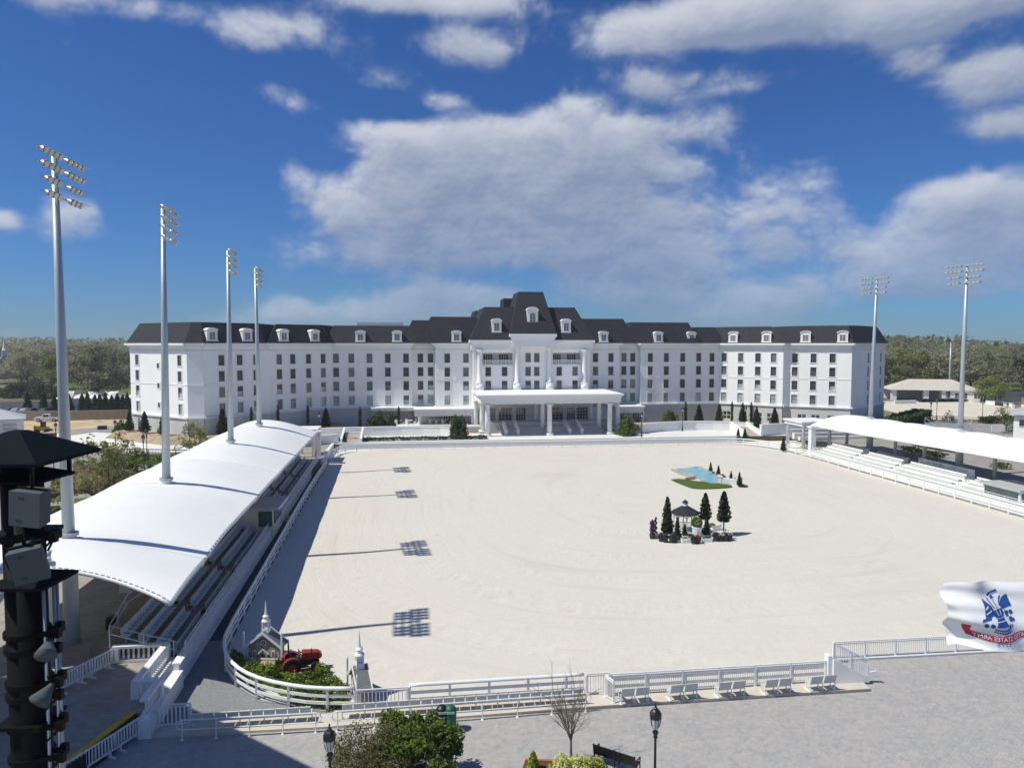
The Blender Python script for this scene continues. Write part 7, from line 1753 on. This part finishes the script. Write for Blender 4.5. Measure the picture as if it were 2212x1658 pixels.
m = MB(); m.bx(-.75, 1.25, -.2, .2, .38, .84); m.bx(-.95, -.7, -.25, .25, .4, .75); tp('chassis', m, 'black')
for s in (-1, 1):
    m = MB(); n = 8; r0 = .62
    A = [(-.55 + r0 * math.cos(a), s * .40, .55 + r0 * math.sin(a)) for a in [R(20) + R(150) * k / n for k in range(n + 1)]]; B = [(x_, s * .75, z_) for x_, _, z_ in A]
    for k in range(n): m.face([A[k], A[k + 1], B[k + 1], B[k]]); m.face([(B[k][0], B[k][1], B[k][2] - .03), (B[k + 1][0], B[k + 1][1], B[k + 1][2] - .03), (A[k + 1][0], A[k + 1][1], A[k + 1][2] - .03), (A[k][0], A[k][1], A[k][2] - .03)])
    tp('fender', m, 'red')
    m = MB(); m.tube([(-.55, s * .44, .55), (-.55, s * .48, .55), (-.55, s * .74, .55), (-.55, s * .78, .55)], [.50, .55, .55, .50], 22)
    for k in range(18): a = 2 * PI * k / 18; m.beam((-.55 + .55 * math.cos(a), s * .46, .55 + .55 * math.sin(a)), (-.55 + .57 * math.cos(a + .12), s * .76, .55 + .57 * math.sin(a + .12)), .05, .05)
    w = tp('rear_wheel', m, 'tyre'); m = MB(); m.tube([(-.55, s * .70, .55), (-.55, s * .79, .55)], .3, 14); tp('rim', m, 'red', w)
    m = MB(); m.tube([(.98, s * .42, .34), (.98, s * .45, .34), (.98, s * .62, .34), (.98, s * .65, .34)], [.30, .34, .34, .30], 18); w = tp('front_wheel', m, 'tyre'); m = MB(); m.tube([(.98, s * .6, .34), (.98, s * .66, .34)], .19, 12); tp('rim', m, 'red', w)
m = MB(); m.beam((.98, -.5, .36), (.98, .5, .36), .1); tp('front_axle', m, 'black')
m = MB(); m.bx(-.55, -.08, -.26, .26, .92, 1.02); m.bx(-.62, -.52, -.26, .26, 1.0, 1.45); tp('seat', m, 'pot_dark')
m = MB(); m.tube([(-.72, -.42, .7), (-.74, -.42, 1.9), (-.74, -.34, 2.1), (-.74, .34, 2.1), (-.74, .42, 1.9), (-.72, .42, .7)], .045, 8); tp('roll_bar', m, 'black', sm=True)
m = MB(); m.tube([(.12, 0, 1.25), (-.08, 0, 1.38)], .03, 6); m.tube([(-.08 + .0, .2 * math.cos(a), 1.4 + .2 * math.sin(a) * .5) for a in [2 * PI * k / 12 for k in range(13)]], .022, 6); tp('steering_wheel', m, 'black')
m = MB(); m.loft([(-.99, -.2, .95), (-.99, .2, .95), (-.99, 0, 1.32)], [(-1.02, -.2, .95), (-1.02, .2, .95), (-1.02, 0, 1.32)]); tp('hazard_triangle', m, 'orange')
m = MB(); m.bx(.0, .35, -.55, -.34, .42, .47); m.bx(.0, .35, .34, .55, .42, .47); tp('footplate', m, 'black')
m = MB(); m.tube([(.75, -.27, 1.15), (.75, -.3, 1.55)], .035, 8); tp('exhaust', m, 'black')
# ------------------------------------------------------------------ foreground
# leafy tree at the bottom
def cam_at(px, py, dist): return AZ(px, py, dist)
c = C2W((880 - 1106) / FPX * 31.0, 31.0)
rng = np.random.default_rng(201); mb = MB(); ends = []
for k in range(6):
    a = 2 * PI * k / 6 + rng.uniform(-.3, .3); limb(mb, (.08 * math.cos(a), .08 * math.sin(a), .0), (math.cos(a) * .55, math.sin(a) * .55, 1.0), 1.7, .065, 2, rng, ends, .5)
trunk = mb.mesh('trunk', MT['bark'], True); cl = []
for e in ends:
    if e.z < .9: continue
for k in range(60):
    t = rng.uniform(0, 2 * PI); q = rng.uniform(0, 1) ** .5; z_ = rng.uniform(0, 1)
    R_ = 2.45 * q * math.sqrt(max(.1, 1 - ((z_ - .42) / .62) ** 2)); cc = np.array([R_ * math.cos(t), R_ * math.sin(t), 1.1 + 1.9 * z_])
    m = 260; d = rng.normal(size=(m, 3)); d /= np.linalg.norm(d, axis=1)[:, None]; cl.append(cc + d * (rng.uniform(.2, 1.0, size=(m, 1)) ** .6) * rng.uniform(.32, .55))
pts = np.concatenate(cl)
plant('leafy_tree', 'rounded glossy green tree with many stems at the bottom of the picture', 'tree', trunk, quadmesh('crown', leafcloud(pts, .14, rng, 0, 1.35), MT['evergreen']), (c[0], c[1], 0))
# brownish half bare shrub in front of it
c = C2W((800 - 1106) / FPX * 30.0, 30.0); mb = MB(); ends = []; rng = np.random.default_rng(202)
for k in range(22):
    a = rng.uniform(0, 2 * PI); limb(mb, (.15 * math.cos(a), .15 * math.sin(a), 0), (math.cos(a) * .5, math.sin(a) * .5, 1), 1.45, .022, 2, rng, ends, .35, 4)
e = np.array([tuple(x) for x in ends]); pts = np.repeat(e, 70, 0) + rng.normal(scale=.2, size=(len(e) * 70, 3))
plant('twiggy_shrub', 'olive brown half bare twiggy shrub in front of the leafy tree', 'shrub', mb.mesh('stems', MT['twig']), quadmesh('foliage', leafcloud(pts, .085, rng), MT['olivedark']), (c[0], c[1], 0), 0, None, 1.02, 'foliage', 'stems')
# bare young tree
c = C2W((1237 - 1106) / FPX * 33.2, 33.2); mb = MB(); rng = np.random.default_rng(203)
mb.tube([(0, 0, -.05), (.01, 0, .8), (.0, .02, 1.45)], [.07, .06, .05], 8); ends = []
for k in range(11):
    a = 2 * PI * k / 11 + rng.uniform(-.3, .3); s_ = rng.uniform(.22, .62)
    def twig(p, d, L, r, dep):
        d = Vector(d).normalized(); q = [Vector(p)]
        for j in range(4): d = (d + Vector(rng.normal(scale=.07, size=3)) + Vector((0, 0, .03))).normalized(); q.append(q[-1] + d * L / 4)
        mb.tube(q, [r, r * .85, r * .7, r * .55, r * .4], 4, False)
        if dep:
            for j in range(6): 
                b = q[1 + j % 4]; twig(b, d + Vector(rng.normal(scale=.42, size=3)), L * rng.uniform(.4, .6), r * .5, dep - 1)
    twig((0, 0, rng.uniform(1.0, 1.45)), (math.cos(a) * s_, math.sin(a) * s_, 1), rng.uniform(1.5, 2.4), .026, 2)
t = thing('bare_tree', 'slender leafless young tree in the bottom planting bed', 'tree', (c[0], c[1], 0)); link('branches', mb.mesh('branches', MT['stem']), t)
# bed with lime shrubs
for i, (px, sx_, lb) in enumerate(((1222, 1.5, 'lime yellow leafy shrub left of the bare tree trunk'), (1257, 1.5, 'lime yellow leafy shrub right of the bare tree trunk'), (1288, 1.2, 'lime yellow leafy shrub nearest the dark bench'))):
    c = C2W((px - 1106) / FPX * 32.6, 32.6); o = link('lime_shrub', shrub_mesh(210 + i, sx_, 1.3, .75, MT['limegreen'], 900, .11)); o.location = (c[0], c[1], 0); tag(o, lb, 'shrub')
c = C2W((1153 - 1106) / FPX * 32.7, 32.7); plant('young_conifer', 'small bright green spiky plant in the bottom bed', 'plant', None, conifer_meshes(215, .95, .7, MT['brightgreen'], 320, .14, stem=0.02)[1], (c[0], c[1], 0))
mb = MB(); P = [C2W((px - 1106) / FPX * zz, zz) for px, zz in ((1135, 33.35), (1300, 33.2), (1330, 30), (1100, 30))]; mb.prism(P[::-1] if False else [P[3], P[2], P[1], P[0]], -.02, .12); struct('planter_bed', mb, MT['soil'])
mb = MB(); mb.beam((*P[0], .08), (*P[1], .08), .14, .22); tag(part('bed_edging', mb, MT['terracotta']), 'reddish edging along the bottom planting bed', 'edging')
c = C2W((1333 - 1106) / FPX * 33.6, 33.6); bench('dark metal bench turned away at the bottom beside the lime shrubs', c[0], c[1] - .55, -.012, R(180 - 40), 'black', 1.05)
# two litter bins
for px, mt_, lb in ((955, 'black', 'black litter bin left of the green one by the viewing seats'), (973, 'green_bin', 'green litter bin beside the black one by the viewing seats')):
    p = G(px, 1576, 0); t = thing('litter_bin', lb, 'trash bin', (p.x, p.y, -.01)); m = MB(); m.lathe([(.28, 0), (.31, .06), (.31, .95), (.29, 1.0)], 16); part('bin_body', m, MT[mt_], t, True, False)
    m = MB(); m.lathe([(.33, 1.0), (.33, 1.06), (.29, 1.2), (.18, 1.32), (.04, 1.37)], 16); part('lid', m, MT[mt_], t, True, False)
    m = MB(); m.bx(-.2, .2, -.335, -.27, 1.02, 1.12); part('lid_flap', m, MT['alu'], t, False, False)
    m = MB(); m.lathe([(.318, .78), (.318, .84)], 16); part('band', m, MT['alu'] if mt_ == 'black' else MT['green_bin'], t, False, False)
# ---- loudspeaker tower at the left, shade darkened into its colours
tz = 14.5; c = C2W((38 - 1106) / FPX * tz, tz); TX, TY = c
tw = thing('loudspeaker_tower', 'dark bronze shade-painted column tower with tiered hip roofs cut by the left edge', 'tower', (TX, TY, 0)); YA = R(-8)
ca, sa = math.cos(-YAW), math.sin(-YAW)
def L(x, y, z_): return (x * math.cos(YAW) + y * math.sin(YAW), -x * math.sin(YAW) + y * math.cos(YAW), z_)
def hz(v): return CAM_H - (v - 742) / FPX * tz        # height of a picture row at the tower
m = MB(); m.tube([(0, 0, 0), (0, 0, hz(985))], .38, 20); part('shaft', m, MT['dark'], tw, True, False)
def hipcap(zb, zt, r, lip, off=(0, 0), mat='dark', name='tier_roof'):
    m = MB(); q = [L(off[0] + a * r, off[1] + b * r, 0) for a, b in ((-1, -1), (1, -1), (1, 1), (-1, 1))]
    m.loft([(a, b, zb) for a, b, _ in q], [(a, b, zb + lip) for a, b, _ in q])
    k = .12; cx, cy, _ = L(off[0], off[1], 0); m.loft([(a, b, zb + lip) for a, b, _ in q], [(cx + (a - cx) * k, cy + (b - cy) * k, zt) for a, b, _ in q]); part(name, m, MT[mat], tw, False, False)
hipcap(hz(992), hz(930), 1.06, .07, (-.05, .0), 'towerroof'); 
m = MB()
for a in (-.6, .6):
    for b in (-.6, .6): x_, y_, _ = L(a, b, 0); m.bx(x_ - .035, x_ + .035, y_ - .035, y_ + .035, hz(1040), hz(988))
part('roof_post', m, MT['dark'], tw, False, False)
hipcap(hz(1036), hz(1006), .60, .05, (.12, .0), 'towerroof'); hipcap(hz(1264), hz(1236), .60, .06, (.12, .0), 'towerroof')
for v, r, arms in ((1152, .50, 2), (1362, .0, 2), (1396, .0, 1), (1472, .0, 2), (1500, .0, 1), (1570, .46, 2), (1640, .0, 2)):
    m = MB(); z_ = hz(v)
    if r: q = [L(a * r, b * r, 0) for a, b in ((-1, -1), (1, -1), (1, 1), (-1, 1))]; m.loft([(a, b, z_ - .06) for a, b, _ in q], [(a, b, z_ + .02) for a, b, _ in q])
    m.tube([(0, 0, z_ - .17), (0, 0, z_ - .061)], .43, 18)
    for j in range(arms):
        b = -.22 + j * .3; p0, p1 = L(.38, b, z_ - .1), L(.80 - .12 * j, b, z_ - .06 + .03 * j); m.beam(p0, p1, .07, .10)
        e = L(.74 - .12 * j, b, z_ - .05); m.box((e[0], e[1], e[2]), (.14, .12, .20), -YAW)
        m.beam(L(.42, b, z_ - .42), L(.70 - .12 * j, b, z_ - .12), .035, .035)
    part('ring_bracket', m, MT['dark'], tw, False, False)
m = MB()
for a, b in ((.45, -.15), (.50, .1), (.44, .3)): x_, y_, _ = L(a, b, 0); m.tube([(x_, y_, 0.2), (x_, y_, hz(1260))], .035, 8)
part('conduit', m, MT['steel'], tw, True, False)
def speaker(lb, px, py, w, h, d, rz, tilt, mat='speaker', lab=False):
    p = AZ(px, py, tz * .93); t = thing('loudspeaker', lb, 'loudspeaker', (p.x, p.y, p.z)); t.rotation_euler = (tilt[0], tilt[1], rz)
    m = MB(); m.add([(-w / 2, -d / 2, -h / 2), (w / 2, -d / 2, -h / 2), (w * .36, d / 2, -h / 2), (-w * .36, d / 2, -h / 2), (-w / 2, -d / 2, h / 2), (w / 2, -d / 2, h / 2), (w * .36, d / 2, h / 2), (-w * .36, d / 2, h / 2)], [(3, 2, 1, 0), (4, 5, 6, 7), (0, 1, 5, 4), (1, 2, 6, 5), (2, 3, 7, 6), (3, 0, 4, 7)]); part('cabinet', m, MT[mat], t, False, False)
    m = MB(); m.bx(-w * .2, -w * .02, -d / 2 - .006, -d / 2 - .001, h * .30, h * .36); m.bx(-w * .28, -w * .1, -d / 2 - .006, -d / 2 - .001, -h * .36, -h * .30); part('badge', m, MT['slate'], t, False, False)
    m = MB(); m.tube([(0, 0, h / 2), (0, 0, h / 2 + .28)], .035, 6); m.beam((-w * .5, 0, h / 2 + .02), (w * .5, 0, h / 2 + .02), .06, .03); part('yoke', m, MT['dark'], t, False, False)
    return t
speaker('upper grey loudspeaker cabinet hanging on the dark tower', 69, 1094, .60, .66, .4, -YAW - R(4), (R(3), R(5)))
speaker('lower grey loudspeaker cabinet on the dark tower, partly lit by the sun', 66, 1212, .58, .66, .4, -YAW + R(20), (R(14), R(-10)))
for lb, px, py, rz in (('small grey horn speaker hanging from the middle of the dark tower', 124, 1402, 20), ('second small horn speaker lower on the dark tower', 126, 1500, -10)):
    p = AZ(px - 18, py - 16, tz); t = thing('horn_speaker', lb, 'loudspeaker', (p.x, p.y, p.z)); t.rotation_euler = (R(120), 0, -YAW + R(rz)); m = MB(); m.lathe([(.05, -.1), (.07, 0), (.20, .3), (.21, .32)], 12); part('horn', m, MT['speaker'], t, True, False); m = MB(); m.beam((0, 0, -.1), (0, .25, -.1), .05); part('bracket', m, MT['dark'], t, False, False)
# ---- the building just outside the left edge, whose eaves shade the paving
cb = C2W(-37.6, 39.3); e1 = C2W(-37.6 + .826 * 19, 39.3 - .564 * 19); dv = Vector((e1[0] - cb[0], e1[1] - cb[1], 0)).normalized(); nv_ = Vector((dv.y, -dv.x, 0))
t = thing('event_hall', 'tall white hall with dark roof standing outside the left edge', 'building', (cb[0], cb[1], 0))
Q4 = [Vector((cb[0], cb[1], 0)), Vector((cb[0], cb[1], 0)) + dv * 19, Vector((cb[0], cb[1], 0)) + dv * 19 + nv_ * 26, Vector((cb[0], cb[1], 0)) + nv_ * 26]
ct = sum(Q4, Vector()) / 4; ins_ = [q + (ct - q).normalized() * 1.4 for q in Q4]
m = MB(); m.prism([(q.x, q.y) for q in ins_][::-1], 0, 19.5); part('wall', m, MT['stucco'], t)
m = MB(); m.prism([(q.x, q.y) for q in Q4][::-1], 19.4, 20.0); part('eaves', m, MT['trim'], t)
m = MB(); m.loft([(q.x, q.y, 20.0) for q in Q4[::-1]], [tuple(ct + (q - ct) * .35 + Vector((0, 0, 22.2))) for q in Q4[::-1]]); part('roof', m, MT['shingle'], t)
for k in range(5):
    for zz in (4, 8.5, 13):
        p = ins_[0].lerp(ins_[1], (k + .5) / 5); m = MB(); o_ = -nv_ * .03; m.beam((p.x - dv.x * .8 + o_.x, p.y - dv.y * .8 + o_.y, zz), (p.x + dv.x * .8 + o_.x, p.y + dv.y * .8 + o_.y, zz), .1, 2.4); part('window', m, MT['glass'], t)
# ---- flag blowing in from the right edge
FD = 20.0; fp = AZ(2290, 1330, FD)
t = thing('flag', 'white flag with blue emblem and red scroll seen from its reverse side', 'flag', (fp.x, fp.y, fp.z))
FWD, FHT = 3.12, 1.72
rt = Vector((math.cos(YAW), -math.sin(YAW), 0)); fwv = Vector((math.sin(YAW), math.cos(YAW), 0))
def flagpt(u, v, off=0.0):
    """u 0 at the fly end .. 1 at the pole, v 0 bottom .. 1 top"""
    x = -FWD * (1 - u); k = (1 - u)
    zc = (v - .5) * FHT * (1 + .02 * k) + .10 * math.sin(u * 5.2 + .7) * k - .02 + .14 * (u - .3) * (.35 + v)
    if v > .8: zc += .03 * math.sin(u * 9)
    y = .26 * k ** .5 * math.sin(u * 8.0 + 1.4 + v * 2.1) + .07 * k * math.sin(u * 19 + v * 6) + .035 * math.sin(v * 24 + u * 4) * k ** 1.5 + .12 * k * math.sin(v * 5 + 1)
    x += .10 * k * math.sin(v * 5.0 + .6) + .05 * k * k * math.sin(v * 13)
    y += .62 * (v - .5) * (.35 + .65 * min(1, k * 1.6)) + .10 * math.sin(v * 9 + u * 3) * k
    return rt * x + fwv * (y - off) + Vector((0, 0, zc))
m = MB(); nu, nvv = 90, 46
vs = [flagpt(i / nu, j / nvv) for j in range(nvv + 1) for i in range(nu + 1)]
m.add(vs, [(j * (nu + 1) + i, j * (nu + 1) + i + 1, (j + 1) * (nu + 1) + i + 1, (j + 1) * (nu + 1) + i) for j in range(nvv) for i in range(nu)])
part('cloth', m, MT['flagwhite'], t, True, False)
def fl_map(a, b): return (a, b)
def flat(polys, name, mat, off=.012, sub=6):
    """flat print: polygons in flag (u, v) laid on the cloth"""
    m = MB()
    for pl in polys:
        cx = sum(p[0] for p in pl) / len(pl); cy = sum(p[1] for p in pl) / len(pl); n = len(pl)
        edge = []
        for i in range(n):
            for k in range(sub): edge.append((pl[i][0] + (pl[(i + 1) % n][0] - pl[i][0]) * k / sub, pl[i][1] + (pl[(i + 1) % n][1] - pl[i][1]) * k / sub))
        rings = 4; N = len(edge); vs = []
        for r in range(rings):
            f = 1 - r / rings
            vs += [flagpt(cx + (a - cx) * f, cy + (b - cy) * f, off) for a, b in edge]
        vs.append(flagpt(cx, cy, off)); fs = []
        for r in range(rings - 1):
            for i in range(N): fs.append((r * N + i, r * N + (i + 1) % N, (r + 1) * N + (i + 1) % N, (r + 1) * N + i))
        for i in range(N): fs.append(((rings - 1) * N + i, (rings - 1) * N + (i + 1) % N, rings * N))
        m.add(vs, fs)
    return part(name, m, MT[mat], t, True, False)
ex, ey = .435, .565      # emblem centre in flag coordinates
sx, sy = .185, .35
def E(a, b): return (ex + a * sx * 1.05, ey + b * sy * 1.0)
def circ(a, b, r, n=10): return [E(a + r * math.cos(2 * PI * k / n), b + r * .98 * math.sin(2 * PI * k / n)) for k in range(n)]
blue = [
    [E(-.62, .62), E(-.28, .28), E(-.3, -.05), E(-.8, -.22), E(-.75, .1)],                      # left banner
    [E(.78, .74), E(.92, .2), E(.42, .08), E(.3, .24)],                                       # right banner
    [E(-.32, .12), E(.36, .14), E(.4, -.06), E(.3, -.16), E(-.26, -.16), E(-.36, -.04)],        # cuirass
    [E(-.22, -.2), E(.28, -.2), E(.42, -.56), E(-.34, -.56)],                                   # skirt
    [E(.02, .16), E(.07, .16), E(.07, .55), E(.02, .55)],                                       # spear
    [E(-.08, .54), E(.05, .72), E(.18, .54)],                                                   # cap
    [E(-.22, .72), E(-.2, .64), E(.4, .86), E(.36, .94)], [E(-.2, .2), E(-.14, .2), E(-.28, .6), E(-.34, .58)], [E(.26, .24), E(.32, .26), E(.55, .6), E(.49, .62)],
    [E(-1.0, -.36), E(-.94, -.24), E(-.5, -.12), E(-.55, -.24)], circ(-.8, -.5, .11), circ(-.52, -.5, .11),
    [E(.5, .02), E(.7, .0), E(.66, -.2), E(.48, -.22)], [E(.62, -.26), E(.82, -.22), E(.78, -.44), E(.6, -.4)], circ(.5, -.58, .08), circ(.66, -.56, .06), circ(.86, -.36, .08), circ(.82, -.06, .1),
    [E(.44, -.06), E(.56, .02), E(.52, -.2)]]
for k in range(9): blue.append([E(-.42 + k * .105, -.63 - .05 * math.sin(k / 8 * PI)), E(-.34 + k * .105, -.63 - .05 * math.sin(k / 8 * PI)), E(-.34 + k * .105, -.70 - .06 * math.sin(k / 8 * PI)), E(-.42 + k * .105, -.70 - .06 * math.sin(k / 8 * PI))])
for k in range(9): blue.append([E(-.46 + k * .112, -.74 - .06 * math.sin(k / 8 * PI)), E(-.38 + k * .112, -.74 - .06 * math.sin(k / 8 * PI)), E(-.38 + k * .112, -.81 - .07 * math.sin(k / 8 * PI)), E(-.46 + k * .112, -.81 - .07 * math.sin(k / 8 * PI))])
flat(blue, 'emblem', 'flagblue')
wh = [[E(-.16, .1), E(-.1, .1), E(-.02, -.1), E(-.08, -.1)], [E(.1, -.1), E(.16, -.1), E(.2, .1), E(.14, .1)], [E(-.3, -.3), E(.34, -.3), E(.36, -.33), E(-.31, -.33)], [E(-.7, .2), E(-.5, .34), E(-.5, .28), E(-.7, .14)], [E(-.72, .0), E(-.42, .16), E(-.42, .11), E(-.72, -.05)]]
flat(wh, 'emblem_detail', 'flagwhite', .02)
def rib(s): return .215 + .028 * math.sin(s * 6.4 + 2.4) - .03 * s
RW = .046; u0, u1 = .125, .78
m = MB(); N = 50; vs = []
for i in range(N + 1):
    s = i / N; u = u0 + (u1 - u0) * s
    for j in range(3): vs.append(flagpt(u, rib(s) + (j - 1) * RW, .012))
m.add(vs, [(i * 3 + j, (i + 1) * 3 + j, (i + 1) * 3 + j + 1, i * 3 + j + 1) for i in range(N) for j in range(2)]); part('scroll', m, MT['flagred'], t, True, False)
flat([[(u0 - .03, rib(0) + .15), (u0 + .035, rib(0) + .14), (u0 + .03, rib(0) + .05), (u0 + .05, rib(0) - .03), (u0 + .0, rib(0) - .03)]], 'scroll_tail', 'flagred', .01)
def lettering(text, umid, width, vmid_fn, height, name, mat, off):
    cu = bpy.data.curves.new(name, 'FONT'); cu.body = text; cu.align_x = 'CENTER'; cu.align_y = 'CENTER'; cu.size = 1.0; cu.resolution_u = 3
    o = bpy.data.objects.new(name, cu); COL.objects.link(o); dg = bpy.context.evaluated_depsgraph_get(); me = bpy.data.meshes.new_from_object(o.evaluated_get(dg)); bpy.data.objects.remove(o); bpy.data.curves.remove(cu)
    bm = bmesh.new(); bm.from_mesh(me); bmesh.ops.triangulate(bm, faces=bm.faces[:]); bmesh.ops.subdivide_edges(bm, edges=[e for e in bm.edges if e.calc_length() > .15], cuts=2); bm.to_mesh(me); bm.free()
    xs = [v.co.x for v in me.vertices]; w = max(xs) - min(xs); hh = max(v.co.y for v in me.vertices) - min(v.co.y for v in me.vertices)
    for v in me.vertices:
        u = umid - v.co.x / w * width          # mirrored: the reverse of the flag is seen
        v.co = flagpt(u, vmid_fn(u) + v.co.y / hh * height, off)
    me.materials.clear(); me.materials.append(MT[mat]); return link(name, me, t)
lettering('UNITED STATES ARMY', .452, .575, lambda u: rib((u - u0) / (u1 - u0)), .062, 'lettering', 'flagwhite', .022)
lettering('1775', .43, .13, lambda u: .10, .055, 'lettering', 'flagblue', .014)
bp = AZ(2293, 1330, FD); fpole = thing('flagpole', 'white flagpole carrying the flag outside the right edge', 'flagpole', (bp.x, bp.y, 0)); m = MB(); m.tube([(0, 0, -.02), (0, 0, bp.z + 1.6)], [.11, .06], 12); part('pole', m, MT['white'], fpole, True, False); m = MB(); m.lathe([(.02, bp.z + 1.58), (.1, bp.z + 1.68), (.02, bp.z + 1.8)], 10); part('finial', m, MT['yellow'], fpole, True, False)
HAZE = .00024
# ---- the slightly hazy air
m = MB(); m.bx(-1500, 1500, -200, 1500, -1.4, 40.0); hz_ = part('haze', m, MT['white']); hz_['kind'] = 'stuff'; hz_['label'] = 'thin pale haze in the air'
hm_ = bpy.data.materials.new('haze_air'); hm_.use_nodes = True; hn = hm_.node_tree; hn.nodes.clear()
hv = hn.nodes.new('ShaderNodeVolumePrincipled'); hv.inputs['Color'].default_value = (.9, .93, 1.0, 1); hv.inputs['Density'].default_value = HAZE; hv.inputs['Anisotropy'].default_value = .2
ho = hn.nodes.new('ShaderNodeOutputMaterial'); hn.links.new(hv.outputs[0], ho.inputs['Volume']); hz_.data.materials.clear(); hz_.data.materials.append(hm_)
